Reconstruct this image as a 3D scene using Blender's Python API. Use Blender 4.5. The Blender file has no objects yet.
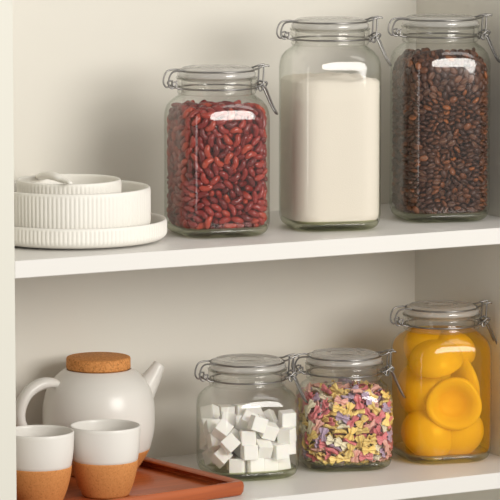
import bpy, bmesh, math, random
from mathutils import Vector, Matrix, Quaternion, Euler
PI = math.pi

def mesh(name, verts, faces, mats=(), smooth=True, fmat=None):
    me = bpy.data.meshes.new(name)
    me.from_pydata([tuple(v) for v in verts], [], faces)
    for m in mats: me.materials.append(m)
    if fmat: me.polygons.foreach_set('material_index', fmat)
    me.polygons.foreach_set('use_smooth', [smooth] * len(me.polygons))
    me.update()
    return me

def sphere_pts(nu, nv):
    """unit sphere, poles on the x axis"""
    v = [(1, 0, 0)]
    for j in range(1, nv):
        t = PI * j / nv
        for i in range(nu):
            p = 2 * PI * i / nu
            v.append((math.cos(t), math.sin(t) * math.cos(p), math.sin(t) * math.sin(p)))
    v.append((-1, 0, 0))
    f = []
    for i in range(nu):
        f.append((0, 1 + i, 1 + (i + 1) % nu))
        b = 1 + (nv - 2) * nu
        f.append((len(v) - 1, b + (i + 1) % nu, b + i))
    for j in range(nv - 2):
        for i in range(nu):
            a = 1 + j * nu; b = a + nu
            f.append((a + i, b + i, b + (i + 1) % nu, a + (i + 1) % nu))
    return v, f

def bean_shape(lo=False):
    """kidney bean, long axis x, dent with a pale hilum on -y"""
    v, f = sphere_pts(10 if lo else 14, 8 if lo else 12)
    out = []
    for x, y, z in v:
        k = 1 + .10 * math.cos(PI * x)
        fat = .95 + .06 * x
        px = x * .0083 * (1 - .06 * (y + 1) * 0)
        py = (y * fat - .16 * (1 - x * x) * 0) * .0046 + .0016 * (.5 - x * x)
        if y < 0: py += .0016 * math.exp(-(x / .28) ** 2) * (-y)
        pz = z * fat * .0040
        out.append((px, py, pz))
    fm = []
    for q in f:
        c = [sum(v[i][a] for i in q) / len(q) for a in range(3)]
        fm.append(1 if (abs(c[0]) < .16 and c[1] < -.90 and abs(c[2]) < .2 and not lo) else 0)
    return out, f, fm

def coffee_shape(lo=False):
    """half-egg coffee bean with a creased flat side on -z"""
    v, f = sphere_pts(12 if lo else 20, 7 if lo else 11)
    out = []
    for x, y, z in v:
        px = x * .0056; py = y * .0041
        if z >= 0: pz = z * .0031
        else:
            pz = z * .0024
            pz = max(pz, -.0019 + .0002 * (y * y))
            g = math.exp(-((y - .10 * math.sin(2.6 * x)) / .16) ** 2)
            pz += .0013 * g * (1 - abs(x) ** 6)
        out.append((px, py, pz))
    fm = []
    for q in f:
        c = [sum(v[i][a] for i in q) / len(q) for a in range(3)]
        fm.append(1 if (c[2] < -.75 and abs(c[1] - .10 * math.sin(2.6 * c[0])) < .17) else 0)
    return out, f, fm

def bow_shape(lo=False):
    """bow-tie pasta: fanned wings with ruffled ends, pinched waist"""
    nu, nv = (9, 7) if lo else (13, 11)
    top, bot = [], []
    for i in range(nu):
        u = -1 + 2 * i / (nu - 1)
        for j in range(nv):
            v = -1 + 2 * j / (nv - 1)
            a = abs(u)
            w = .0020 + .0047 * a ** .65
            x = u * .0090 * (1 - .24 * v * v) + (.0005 * math.cos(5 * PI * v) * (1 if u > 0 else -1) if a > .9 else 0)
            y = v * w
            z = .0019 * math.cos(2 * PI * v) * (1 - .25 * a) + .0022 * (1 - v * v) * (1 - a) + .0016 * a * v * (1 if u > 0 else -.6) + .0006 * a
            t = .00045 + .0006 * (1 - a) ** 2
            top.append((x, y, z + t)); bot.append((x, y, z - t))
    n = nu * nv
    f = []
    for i in range(nu - 1):
        for j in range(nv - 1):
            a = i * nv + j
            f.append((a, a + nv, a + nv + 1, a + 1))
            f.append((n + a, n + a + 1, n + a + nv + 1, n + a + nv))
    b = [j for j in range(nv)] + [i * nv + nv - 1 for i in range(1, nu)] + [(nu - 1) * nv + j for j in range(nv - 2, -1, -1)] + [i * nv for i in range(nu - 2, 0, -1)]
    for k in range(len(b)):
        p, q = b[k], b[(k + 1) % len(b)]
        f.append((p, q, n + q, n + p))
    return top + bot, f, [0] * len(f)

def cube_shape(s=.0172, lo=False):
    bm = bmesh.new()
    bmesh.ops.create_cube(bm, size=s)
    bmesh.ops.bevel(bm, geom=bm.edges[:], offset=.0011, segments=2, affect='EDGES', profile=.6)
    v = [tuple(p.co) for p in bm.verts]; f = [tuple(p.index for p in q.verts) for q in bm.faces]
    bm.free()
    return v, f, [0] * len(f)

# resting places of the loose pieces: x, y, z in fifths of a millimetre and turn of each
PACK = {}
PACK['bean'] = ([-138,-236,466,-17,74,56,-122,-236,687,40,54,-72,34,-238,593,-59,-36,-47,23,-239,372,-75,-14,-21,-187,-214,436,6,-79,37,-170,-225,152,45,11,-30,-58,-233,761,69,-12,7,-202,-202,655,73,5,-59,-148,-233,314,-11,-83,53,
0,-234,754,44,35,-70,-75,-235,317,68,-17,-7,-159,-229,639,-45,44,26,-173,-224,507,-54,-37,-66,-168,-226,269,14,88,39,-194,-203,726,-78,-20,-41,78,-228,757,85,-20,-14,23,-239,459,40,61,-46,-163,-228,705,-57,-24,-30,
-115,-238,601,55,-50,46,8,-236,177,-40,-75,-34,-137,-236,534,49,-52,54,-134,-227,758,-10,-48,86,64,-237,440,40,64,-57,-57,-238,716,14,68,-70,-132,-235,103,67,-36,46,-14,-238,487,61,-39,29,4,-239,696,5,77,-62,94,-238,540,73,-23,22,
-1,-227,75,-10,-89,42,-62,-239,580,-54,34,30,-197,-207,344,29,71,60,38,-239,230,-60,-19,-12,100,-238,667,-39,59,64,-92,-236,537,-58,-24,-67,-228,-165,630,-3,74,22,-19,-238,603,-82,22,36,-16,-238,420,60,34,-23,
-130,-235,173,-89,19,38,-42,-238,665,23,-73,60,-153,-228,368,-48,33,35,-175,-222,586,8,-78,14,149,-233,654,-29,-60,-49,-131,-234,406,88,-7,-43,-43,-238,521,19,85,-37,123,-236,456,89,-11,30,95,-235,121,17,-14,95,
-222,-174,441,71,25,-63,-227,-165,704,3,-66,17,121,-238,503,-15,63,75,-212,-190,589,-67,-3,-68,-72,-237,469,-54,24,29,39,-236,109,14,12,97,-222,-134,763,-8,89,14,-86,-236,188,-25,-17,-94,78,-237,589,37,-55,19,81,-235,387,43,71,-28,
170,-226,702,-21,-65,-57,-207,-194,305,19,8,-39,-96,-236,357,-33,14,92,-227,-166,520,-1,65,33,38,-236,529,-36,-38,-36,174,-223,552,14,63,-60,35,-237,655,1,-63,-76,46,-238,289,43,-39,79,-82,-238,643,-36,31,19,166,-220,176,58,13,-10,
-46,-237,208,-45,-9,-87,-37,-237,109,91,1,13,-93,-236,424,19,57,-3,71,-233,702,19,49,-70,109,-237,189,89,2,40,146,-232,246,17,65,-2,140,-233,143,-18,-15,-96,-207,-193,225,-27,-1,89,-13,-235,325,-34,-4,-92,-212,-181,96,-66,56,-9,
97,-227,261,18,-30,80,123,-235,345,5,-87,-13,152,-230,589,-13,-36,12,170,-223,312,-74,-46,-18,-41,-235,383,79,34,-23,188,-213,268,-64,-41,-32,-181,-200,121,-17,24,-94,-236,-133,145,58,-11,74,-145,-222,232,6,-38,66,
179,-217,363,-18,96,-8,-234,-146,294,-20,-61,46,-195,-170,759,-12,-23,13,-161,-198,76,87,-12,15,128,-230,396,-49,14,-83,179,-221,447,-72,-28,11,-223,-170,180,-56,-80,-17,146,-205,761,-13,24,-51,-199,-191,489,84,31,-39,
187,-197,746,-55,-72,-29,-232,-142,558,60,-64,31,-180,-209,197,75,-60,10,12,-226,264,-79,-43,41,-20,-230,240,35,-86,4,0,-216,556,-88,-2,21,-228,-126,80,-4,37,36,76,-229,331,-29,89,-29,114,-230,298,27,-90,-24,
-97,-229,234,-25,16,-90,113,-214,599,86,-24,40,-69,-230,266,17,-78,-34,-25,-229,152,-24,20,-89,195,-208,211,-15,38,-85,-236,-129,459,10,42,55,90,-184,779,1,98,-11,69,-2,799,-94,24,5,-233,-145,240,-75,62,-15,
210,-195,692,-39,-63,-23,-72,-227,140,-12,-19,-87,54,-213,68,-5,19,85,-64,-210,68,-66,-68,28,58,-227,188,-4,-13,-91,-30,-224,284,-12,23,65,108,-222,73,86,44,-20,185,-207,642,83,-7,-49,203,-200,132,-86,-27,23,41,-217,146,7,-22,-42,
-188,-185,535,-58,12,-69,-238,-118,411,-58,-44,57,204,-198,532,-43,59,65,-238,-73,718,38,-58,-28,14,-210,624,32,-92,4,35,-220,731,-49,-79,31,-51,-158,783,-84,34,-9,194,-201,90,-32,9,-85,177,-216,404,-16,-6,41,61,-222,487,74,-60,9,
-223,-161,383,66,-68,-16,161,-210,487,-2,17,92,-234,-114,351,17,53,-10,-236,-103,494,-4,52,56,-206,-166,143,-93,-31,-7,-110,-205,716,-2,64,51,-238,51,605,67,-31,-65,-238,105,537,-65,-1,74,-97,-183,775,-80,55,12,
-219,-34,786,87,-44,2,122,-223,724,-38,71,-51,220,-123,769,-92,6,36,-90,-218,102,42,-49,-53,-238,-22,387,-60,-41,61,-238,8,422,-66,29,-66,-187,-196,384,-81,-49,29,-217,-157,341,-21,-59,77,-232,-129,658,52,27,-80,
140,-214,103,-1,-16,86,-229,13,747,63,-44,5,-238,-76,615,30,68,29,-134,33,794,-26,-91,27,-238,-88,102,21,57,40,-221,-116,206,-2,92,30,-236,70,341,-17,60,4,-191,-182,267,-77,-4,0,-239,10,651,34,-51,-45,-239,70,457,-29,55,-41,
-239,-18,283,-47,-62,35,218,-182,308,-50,39,-75,-188,137,783,97,-2,-11,-110,-220,278,-52,62,-48,210,-185,584,-8,-28,-72,-238,119,207,-36,68,-30,222,-177,437,54,-53,-62,-238,64,229,15,64,15,-239,-45,561,-38,-65,22,
-238,-59,435,-54,-52,41,-237,106,732,-70,37,-56,159,-192,68,-8,0,-70,-239,100,607,67,28,66,-232,100,147,-36,12,83,85,-212,220,6,-7,-65,-238,53,545,70,31,61,-238,79,413,-46,-60,31,-236,34,483,-54,-64,0,-237,-68,237,-64,-71,-26,
-236,-112,588,-45,-14,80,-239,-66,315,-47,40,-56,199,-184,475,-11,43,75,-224,-91,680,13,79,52,-218,-89,766,-4,-82,25,-108,-197,65,-71,-68,11,136,-196,667,66,-26,67,-64,-6,785,27,-77,-56,-136,-203,579,-6,-79,-12,
-237,68,669,-73,-21,58,-235,144,501,-20,-58,22,-236,94,261,-18,35,54,-239,1,698,-46,-43,52,-234,149,440,-46,-61,13,-238,-56,494,-59,-17,-71,-237,9,207,-63,68,33,-231,109,379,-19,-82,26,142,52,797,-53,-26,26,-238,-19,617,-57,21,-69,
-234,-38,745,-54,28,-70,225,-166,395,26,-12,-80,-231,44,291,-60,11,46,-122,-204,646,61,16,-71,-232,153,564,74,13,59,-223,-49,203,-22,-61,74,-227,138,85,29,32,-48,-232,149,632,62,-13,73,-113,-201,430,-58,21,64,
124,-26,783,-36,89,-20,28,-208,329,3,-28,-57,-5,14,788,6,21,83,-238,-58,358,-64,-60,43,-236,-25,158,60,76,-3,5,-189,769,83,29,-26,-236,111,324,-42,-59,0,-223,15,332,93,-5,-20,-238,-95,272,45,-39,-62,225,-166,349,-22,5,-85,
82,-208,631,-5,98,9,193,-83,783,-6,98,-10,-234,-4,521,16,-80,-28,-120,-111,769,29,78,52,-229,118,667,-26,-81,-34,-232,-86,169,23,-46,23,-76,-207,670,81,30,-18,-228,-35,76,39,25,82,-118,-197,360,21,-60,-11,15,-69,791,50,-84,-12,
-236,52,131,66,70,-4,-237,40,175,-67,-62,19,228,-163,516,65,-9,70,210,-180,169,-18,0,-95,-227,62,79,-20,-38,-77,-221,-123,715,-68,-17,-19,220,-157,213,45,28,-35,220,-161,738,44,-35,79,-138,-184,754,-6,-82,-47,
119,-205,528,30,87,-30,-113,-42,778,-41,-3,-20,136,-125,781,14,-74,-61,106,-184,304,50,69,-48,223,-172,626,52,-55,63,-154,-194,450,0,61,10,-231,-53,127,38,87,-8,-40,-196,749,32,6,-17,174,-175,714,-46,82,15,211,-177,257,60,-23,-60,
98,-205,470,90,4,41,-50,-193,471,26,94,-13,103,-185,134,52,39,19,-68,-198,429,25,36,78,-73,-200,348,29,78,48,-19,-201,669,-58,30,-16,140,-192,263,3,20,11,-94,-202,595,62,50,-54,-17,-201,441,-32,-21,-42,26,-201,403,-34,-15,67,
-184,-134,364,82,-34,-11,-166,-7,782,11,48,-86,-221,-18,236,-73,23,3,42,-102,773,78,-55,24,-63,-198,169,-1,43,89,-128,150,794,8,-5,-85,-17,-179,66,1,30,-82,96,-190,733,-19,-42,-33,-157,-176,215,5,46,6,-52,120,787,-37,-34,6,
139,-186,574,-63,-22,-48,-106,-199,485,81,44,-36,-62,-205,545,9,68,72,6,-188,287,14,40,89,113,-195,176,-82,30,25,-112,-180,245,-89,9,10,82,-200,415,-16,-6,94,-215,134,174,38,-20,8,-172,-76,778,-71,-40,28,164,-183,535,13,80,-30,
-194,-144,472,-5,-85,25,-56,-175,270,83,14,4,-223,53,717,-20,31,-14,-223,58,766,-61,-23,36,231,-150,108,-16,60,-58,-28,-193,390,-30,-5,91,-2,-186,167,-32,8,-35,3,138,790,-10,-33,87,-226,14,562,-84,-14,31,-220,155,753,-40,44,-67,
-49,-204,599,16,-80,14,-165,-192,673,-45,49,23,-197,-128,413,47,59,1,-220,-12,471,65,18,-1,-218,99,99,-63,-9,4,-41,-195,215,18,-79,47,22,-183,90,-5,15,52,53,-190,244,-62,-30,60,169,-168,114,40,14,3,-108,-170,515,69,-63,24,
197,-34,787,-25,8,-27,-141,-163,695,-64,7,73,-190,-149,72,14,-9,57,-181,-161,718,14,85,24,],
[-132,-99,63,2,9,-91,-133,31,65,39,69,45,-140,99,67,-27,-60,58,-97,-128,66,28,-6,40,-47,135,64,94,-22,-8,-51,-141,63,92,36,8,8,139,67,69,-37,-13,90,-126,63,7,4,-15,56,142,63,-85,50,-4,148,-128,72,13,-52,73,130,9,64,-71,-59,27,
117,110,66,70,9,11,-142,-157,77,-49,-19,-52,-136,-29,64,12,33,80,-193,170,72,-10,-76,-62,-131,158,71,-41,-35,2,75,-172,67,31,39,79,24,192,66,-59,-20,11,123,-165,79,-9,-53,16,78,182,78,74,-42,47,170,-45,63,-85,50,-8,
182,55,63,-8,3,30,125,71,80,-52,-51,-65,-179,35,63,-8,-3,84,-186,111,64,73,61,20,-100,-160,103,84,0,-52,-41,181,68,-96,1,-24,136,-129,134,79,-11,52,166,143,64,-35,9,-19,206,-144,70,-15,-5,30,232,51,83,-38,-52,6,169,97,74,-42,72,51,
-214,9,68,7,-5,91,-119,100,104,-4,6,-64,-100,121,65,-62,-50,45,126,221,75,-74,-50,-3,198,-99,64,11,-12,-97,124,-75,63,-9,7,-75,201,179,79,-3,40,-53,-135,-124,99,2,90,-40,-107,202,66,91,-38,-9,106,155,67,17,-55,-65,
236,-98,107,-50,-67,-28,226,-57,79,20,89,-11,214,135,92,-61,11,6,-191,-90,70,56,-1,-43,-172,-53,64,-7,-31,86,-119,-151,216,-6,50,-27,-171,141,100,96,-1,-2,2,227,77,63,2,44,144,-145,204,-47,-46,-53,164,201,74,40,-1,54,
170,17,93,53,-65,-52,226,97,80,-26,67,62,-175,8,100,-2,-18,82,-154,113,129,-86,-37,-28,-50,225,76,-45,-33,13,147,218,120,51,-43,-71,185,-126,104,-25,6,5,199,-1,66,-34,-24,68,207,114,130,-77,33,-8,-146,-118,140,-63,-13,-10,
-117,-201,132,-71,-2,-48,-169,206,78,-30,-59,-74,72,-200,103,-44,13,6,234,2,92,-69,65,11,148,179,143,28,25,-90,-155,-82,101,17,30,26,-166,70,91,8,-1,-7,-48,-180,96,7,-9,-54,-137,188,106,22,-70,-65,-27,137,100,4,6,94,
19,-131,65,-7,-97,17,153,165,100,97,-12,9,162,-81,94,1,9,98,191,72,103,-89,-13,-6,-195,-46,104,-20,-3,-64,-197,-21,138,12,39,57,-155,-157,124,84,-16,32,-153,221,124,-23,-36,-39,154,137,151,58,40,-57,145,-34,96,95,16,16,
-229,9,111,84,45,-5,-82,-118,119,78,-8,-54,-200,-120,111,-41,-34,65,-205,197,115,-29,87,-24,-103,235,96,96,9,-10,37,-130,102,11,12,-10,188,196,125,-72,67,-14,-109,143,152,-74,34,14,-105,-155,159,-48,-34,53,-193,135,140,-28,90,7,
162,-178,156,22,12,-75,101,-116,186,59,14,-32,230,60,133,-45,83,31,-194,79,132,24,20,-73,-25,-135,103,66,-14,-25,-153,172,147,-62,-67,-38,92,-143,103,53,-52,-49,227,160,122,62,72,-25,174,-97,133,7,66,74,120,96,140,-71,-64,1,
-198,-110,153,67,67,-24,-152,61,130,42,13,34,52,-165,126,-21,-15,0,-226,165,141,0,-22,47,75,-122,140,8,27,-94,194,-143,145,-85,37,3,184,216,164,22,87,38,233,-129,159,40,-57,-9,199,104,171,58,-37,-46,-165,-60,138,-64,56,-47,
-13,-177,126,-42,-89,-13,-139,-138,179,46,0,44,-150,125,180,12,50,-81,11,-135,141,-14,-3,96,235,125,166,-13,43,-39,191,-60,120,16,48,85,200,-4,114,69,47,47,-70,-167,132,-15,7,-85,-178,220,162,-3,40,-84,197,-133,188,33,17,50,
207,165,160,-95,-25,1,236,-42,130,75,-58,27,-128,-32,151,48,-65,-29,-164,9,155,70,-64,-27,-129,223,184,16,7,44,174,177,193,27,18,66,114,-93,117,63,24,-68,123,81,190,11,68,-42,-152,-189,161,-70,-6,-25,-108,234,141,63,0,-26,
52,-178,166,21,88,39,172,-109,221,-36,0,10,200,132,212,29,38,83,-181,-96,190,-61,26,-44,-197,45,156,47,2,66,-48,-131,156,-18,8,-21,-200,176,181,-17,-97,-10,122,-143,296,-87,-3,-44,136,234,203,98,-1,-8,199,30,161,-55,-44,35,
-163,-42,180,-27,31,-62,-163,78,176,-17,46,46,-108,-197,204,68,14,11,-116,236,234,-38,12,91,102,-155,163,96,-2,-3,128,-186,221,60,-13,-58,226,-86,168,-27,36,85,161,84,167,-87,45,-10,-189,-153,203,-72,26,53,-161,185,216,41,-42,69,
224,171,203,69,-56,-2,164,-102,179,9,-95,-20,158,113,213,-76,13,54,-142,-174,386,64,58,11,-181,218,205,22,-85,-46,170,-176,212,-54,52,62,236,109,246,-17,-55,-51,237,19,149,-52,-65,-2,238,83,185,63,25,61,-132,-90,177,-53,-25,2,
-147,153,309,10,86,-44,-157,-126,330,-9,6,-67,158,146,262,68,-11,70,200,-35,155,-77,-49,29,162,-29,177,55,-82,-1,-203,-8,179,-53,38,-51,-196,98,198,39,0,39,-189,138,271,-84,-35,39,29,-195,204,7,-96,24,194,188,229,-18,11,57,
237,-29,175,75,-63,-11,190,73,203,-66,-72,-9,-160,-144,249,57,46,-66,-87,-114,196,-51,21,75,-150,115,278,30,-53,69,86,-156,204,-34,-16,13,105,184,271,-60,-78,-7,147,40,181,55,-8,-5,-127,41,160,-34,-56,48,-63,-159,187,-19,-95,19,
-197,142,224,-73,-14,48,116,-124,239,-39,-9,82,215,145,251,-48,5,19,238,-59,213,-28,-30,59,198,-6,198,77,-63,1,-189,38,198,96,-15,-17,-202,-130,269,47,19,75,-161,227,251,-9,-20,10,-123,194,251,-34,76,-3,174,-141,255,90,26,-4,
189,-67,197,-7,19,13,-167,-61,223,36,14,88,-215,183,226,-42,85,26,3,-160,200,-79,1,14,232,-119,219,-40,45,28,139,177,296,45,42,8,-158,132,228,32,-75,-34,-31,-127,195,15,-87,39,236,-132,275,69,43,57,171,218,247,-17,-40,-51,
96,111,216,-9,90,25,144,-110,274,-86,38,-31,234,24,201,30,-33,-43,-203,-48,266,1,-9,66,-61,-156,229,0,65,74,-152,184,278,3,-49,43,-101,238,294,40,37,-81,51,-127,220,-16,-7,-7,202,179,272,34,-88,-12,208,-75,241,-65,14,-46,
232,64,229,21,58,63,-183,-98,244,4,8,-98,-218,23,253,93,8,-10,200,-142,303,84,-10,26,168,226,299,26,44,85,200,-101,292,-49,65,50,184,105,253,-60,33,14,-198,86,240,51,-27,-73,-106,-140,263,87,28,-38,-205,188,271,-2,2,25,
238,-101,335,44,9,74,198,118,292,-25,17,-37,158,-35,218,10,-8,15,190,25,231,38,-89,18,-126,-40,198,-61,47,-54,-131,91,206,59,-12,-19,-233,140,266,-21,-43,-66,-13,-132,235,6,2,97,163,-74,250,-84,49,-14,157,56,227,94,21,23,
-169,1,216,18,15,-15,-131,34,201,57,79,18,-3,-181,240,-34,8,17,-140,-182,293,-38,-60,38,165,-178,296,-53,12,6,236,137,297,21,60,43,220,-12,236,-8,-13,53,-129,-102,219,2,5,-98,-114,-150,339,0,75,16,-217,155,305,-53,-1,21,
91,-108,266,-3,86,-28,211,194,315,73,-16,-43,239,-74,282,-71,-24,64,224,34,266,-89,23,-21,-120,-69,258,-8,-69,-19,-162,60,230,19,-16,-71,-145,235,304,74,-18,38,-103,179,293,-14,32,-16,238,-112,379,66,60,37,237,-17,279,-17,56,-29,
-172,43,267,-93,33,-7,-127,19,241,28,7,-64,-186,-144,305,-30,-90,-1,-160,189,331,30,-86,-37,91,-168,250,28,-31,-54,159,-50,759,-40,-3,-8,193,-58,280,-93,-28,19,238,77,297,10,55,-36,-150,-26,244,93,-21,-25,61,-185,288,-49,22,-72,
175,-166,334,49,83,-19,233,141,342,-6,25,69,229,-47,318,-87,20,-40,238,41,321,-20,57,-29,-156,-118,286,-72,10,-32,-185,50,310,11,21,6,-142,-71,314,0,1,99,-195,208,312,27,-31,-86,34,-143,259,13,-25,-69,186,162,320,50,-39,-26,
182,-17,261,-20,-19,14,184,69,280,-94,-3,-31,-189,5,286,-39,18,-13,-126,76,253,93,11,-32,-13,-138,275,-49,-83,-24,-228,163,392,-4,64,-35,174,218,360,45,-68,11,125,-56,277,-10,-28,-79,-195,-92,312,70,41,-55,-126,-16,278,5,18,73,
-99,-180,306,53,-81,12,-112,237,361,59,-17,78,-103,107,277,19,43,-24,102,-104,320,-55,50,-54,219,182,366,25,73,46,134,206,335,-15,-85,-44,194,28,296,-41,78,28,-160,-57,278,-67,-72,-12,-195,86,289,-97,-1,17,-104,-104,287,0,-90,-11,
-52,-192,312,-55,-81,17,144,-130,351,29,-42,-69,238,65,433,47,59,45,-150,-23,320,97,13,-12,-135,79,300,-92,24,5,-62,-130,271,-30,34,60,-217,178,344,90,38,11,70,-132,294,-29,-29,87,192,-120,338,-28,40,83,149,182,777,-87,-22,21,
239,90,376,-44,63,-31,-201,-35,307,89,-42,-10,-140,26,304,-9,4,-94,-36,-137,316,-60,-70,-34,-167,226,354,23,-87,41,237,-120,438,70,-35,59,172,133,357,-99,5,6,237,-32,374,-39,-60,47,156,52,307,-24,94,5,-151,69,338,-52,-83,-8,
120,-192,358,-39,7,29,-195,139,348,-34,41,34,207,-65,380,-2,-52,48,87,130,298,-27,84,-31,140,-1,283,-95,-16,-22,205,86,337,32,-28,-67,-195,96,330,-20,-21,-76,-163,-186,333,-10,76,30,-148,231,409,-51,-57,-20,-143,165,402,25,-44,79,
158,175,355,-9,88,-44,225,-4,333,-26,-38,87,126,-32,315,74,64,9,-191,-56,344,12,18,86,-82,-125,320,-61,-77,7,-150,127,345,-71,-47,-46,181,-157,374,-27,-14,74,235,137,415,9,46,62,-42,223,750,-61,23,-36,145,-91,312,-1,-16,-76,
-134,-46,351,47,22,34,-178,32,345,-54,-80,-14,-169,182,372,-2,42,-84,25,-144,299,-78,59,-11,168,-129,421,-44,31,78,178,-24,306,-90,-36,18,-113,-157,417,-7,-41,-88,-132,9,345,87,40,-20,-130,231,753,-41,41,62,74,-174,333,-24,42,-74,
211,193,411,2,65,53,184,-74,332,-47,13,55,195,-32,346,12,-12,-30,-67,-139,357,-75,-60,20,-211,194,489,54,-36,74,-29,-181,344,-56,-79,19,198,-114,391,-53,-48,69,172,223,432,-41,63,17,142,-65,347,-21,37,-80,171,20,332,-88,-39,-21,
-81,-73,757,-63,52,-50,-198,207,393,64,0,44,5,-142,333,29,-18,-76,186,165,390,38,-1,-38,236,-72,423,-39,-26,-71,128,32,336,13,-12,-79,-153,-105,368,-38,22,-43,-193,-5,362,40,5,-30,-178,-167,417,-2,-70,-42,-91,151,771,-60,55,-49,
55,-131,333,3,-17,-87,-37,-88,780,84,-50,14,145,-169,390,39,-38,-53,199,108,386,6,-40,48,-206,-82,387,-19,49,-8,-119,96,372,-6,12,98,13,-187,361,-19,-2,-86,-116,203,411,-75,-40,-44,105,-110,367,-16,25,89,182,-171,423,-48,65,-57,
49,155,783,-90,20,-4,198,2,374,68,-69,19,238,28,379,-10,74,-1,-101,-117,378,46,-86,-1,-221,43,376,0,36,-84,-20,-138,367,9,36,76,-196,139,402,-14,-9,-92,-73,126,739,-25,-5,-18,104,-160,376,-17,-50,-53,5,-133,769,44,64,26,
70,104,789,-27,79,-50,161,81,358,72,-47,-46,-200,183,433,35,40,69,134,-192,428,58,75,19,235,114,474,-43,-62,-14,114,-123,412,33,-24,-30,238,-9,420,-36,-54,51,-133,47,370,-91,-28,8,-81,-188,388,-13,-2,-48,-109,-145,727,-16,-89,16,
-199,152,480,8,68,-27,58,-191,372,-48,84,-7,24,125,374,-92,14,27,158,-84,382,-70,-24,37,124,47,375,1,3,68,-211,108,445,80,-12,-50,-1,-150,730,15,94,-26,-83,227,774,-59,-9,-50,24,-136,377,62,-39,-25,184,215,500,-45,52,60,
109,97,412,-9,-90,-34,-56,-150,400,76,-60,21,-179,-44,382,11,98,-3,68,-127,380,33,-41,-13,229,159,478,-70,7,67,165,38,387,38,-32,-62,206,58,382,-45,7,88,-173,-76,411,20,-1,89,-179,101,375,-52,82,19,67,-55,779,-71,59,-25,
187,151,432,90,-10,14,193,-88,424,-11,-28,-50,197,85,423,-46,-43,28,-123,-69,388,62,-75,-10,-151,-128,418,74,39,-25,-210,194,620,-57,34,71,159,-27,394,90,-40,6,-166,117,429,11,-11,87,-169,213,447,16,-49,67,49,-140,417,72,64,16,
202,193,461,-59,-34,-25,-142,-30,415,9,-98,-7,-156,6,391,23,5,-27,-10,-191,710,-9,14,-30,-177,105,751,20,12,96,127,124,750,2,-3,66,195,-16,419,50,84,-9,193,132,471,-68,64,16,-204,-17,412,-33,6,-74,-191,31,777,-27,39,-87,
0,-164,419,-62,-21,-29,114,225,771,16,96,17,145,-155,455,51,80,-27,220,-67,658,79,40,44,-200,-7,705,-63,-14,66,-169,71,402,9,-36,92,-104,-112,423,2,-55,-64,-77,76,776,-29,22,91,-126,236,462,43,27,-2,177,215,734,10,-81,37,
112,201,457,6,95,13,141,17,417,40,-25,8,225,-9,765,-15,-32,82,-205,34,428,-80,-1,56,-19,87,771,-75,42,-37,-7,-122,410,-13,62,76,13,146,751,-75,55,-3,148,-95,433,81,-30,28,230,157,690,62,25,-68,-128,-77,429,-1,10,45,
-108,84,413,47,5,54,-112,49,736,13,-12,-56,-149,233,610,-31,-57,-49,93,-158,434,35,-45,-36,183,38,736,-16,14,76,170,-53,442,-5,-28,-48,236,27,467,23,4,-76,-171,-117,665,-36,-11,-60,-69,-132,436,-89,-32,24,-167,174,462,-1,-58,53,
45,-192,444,7,-14,-95,202,-129,472,-86,45,-17,219,181,528,30,-57,1,56,175,450,-30,-9,58,124,-38,420,-76,61,-19,137,60,416,15,-18,-96,-191,-43,451,-93,-29,17,-136,-160,466,94,-3,-27,29,-127,452,-69,-25,17,196,77,465,-9,-1,99,
231,-39,457,-70,30,-37,239,85,512,-3,66,-18,-155,-116,467,-26,-46,-83,-136,37,416,-32,-67,-65,-32,-149,444,75,36,27,-3,211,781,18,-19,-71,-33,27,754,-67,-55,29,-40,152,760,-90,37,2,179,-5,454,-21,94,-21,201,37,434,30,56,-50,
-190,68,453,38,-43,81,-164,-126,760,33,91,-15,2,-69,753,41,-85,-25,235,-121,514,49,-50,51,-22,-27,766,29,-89,32,97,-108,447,-98,2,-13,152,46,458,93,-32,2,-135,77,449,15,9,-41,-97,-117,468,-11,12,41,-147,-194,516,73,36,-52,
-81,27,769,42,12,33,115,-162,484,12,-28,-13,43,189,755,83,-10,-9,110,105,455,-28,40,-67,238,60,566,63,6,68,214,46,502,2,93,0,-166,35,464,95,17,3,9,-182,473,84,-48,12,-171,120,473,28,-30,-80,-6,-129,484,-92,-33,0,
192,-78,738,48,-82,11,210,194,675,-60,-26,-70,145,191,510,-91,-17,-32,225,90,778,61,-77,-1,-197,-95,446,28,50,80,158,230,539,-60,-23,-45,214,-80,476,9,27,88,-165,4,434,-3,-70,-70,-59,-135,476,-75,-40,29,-206,185,548,-75,46,35,
-161,227,505,-94,-26,-8,175,-153,496,-21,-23,-39,204,200,572,55,33,-74,239,-66,508,39,67,26,-224,173,703,52,-38,-74,57,-154,470,-86,-30,31,61,229,738,17,78,34,183,27,781,88,43,2,-69,-123,686,-57,6,-68,-171,225,546,-71,-32,-2,
-113,239,540,-62,39,47,125,-101,712,29,-12,87,38,51,782,-98,-4,-4,9,233,742,-16,30,91,-186,-77,481,-22,-4,-96,-135,78,773,1,-12,86,-162,-24,482,-74,61,-23,-89,92,712,-39,-55,-44,186,113,754,63,7,-14,236,136,551,65,28,69,
-212,98,494,58,-79,-14,-152,-136,509,-31,29,-75,-90,-12,738,93,-18,18,59,-147,764,-65,-10,0,117,86,781,-8,77,-61,195,-140,537,26,63,17,212,-12,490,72,64,14,-162,172,511,35,-4,-47,81,128,751,-6,13,-83,138,231,720,-16,37,17,
236,-36,541,-25,46,60,-187,-77,725,-72,-19,-30,-128,179,760,-83,-45,-17,-72,239,560,-51,40,34,169,22,494,-56,-81,-8,199,-72,515,-71,56,-28,187,83,507,-85,-34,-10,-123,-82,472,89,27,-26,-177,208,751,0,-46,-72,-131,201,522,21,50,-28,
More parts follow.
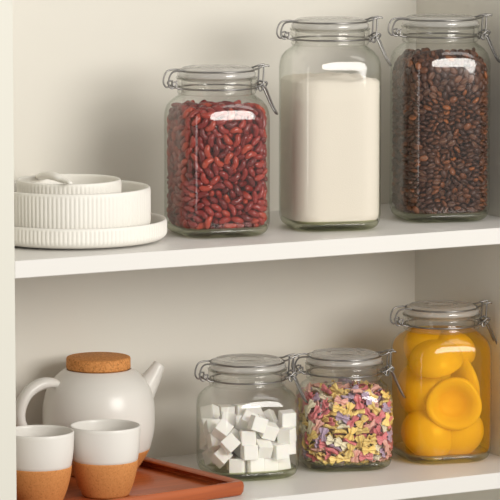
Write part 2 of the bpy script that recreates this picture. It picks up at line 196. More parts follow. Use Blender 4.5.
-9,-202,513,-9,14,97,131,-122,498,20,87,19,234,-75,750,57,53,57,202,136,522,42,-17,74,-173,-182,605,-52,47,49,-194,-124,518,80,52,-22,113,-159,530,-1,-94,-31,-63,-179,507,86,36,9,184,217,623,-38,59,44,-125,119,756,-78,27,-19,
169,-98,494,20,62,42,238,108,600,73,-6,66,-173,61,740,14,-80,-56,-194,210,691,74,-14,57,176,-141,757,-17,-12,-88,92,180,780,-37,25,-49,210,-22,725,36,91,6,122,38,490,-9,10,-59,-90,-114,508,3,-16,-97,-156,230,685,51,37,-64,
84,-120,493,28,77,24,165,187,574,-62,-40,-54,239,-9,694,61,17,70,157,-39,481,3,89,42,-161,72,490,42,9,-10,-188,-152,570,63,35,-37,-179,206,586,56,35,72,66,-182,508,30,-91,21,228,139,748,2,-75,43,156,-130,547,63,68,5,
237,79,724,58,45,60,-174,122,519,-29,36,-42,-187,19,501,10,-9,-76,218,-119,720,-77,17,-11,180,146,570,-25,89,11,-133,99,714,30,-59,-68,-79,198,741,48,-13,-14,-26,-123,520,22,1,-96,238,10,535,-11,66,0,208,99,555,52,-36,-56,
-189,-156,655,0,49,17,-205,90,707,42,-29,9,-218,-89,533,-26,19,32,-148,197,716,-40,51,73,141,-67,510,-19,95,-9,187,169,645,60,-58,14,206,182,745,-42,-38,-77,237,-71,704,-58,-68,33,225,167,616,-61,-42,-50,-43,-123,754,-6,5,90,
6,-163,510,-14,-59,-78,114,-113,539,-34,-27,-58,155,109,527,-4,-20,7,100,-115,754,-75,27,14,236,80,661,-66,-24,-59,-165,-67,516,-3,25,-55,-203,73,527,68,-69,-20,128,-156,746,-26,8,-95,39,-129,511,-31,-92,8,230,38,746,-8,-36,43,
167,155,747,84,-13,49,-203,-40,509,14,-80,7,-207,121,572,-81,7,56,-187,159,574,-25,53,1,74,-201,549,-10,97,-15,201,-26,563,-39,61,-52,127,184,740,22,-89,36,188,-12,523,-31,-26,28,175,107,585,-39,73,26,-179,163,736,-4,-31,-48,
39,-170,544,23,-84,48,141,235,667,-67,25,17,230,-89,557,48,84,-17,214,129,633,-54,24,77,-132,37,499,43,17,30,-141,-5,520,43,5,15,-163,71,540,-73,56,35,-166,195,641,-60,-27,-71,238,-68,608,-76,3,-63,181,-86,553,76,-52,1,
227,117,695,-34,-60,-68,-202,-70,567,-28,-41,-77,-201,70,572,-73,56,29,-188,-110,560,8,-88,-6,-103,236,712,-15,-37,1,-31,-174,555,4,-75,55,237,42,620,-45,-38,66,191,47,536,-20,-25,90,-190,-18,545,64,-55,-1,-193,169,671,-61,-42,-35,
-77,-158,541,-35,28,54,-161,-128,590,72,30,-47,-115,236,643,-17,-74,-26,69,-121,540,58,-73,22,209,-154,676,78,-6,49,191,158,708,10,76,26,-166,15,552,-44,-1,-46,15,-135,552,44,9,29,-122,49,543,-5,35,-80,-120,205,597,-36,35,-80,
95,-161,573,16,-45,-86,157,-37,560,11,-56,-38,165,15,545,7,89,11,236,-123,633,-74,-32,52,201,87,622,81,-4,-57,-203,133,710,18,72,-3,-139,-158,553,12,52,20,173,-165,598,60,70,-34,238,-11,591,35,-23,-62,193,89,703,56,45,-57,
-200,-111,623,-18,45,50,-189,133,619,82,-2,-52,-137,-99,540,83,-42,-26,-108,111,561,6,34,-42,87,-201,678,-5,88,-29,128,-68,547,48,86,0,236,28,668,-37,79,-17,183,61,575,12,-18,-4,-204,22,600,-88,4,44,-111,-131,568,-4,46,12,
53,-198,585,90,-4,18,196,-131,632,62,31,68,180,123,655,-87,-3,-46,-204,-32,592,-5,28,69,-135,-167,617,-60,-3,-79,-134,-41,542,15,-94,8,-1,-183,586,-11,20,48,51,-155,594,-87,-5,-43,219,-131,587,-29,-14,-2,196,16,599,-65,6,48,
-162,136,708,17,-39,-65,-51,-123,552,-6,-22,-32,-156,148,647,71,-45,-53,-81,-108,590,21,-88,33,160,-102,588,37,82,24,199,-86,596,-76,43,-43,169,61,613,35,-39,-43,-169,-75,618,-41,27,-55,-135,130,678,-56,-36,35,
-151,156,595,0,41,-17,10,-147,611,-88,41,-14,191,-33,603,-96,17,-14,73,109,554,-26,6,-23,-146,-88,583,-10,10,93,-211,-39,675,53,62,13,-83,-155,591,-22,23,34,-8,-106,580,-14,-4,-7,-152,57,577,-92,-31,3,113,-174,614,-48,-6,-1,
64,-114,585,-93,28,-19,232,-22,634,27,-37,-34,-200,74,620,-42,-82,19,161,-162,654,62,36,-66,169,-132,705,26,46,-36,221,-110,676,1,-75,-61,162,127,699,17,-55,2,-153,-37,587,7,38,83,-154,18,600,91,-27,-27,-134,-128,632,-31,-47,-62,
175,-84,639,-46,-43,-47,149,8,587,0,24,-79,-206,-65,641,-27,-2,-67,-178,110,656,44,-26,70,128,-128,597,-49,-65,56,74,-74,607,14,-6,-98,157,85,658,-70,50,-11,-202,31,657,-10,-83,11,-131,-22,621,2,19,45,-41,-143,606,-48,-83,-8,
154,-119,647,27,-66,28,33,-106,614,-71,34,-35,134,-47,603,9,9,-77,202,48,650,20,28,-61,-161,58,637,-68,-35,54,-95,-171,640,18,8,90,117,-154,651,3,-49,-63,93,-118,625,39,-91,4,185,-85,698,21,19,19,208,35,702,60,-56,-45,
-188,-11,625,17,-18,95,-183,73,673,37,-30,23,59,-175,645,12,-47,-83,46,-135,654,69,25,28,177,-42,639,-8,97,16,-171,-9,662,-5,27,-66,-27,-178,631,79,3,-3,-114,-128,681,-60,36,28,40,-201,686,35,45,-75,125,-68,637,47,83,24,
-147,-83,696,34,-4,75,-66,-194,712,-70,35,3,133,-158,696,66,65,-20,108,-114,665,-30,78,-51,170,16,653,72,-45,-34,-171,-66,665,-91,-8,38,-115,-47,655,3,23,-13,1,-123,647,-10,-3,-80,73,-161,684,5,-9,-98,201,-24,680,30,-68,-32,
-164,-34,698,-32,43,-82,-133,21,651,4,65,-59,-84,-168,681,2,24,96,-55,-143,650,94,-19,13,11,-167,682,36,-37,37,108,-54,676,62,74,-1,168,41,694,-34,5,56,-23,-139,688,-9,-13,-88,54,-173,730,-11,-40,-52,152,87,715,62,-2,-73,
-126,15,699,-17,-21,11,-161,43,701,-1,78,-53,75,-13,749,44,-25,24,36,-125,698,95,-1,-12,-115,-44,700,55,62,37,-174,13,731,-41,26,-12,-27,-106,719,-5,87,42,-60,65,741,-45,87,-5,48,-62,732,-37,-66,24,25,-21,716,-53,-15,-81,
160,-53,718,44,-88,12,169,72,762,-8,98,-7,-141,-41,736,-56,-19,59,-187,-41,752,-36,76,-51,-67,-155,741,10,-86,34,53,28,738,37,0,-79,-84,-104,724,-53,8,-73,92,-138,717,74,53,-32,93,36,772,-88,-33,15,129,15,756,24,7,-90,
87,63,739,-52,-74,-36,-165,-121,714,62,-42,-9,35,-8,768,-48,53,-53,51,-114,734,19,-94,23,-123,-89,731,-38,-39,36,29,89,758,-91,36,4,93,-60,749,14,-15,-83,11,37,747,-76,-57,26,137,-89,755,-78,37,14,164,-8,738,6,85,29,
-135,14,755,47,72,39,-39,-62,735,-42,88,-13,-23,-15,713,-35,-38,-84,])
PACK['coffee'] = ([-165,-234,923,52,41,-57,-123,-235,983,29,-52,52,11,-244,782,17,65,-72,-45,-244,936,26,-66,59,-150,-239,832,-63,-22,-35,-186,-222,798,-26,68,46,40,-244,911,-71,-26,-27,-51,-244,520,-9,67,69,4,-243,507,-78,-13,-24,
-36,-240,978,4,-62,76,-123,-243,935,-70,-33,-36,3,-244,120,-3,67,72,0,-244,887,25,-60,68,-47,-243,890,-64,-15,-31,-175,-229,709,14,75,60,-163,-233,415,1,79,59,-172,-231,319,28,60,74,13,-242,961,71,19,-22,-21,-244,851,49,42,-43,
-186,-221,843,-6,61,72,-11,-244,546,-34,57,58,-178,-228,450,-21,-60,73,88,-244,332,5,-64,75,-112,-244,810,-60,16,17,59,-244,854,-62,-10,-11,-169,-232,279,17,60,76,-82,-240,975,-72,37,29,57,-242,961,38,55,-51,98,-244,610,73,-22,22,
-194,-217,887,-54,-36,-71,-108,-244,851,-68,19,29,51,-244,614,11,-72,67,118,-244,910,-48,-43,-43,-118,-242,368,-9,87,44,65,-244,146,17,-72,65,-87,-244,264,-9,63,76,58,-242,360,-86,-16,-17,-43,-244,314,56,39,-30,
-22,-242,356,46,-25,6,91,-243,944,-48,-50,-41,-165,-225,967,-24,-43,85,-211,-200,933,67,8,-58,146,-241,851,-64,-38,-21,-191,-216,483,6,49,84,-19,-230,1011,-83,34,16,76,-243,896,-50,-29,-25,26,-234,998,30,-37,75,
-132,-241,207,-49,-33,-19,135,-239,545,-16,-88,-40,82,-242,257,-20,-45,-85,156,-237,901,40,52,-33,-116,-242,432,2,46,88,19,-242,158,-37,37,42,-158,-233,878,-57,-64,-40,-91,-242,886,74,42,-35,-216,-195,862,-34,52,7,
65,-230,1008,-47,-53,-30,122,-240,431,-88,-22,-18,-85,-241,398,31,42,-45,-200,-202,85,83,20,-40,-105,-218,1015,-56,42,8,167,-233,579,-19,60,-76,-61,-229,1011,33,23,-74,-37,-242,809,54,53,-24,167,-233,815,-18,74,-63,
-212,-198,146,43,-15,-36,-150,-212,1005,27,-28,13,8,-242,329,39,-35,72,139,-239,191,7,38,-89,75,-242,296,79,30,-16,-189,-194,992,-1,-49,56,-231,-172,913,65,0,-65,54,-242,182,-43,-14,-15,-216,-195,819,-42,41,-20,
-143,-237,468,89,-5,-28,-62,-241,851,-7,-49,-81,145,-239,494,-16,-81,-39,167,-224,969,42,42,-16,-13,-242,182,26,79,-38,-15,-242,257,-56,-37,-4,-1,-239,926,0,38,89,-52,-241,194,-1,-56,-76,184,-223,873,31,63,-53,
-82,-241,924,63,45,-11,99,-240,167,91,-9,-6,60,-240,223,-24,-49,-53,-42,-237,457,32,89,27,110,-241,859,19,79,-35,137,-221,1003,-76,-48,-12,-231,-172,177,-27,-60,57,165,-230,454,24,-88,39,71,-236,758,84,-35,-12,
-127,-236,334,27,-1,-37,-220,-184,669,-79,46,-16,149,-234,727,20,-22,9,196,-216,380,73,-7,47,129,-237,958,16,74,-36,-135,-237,138,-19,-14,95,-144,-236,734,-22,-93,-20,-233,-160,838,-53,-16,-68,-144,-236,792,-22,-92,-21,
-3,-214,1040,-27,-92,-19,-99,-236,515,-91,27,-19,72,-237,652,63,-9,-64,-166,-229,568,-93,29,10,-234,-152,689,74,-52,2,193,-212,420,-85,-36,-28,94,-238,201,43,-78,39,29,-240,257,89,17,-36,-192,-212,522,-41,-82,-13,
-135,-234,86,-97,1,7,167,-227,164,92,9,-13,-28,-239,732,9,-18,97,-173,-223,673,47,-6,-65,-129,-238,301,92,-22,10,-211,-172,977,-65,-58,-15,117,-239,745,17,1,-3,15,-238,369,-6,48,21,-233,-151,958,-17,-52,54,-163,-229,353,-4,-10,98,
151,-231,633,-7,-22,94,-42,-236,124,45,28,79,180,-220,919,50,-64,23,-118,-238,114,13,97,6,56,-235,521,-56,78,16,115,-238,462,-98,6,-9,-55,-187,1066,-53,39,-42,-95,-240,740,8,97,-17,53,-184,1062,67,-51,-26,108,-239,814,-48,-4,86,
-68,-235,658,-69,66,13,-29,-235,765,-56,-69,42,116,-239,577,16,3,4,-222,-136,1002,-6,-41,45,-165,-178,1017,77,-7,-22,71,-238,577,-23,-91,-12,-151,-156,1041,-29,-87,-36,154,-231,408,94,-5,-14,149,-234,775,93,1,34,
-131,-238,530,19,94,-14,123,-235,85,12,-13,97,-63,-239,617,-94,12,-29,40,-238,285,-39,-3,-90,-170,-225,241,-26,19,78,-29,-238,388,18,96,-13,-192,-210,398,-5,-24,96,25,-236,202,-31,18,62,177,-200,997,-82,19,27,44,-235,677,-92,36,-4,
-178,-221,617,-97,16,9,-27,-235,703,-85,-47,-14,180,-220,774,-30,82,0,-188,-215,756,-94,14,27,85,-239,544,11,-98,-8,-144,-235,592,-8,11,-18,-240,-146,728,-32,-58,52,114,-237,396,30,93,-14,208,-203,852,24,59,-48,74,-233,75,-18,-7,1,
-179,-104,1048,7,25,-92,-223,-177,639,-58,-77,-21,199,-213,540,70,29,23,-95,-239,199,-1,-28,-12,120,-238,224,5,20,-7,-46,-240,558,16,91,-12,-228,-169,415,54,78,26,-29,-233,84,-3,85,-9,-225,-173,584,-88,42,-7,
-101,-239,709,-9,10,-98,150,-134,1061,-48,-18,-84,118,-238,274,-9,-1,-11,-204,-202,698,48,-9,85,-93,-172,1062,34,50,1,-234,-147,786,-35,4,-38,-81,-237,489,20,-10,39,-81,-240,297,-11,97,-18,-90,-236,547,15,-6,91,
-91,-236,231,-96,25,1,62,-239,792,-9,97,-16,-194,-208,647,21,-2,-61,-125,-234,562,-84,39,-32,47,-240,392,-18,-7,10,-48,-240,415,-1,85,-21,-191,-205,589,88,32,1,-99,-235,678,36,-4,71,107,-239,366,-4,-11,9,-15,-240,429,-68,20,69,
-23,-236,608,87,-26,-34,37,-239,463,-37,5,-91,210,-202,808,62,24,23,-170,-222,150,98,11,10,-133,-234,170,5,-20,34,115,-239,647,96,4,17,7,-235,689,-11,-5,93,163,-222,704,44,-8,-56,42,-235,94,38,91,-13,-156,-229,382,-11,-5,92,
-24,-235,216,-33,-4,-76,-224,-167,93,29,9,-45,101,-217,1012,-7,-28,69,184,-219,242,14,-96,-12,-137,-233,692,90,-41,3,-124,-229,489,84,-40,-25,-57,-226,93,74,55,35,-214,-186,783,10,33,-4,191,-214,273,12,-90,-3,-163,-210,69,2,35,49,
2,-235,660,41,89,-6,-130,-236,894,43,3,87,134,-237,115,-16,96,-9,29,-238,577,86,12,44,-64,-233,689,9,-16,72,47,-234,423,-36,3,-76,-190,-209,206,-17,-36,47,-67,-237,786,9,10,22,-208,-192,454,12,97,-15,-219,-181,384,91,-37,-12,
160,-221,99,49,77,38,-209,-197,329,-15,12,-46,213,-199,655,-75,-8,44,176,-219,608,96,1,-18,152,-212,66,94,-25,15,68,-235,472,-22,-7,-85,-222,-176,356,-3,6,-38,-155,-228,639,22,-96,-8,-232,-148,338,17,11,-40,-223,-175,307,-79,58,16,
107,-149,1068,1,-98,15,-49,-236,244,66,41,19,-210,-183,542,24,-47,-82,-242,-134,898,27,-69,-7,103,-237,489,3,-7,-96,-212,-188,507,72,62,27,152,-232,297,5,-2,-95,9,-235,748,-6,6,-38,-243,-130,454,-32,55,-36,-188,-209,119,61,-74,23,
-220,-180,119,6,-16,78,-197,32,1063,-22,-23,78,-220,-94,1023,19,89,11,-207,-187,279,5,-4,-97,-227,-159,555,-21,6,95,-32,-232,674,52,84,6,-244,-113,932,-69,-22,67,-180,-196,950,15,-47,62,5,-236,815,-8,6,30,81,-236,107,43,-87,11,
-237,-108,980,-6,-54,21,-37,-235,488,-3,15,-37,-75,-233,116,3,-10,70,171,-226,663,-29,93,-11,6,-231,231,-30,-42,61,-243,-125,565,-55,-32,68,-198,-201,427,-2,-1,-99,162,-225,524,-84,44,10,15,-234,441,-60,-52,21,
-166,-223,180,58,79,-6,-124,-232,617,-1,-21,-57,-71,-235,818,33,27,33,45,-235,821,35,-87,-26,-83,-234,173,-5,-15,45,-219,-169,256,16,1,26,-133,-231,241,-17,4,79,-102,-233,597,15,-45,-47,116,-236,701,-8,-5,-91,
-205,-192,231,17,1,-90,-99,-236,772,23,22,34,39,-232,647,-28,16,-64,4,-236,631,16,-14,-90,-193,-143,1022,-33,70,-26,14,-234,719,-4,-11,44,192,-212,631,-28,0,-93,-55,-212,62,34,-92,2,-189,-206,556,-11,30,-88,
-227,-166,758,-62,71,-20,14,-232,408,76,62,11,14,-230,602,75,51,31,-234,-153,523,-9,-15,72,161,-172,1030,-3,23,-72,-93,-231,90,-7,35,-68,-195,-201,730,-96,-16,19,16,-234,844,-32,0,69,117,-235,308,-21,-37,32,221,-185,929,14,56,17,
79,-235,441,-2,-6,-91,81,-233,824,-67,52,-48,208,-187,280,17,35,85,-215,-175,720,-58,-14,23,-190,-205,257,97,17,6,-159,-224,504,-60,-57,37,-80,-232,144,2,7,-77,-101,-234,459,80,-54,5,-62,-233,720,51,-79,-28,
-243,-127,849,-68,11,-64,-234,-151,285,20,19,84,-190,-205,366,-18,5,47,-114,-232,648,65,74,-4,-122,-231,402,3,9,-68,48,-234,326,36,-89,-10,147,-229,379,-56,-79,3,],
[-179,-69,62,57,62,46,-187,-30,66,64,26,-29,-183,49,59,-5,-21,74,-187,92,57,6,5,-7,-145,144,68,41,55,2,-143,-146,63,-73,24,-33,-112,167,69,-52,42,57,-115,-168,87,82,4,-51,-84,181,89,-69,26,-11,-26,-178,62,61,-8,8,-31,178,63,77,-4,2,
28,-182,59,32,4,-11,23,183,59,-16,6,12,72,-192,57,66,73,-1,72,177,66,70,-30,24,106,-171,71,-55,41,68,119,163,85,50,55,-62,170,-106,64,49,54,31,183,-42,60,1,26,-69,177,78,63,38,50,53,148,143,70,-56,-38,-57,-178,-118,57,88,45,-3,
-217,-58,63,-3,9,48,-226,-15,67,-19,-93,-1,-188,6,59,12,-16,-26,-168,109,88,69,-30,64,-141,147,116,21,62,-42,-167,-164,64,39,-28,-33,-118,197,65,3,-86,47,-78,-180,60,-93,-6,-6,-74,189,57,6,-8,-89,-16,210,61,-92,31,11,
-7,-209,61,-12,8,8,-1,189,89,-54,-30,52,76,-177,92,-26,70,58,107,194,58,10,-3,74,136,-176,68,78,-13,59,147,175,64,78,-29,-8,159,-145,59,-7,-94,29,204,-77,60,3,-5,-86,178,3,70,-7,-68,19,196,35,57,8,-1,-71,208,95,64,16,11,-70,
176,119,62,-81,3,11,-180,-172,92,-76,62,-15,-205,-161,66,-6,8,81,-184,1,93,38,-4,-89,-221,65,64,77,-62,-4,-220,120,65,40,-89,-14,-179,138,58,-64,76,1,-159,184,61,-46,-87,-11,-125,-188,58,1,13,50,-3,-183,92,94,-4,-29,
109,-210,62,1,-14,-69,63,206,65,-55,1,14,138,211,69,-35,-83,40,210,-159,67,14,-20,-92,202,-121,61,6,-13,-96,215,-3,63,96,25,6,211,27,83,12,-96,-20,222,62,74,15,-17,89,181,153,72,15,59,-7,-213,-103,63,88,44,-5,-188,-88,85,1,-21,77,
-188,36,85,6,92,29,-187,73,87,-25,-21,-4,-196,118,87,-62,-43,34,-147,-148,103,31,44,-70,-172,157,85,-81,48,-31,-82,-188,88,15,18,-60,-131,229,73,-90,-26,-4,37,-214,67,3,25,-84,111,-200,91,-1,-90,41,170,-180,72,46,-4,85,
170,221,84,4,-11,-31,168,-177,109,61,-75,-10,227,-63,83,-8,-96,-19,218,-36,73,-68,51,30,232,1,90,18,19,26,217,137,66,-94,24,-17,184,190,66,-13,-15,97,-230,-88,86,-9,-1,95,-242,-43,89,-34,-64,27,-225,22,74,-31,8,-26,
-232,95,88,10,4,93,-207,166,67,-15,21,-88,-144,-190,87,-63,-75,7,-191,208,81,-88,-22,22,-100,-217,64,1,6,32,5,-229,86,-26,37,-55,38,181,89,91,-10,3,82,175,107,4,-77,61,201,203,103,42,-32,76,181,-142,86,-53,-79,16,
238,-105,79,-81,35,-39,182,-63,83,-8,22,-77,207,65,107,-33,-90,1,214,170,85,10,-19,97,-198,-124,90,72,38,56,-235,-70,115,94,-5,-23,-209,-49,97,-54,-47,68,-181,59,126,-67,40,48,-230,138,93,16,8,94,-196,157,103,0,88,15,
-179,190,103,-9,-96,10,-119,-202,103,13,37,-11,-43,-188,89,-62,-74,-21,35,-179,99,-61,50,34,191,-201,82,12,15,31,214,-171,96,90,-40,-7,170,-105,106,12,-63,-31,234,-32,104,-90,-27,23,236,97,85,-60,-76,20,227,139,96,-8,98,5,
-232,-131,83,-3,-18,83,-189,-88,115,-90,36,-1,-217,-13,101,-27,-13,-39,-229,53,91,98,9,11,-198,84,111,-15,92,-29,-226,177,103,-78,-7,45,-148,-155,141,-5,-10,-91,18,-208,118,61,19,42,-115,164,149,61,34,13,48,207,110,-41,-80,30,
127,-170,108,40,85,31,196,-208,110,-87,-46,4,201,-91,91,33,-28,73,186,-20,95,-24,54,-78,242,-1,124,51,-66,-10,166,125,99,-21,-93,-2,223,174,114,-90,41,-2,-232,-109,111,-98,7,0,-232,-40,126,14,94,-29,-207,27,107,22,-14,30,
-233,107,116,93,-23,-5,-161,-222,108,19,-27,-84,-161,224,97,17,-10,91,-121,239,108,27,14,-92,-66,-186,117,-38,21,-44,46,-226,122,6,4,54,61,-204,96,44,17,-22,204,191,137,96,23,5,211,-128,92,91,-22,-30,232,-69,111,15,-27,93,
243,43,99,-60,38,-52,202,110,107,85,-37,-20,189,156,112,76,-48,-42,-189,-154,116,-60,76,-16,-168,-119,131,-38,-91,-12,-239,66,115,-12,9,77,-233,73,143,-1,-98,8,-153,-177,117,-4,15,-97,-158,175,121,-20,21,-88,-104,-207,129,40,-88,8,
-24,-206,115,-95,14,-17,106,-235,133,12,-42,-69,145,-158,134,92,-17,-12,192,-172,127,-24,12,-93,232,-106,112,9,96,-21,207,-10,122,16,15,49,210,31,116,-86,29,6,237,112,118,77,14,-38,139,151,127,29,-72,48,-227,-138,124,8,-94,-31,
-101,-171,202,-61,-28,-15,-208,-4,130,4,-27,-58,-181,21,132,38,23,78,-197,95,138,-17,21,79,-214,137,123,95,-21,14,-206,189,133,45,-26,-30,-122,-159,167,-16,-70,60,-144,223,123,16,-2,-58,-32,177,141,76,-4,9,79,-177,165,23,-45,-85,
103,-171,135,-37,77,43,130,-197,125,-79,-51,-18,163,229,112,95,-28,-1,234,-143,108,30,-89,-7,189,-41,144,1,96,-15,219,-10,152,5,-15,-21,213,57,139,6,-84,41,211,143,131,11,6,-89,-182,-184,143,-31,-24,91,-230,-66,149,50,1,-4,
-184,-75,143,86,49,-2,-243,15,110,-52,-34,63,-168,108,157,52,48,48,-230,162,140,2,-19,-68,-142,-196,137,21,-5,36,-181,212,126,87,-40,1,-109,-169,126,82,14,-35,-16,-229,144,4,-17,-74,82,-206,123,-1,33,42,168,-220,132,-46,-87,12,
160,190,125,89,19,-18,188,-75,130,-18,88,41,233,-41,135,0,0,-26,197,24,148,-86,23,24,235,80,118,85,-10,-28,239,121,153,-1,31,73,-211,-104,137,-36,-79,38,-239,-8,145,37,65,59,-236,115,144,84,-46,1,-186,149,144,-47,19,-17,
-174,177,154,14,36,71,2,-179,128,-42,-17,-16,103,-199,148,-98,9,2,203,-203,139,-93,-23,23,184,-138,121,-49,-22,6,234,-82,137,10,14,-28,189,-68,164,-93,14,-1,240,28,141,61,-66,40,168,122,133,3,31,93,-232,-153,149,-82,52,3,
-190,-145,144,11,2,-98,-220,36,136,20,-96,-11,-205,62,162,5,-7,70,-215,176,164,-26,-93,23,-150,226,152,2,4,-58,-38,-188,138,70,67,6,-48,-232,159,-1,12,60,56,-180,131,4,-86,-43,98,196,160,57,-47,23,123,-167,169,34,31,51,
229,-164,138,21,21,-69,231,-126,139,-11,-23,96,200,61,174,-95,-27,-11,237,76,151,19,7,90,205,104,154,67,58,-18,-145,-188,168,0,-10,71,-244,-105,144,38,51,50,-205,-40,156,75,-8,-58,-208,15,159,26,-4,-84,-239,84,171,-78,-61,5,
-204,121,157,82,-40,-6,-87,-181,153,70,-24,-57,-52,-187,162,-24,-18,43,17,-210,156,80,-22,0,61,-212,153,-8,-27,-21,99,-206,177,7,-23,95,154,-192,153,96,6,-18,176,216,141,26,-82,-27,223,-170,168,16,-6,77,195,-105,143,-9,-28,31,
235,-50,162,4,-1,-92,182,88,133,79,-31,11,174,164,149,9,46,-87,-203,-121,168,9,-30,28,-169,-115,161,-89,39,-14,-240,35,162,10,-15,-76,-176,40,212,12,-73,-14,-240,140,170,35,29,60,-109,-204,164,74,58,30,-187,218,158,90,6,35,
-79,179,167,-7,-97,-17,-26,-208,174,-56,3,-79,160,-162,165,32,-83,16,136,-230,148,38,32,62,87,173,186,8,-74,58,197,-146,155,-62,76,-2,239,-91,166,14,-29,55,204,-27,175,1,-10,71,232,40,168,7,-16,-96,232,40,197,-15,10,97,
-239,-56,192,54,31,-58,-240,-35,167,35,-44,43,-220,-11,185,-58,-26,-48,-175,75,185,65,-5,-75,-118,161,192,-66,-2,45,-71,-188,186,61,76,11,28,179,212,-38,26,38,37,-183,164,31,-28,-26,153,234,168,97,-5,-7,198,-125,190,19,61,-70,
183,-99,171,23,-8,-12,231,-62,191,-26,90,-25,233,8,181,-17,-75,-59,241,5,215,41,17,62,240,81,185,76,-54,31,-236,-90,173,-22,32,-8,-162,117,194,-53,45,-67,-203,-50,194,-27,8,-56,-154,204,176,-81,-49,-4,-204,201,184,-4,-3,27,
-7,-178,164,-80,11,-11,-126,-202,195,-39,16,-54,-162,-140,215,-69,-58,-1,187,-191,168,54,-82,0,235,-145,194,5,-2,64,202,136,159,16,94,-16,228,166,157,-1,-2,87,141,-198,185,14,8,-68,186,-71,197,-77,29,-1,237,120,186,9,-41,-77,
-234,-129,179,-24,-17,93,-196,97,190,69,28,40,-194,138,179,21,89,-38,-166,-157,172,-57,-29,19,-136,220,204,78,-60,-4,-128,237,177,26,89,34,55,-178,199,-56,33,0,184,215,251,3,-10,98,176,-215,193,-48,-86,-6,163,199,177,38,-6,74,
196,181,180,28,7,11,155,-130,179,-60,-27,21,201,-7,205,-53,-8,-22,171,94,168,38,65,50,-201,-78,172,9,6,92,-232,74,203,81,-1,3,-158,-221,211,18,-31,-79,-211,-98,197,-24,-35,65,-210,190,211,-70,-69,3,-97,239,211,-12,93,1,
-1,-209,195,68,-1,-68,58,-211,191,-42,-49,-18,212,-192,190,3,12,-84,232,-86,221,-7,93,-33,221,176,205,58,-77,11,233,-129,169,-89,38,1,237,-24,188,85,25,-35,199,213,167,-55,34,-12,-135,-158,203,-15,86,-15,-202,48,188,78,59,15,
-190,164,192,-31,22,48,-214,-179,204,-7,23,-81,-205,54,225,-11,-55,-71,-175,176,216,0,20,65,-27,-180,194,92,5,15,125,-157,207,3,-67,-53,169,-148,243,-71,-29,42,180,-157,186,-16,25,0,160,-223,219,-81,57,-5,179,-99,204,38,-22,18,
191,214,202,23,94,20,197,113,186,16,-17,-52,162,119,197,72,-45,-3,-240,-88,210,-57,77,0,-236,13,197,36,-67,62,-232,107,193,21,-91,31,-198,-197,176,-78,-58,8,-183,-51,224,41,75,49,-176,223,201,40,-87,19,-54,-181,219,-13,62,-70,
-91,-204,208,-2,72,48,214,182,261,-1,-17,-77,154,-179,213,10,16,-2,238,133,214,-20,-8,65,210,-47,208,35,77,23,222,153,185,-23,-6,16,-169,-123,193,-48,76,39,-208,22,220,56,66,-18,-228,161,194,-23,18,-58,-202,-156,176,54,-10,67,
-199,-133,214,84,-47,-23,-244,88,235,17,64,30,24,-192,188,-73,57,-10,120,-203,206,-62,64,-23,156,-190,239,-99,-3,8,179,77,206,-84,-31,43,208,195,229,-96,7,-19,146,236,197,9,14,97,194,-155,211,-94,-16,27,207,16,221,40,-75,34,
239,104,243,77,-60,16,-238,44,197,47,72,-34,-231,126,216,-7,-97,17,-168,-183,195,21,6,-31,-82,-181,239,94,18,24,-216,-27,226,53,15,59,-54,-215,210,-63,-10,41,90,-215,220,-60,11,67,-184,17,250,-92,-34,13,92,-176,203,18,-87,-11,
236,-57,280,21,11,-90,197,-115,229,-88,-31,-16,209,134,232,49,-82,25,163,204,220,-71,1,-45,223,-101,194,6,61,76,240,32,253,-61,34,52,215,51,218,84,-45,23,-237,-138,207,72,66,17,-187,55,256,-3,-26,-94,-149,145,214,-32,14,86,
-228,-156,232,-52,83,13,-178,-99,224,18,95,17,-217,184,240,39,-91,4,35,-214,221,29,88,-31,141,183,288,-78,54,27,59,-181,237,35,-11,40,162,235,228,-63,15,0,189,144,207,4,14,57,211,-24,240,36,-22,-45,234,-125,222,-26,94,-14,
235,89,214,-24,-27,6,-209,-65,232,1,-48,45,-242,45,236,9,-53,-52,-212,114,242,-6,99,1,-239,-109,235,-65,-72,10,-209,150,227,-21,1,-13,-23,-191,229,28,-2,66,15,-179,220,32,-9,-6,-68,-190,273,2,-25,-68,65,-210,249,-7,20,-90,
238,-96,252,21,19,-63,148,144,257,19,-21,64,228,-170,219,19,-21,-84,240,-58,247,-77,56,26,205,102,222,54,75,-27,-200,-121,267,50,-82,-21,-180,-8,228,-62,-73,25,-241,140,247,57,51,40,-241,-59,237,-75,53,-33,-158,198,263,12,15,54,
-176,96,262,95,15,23,102,-177,235,-54,-80,-20,-127,-230,271,-66,73,-10,132,-156,243,-93,-6,33,237,-2,251,13,88,22,195,-200,216,5,-10,93,242,-37,223,-61,-62,17,187,161,236,25,-29,-87,-209,-101,245,-59,-76,5,-243,-21,214,-32,-61,13,
-174,164,247,-10,2,97,-124,-190,226,-82,52,-6,-240,-52,272,-55,77,7,-170,227,232,96,14,6,-125,232,229,-5,12,74,112,-207,251,45,-80,-32,193,-211,310,-12,1,44,196,-116,260,93,33,1,239,111,271,77,-59,18,203,-151,239,21,4,67,
-225,95,268,-17,95,-20,-207,83,230,65,57,-24,-165,-182,227,80,-50,-9,-106,-171,255,-11,-31,-29,-193,211,258,90,41,-5,-66,-213,248,-10,-56,-53,-155,130,307,18,30,49,-18,177,253,36,54,-74,236,-143,249,20,6,66,139,-174,268,22,6,14,
196,33,246,-32,-14,1,159,224,305,-2,9,-93,165,-108,246,-54,-56,17,190,-76,232,12,95,-22,232,157,246,67,-66,11,-237,-131,259,-73,-66,1,-234,4,245,30,88,-29,-212,145,260,-80,-50,29,-145,-154,238,-85,-48,18,-143,-140,301,77,-41,-19,
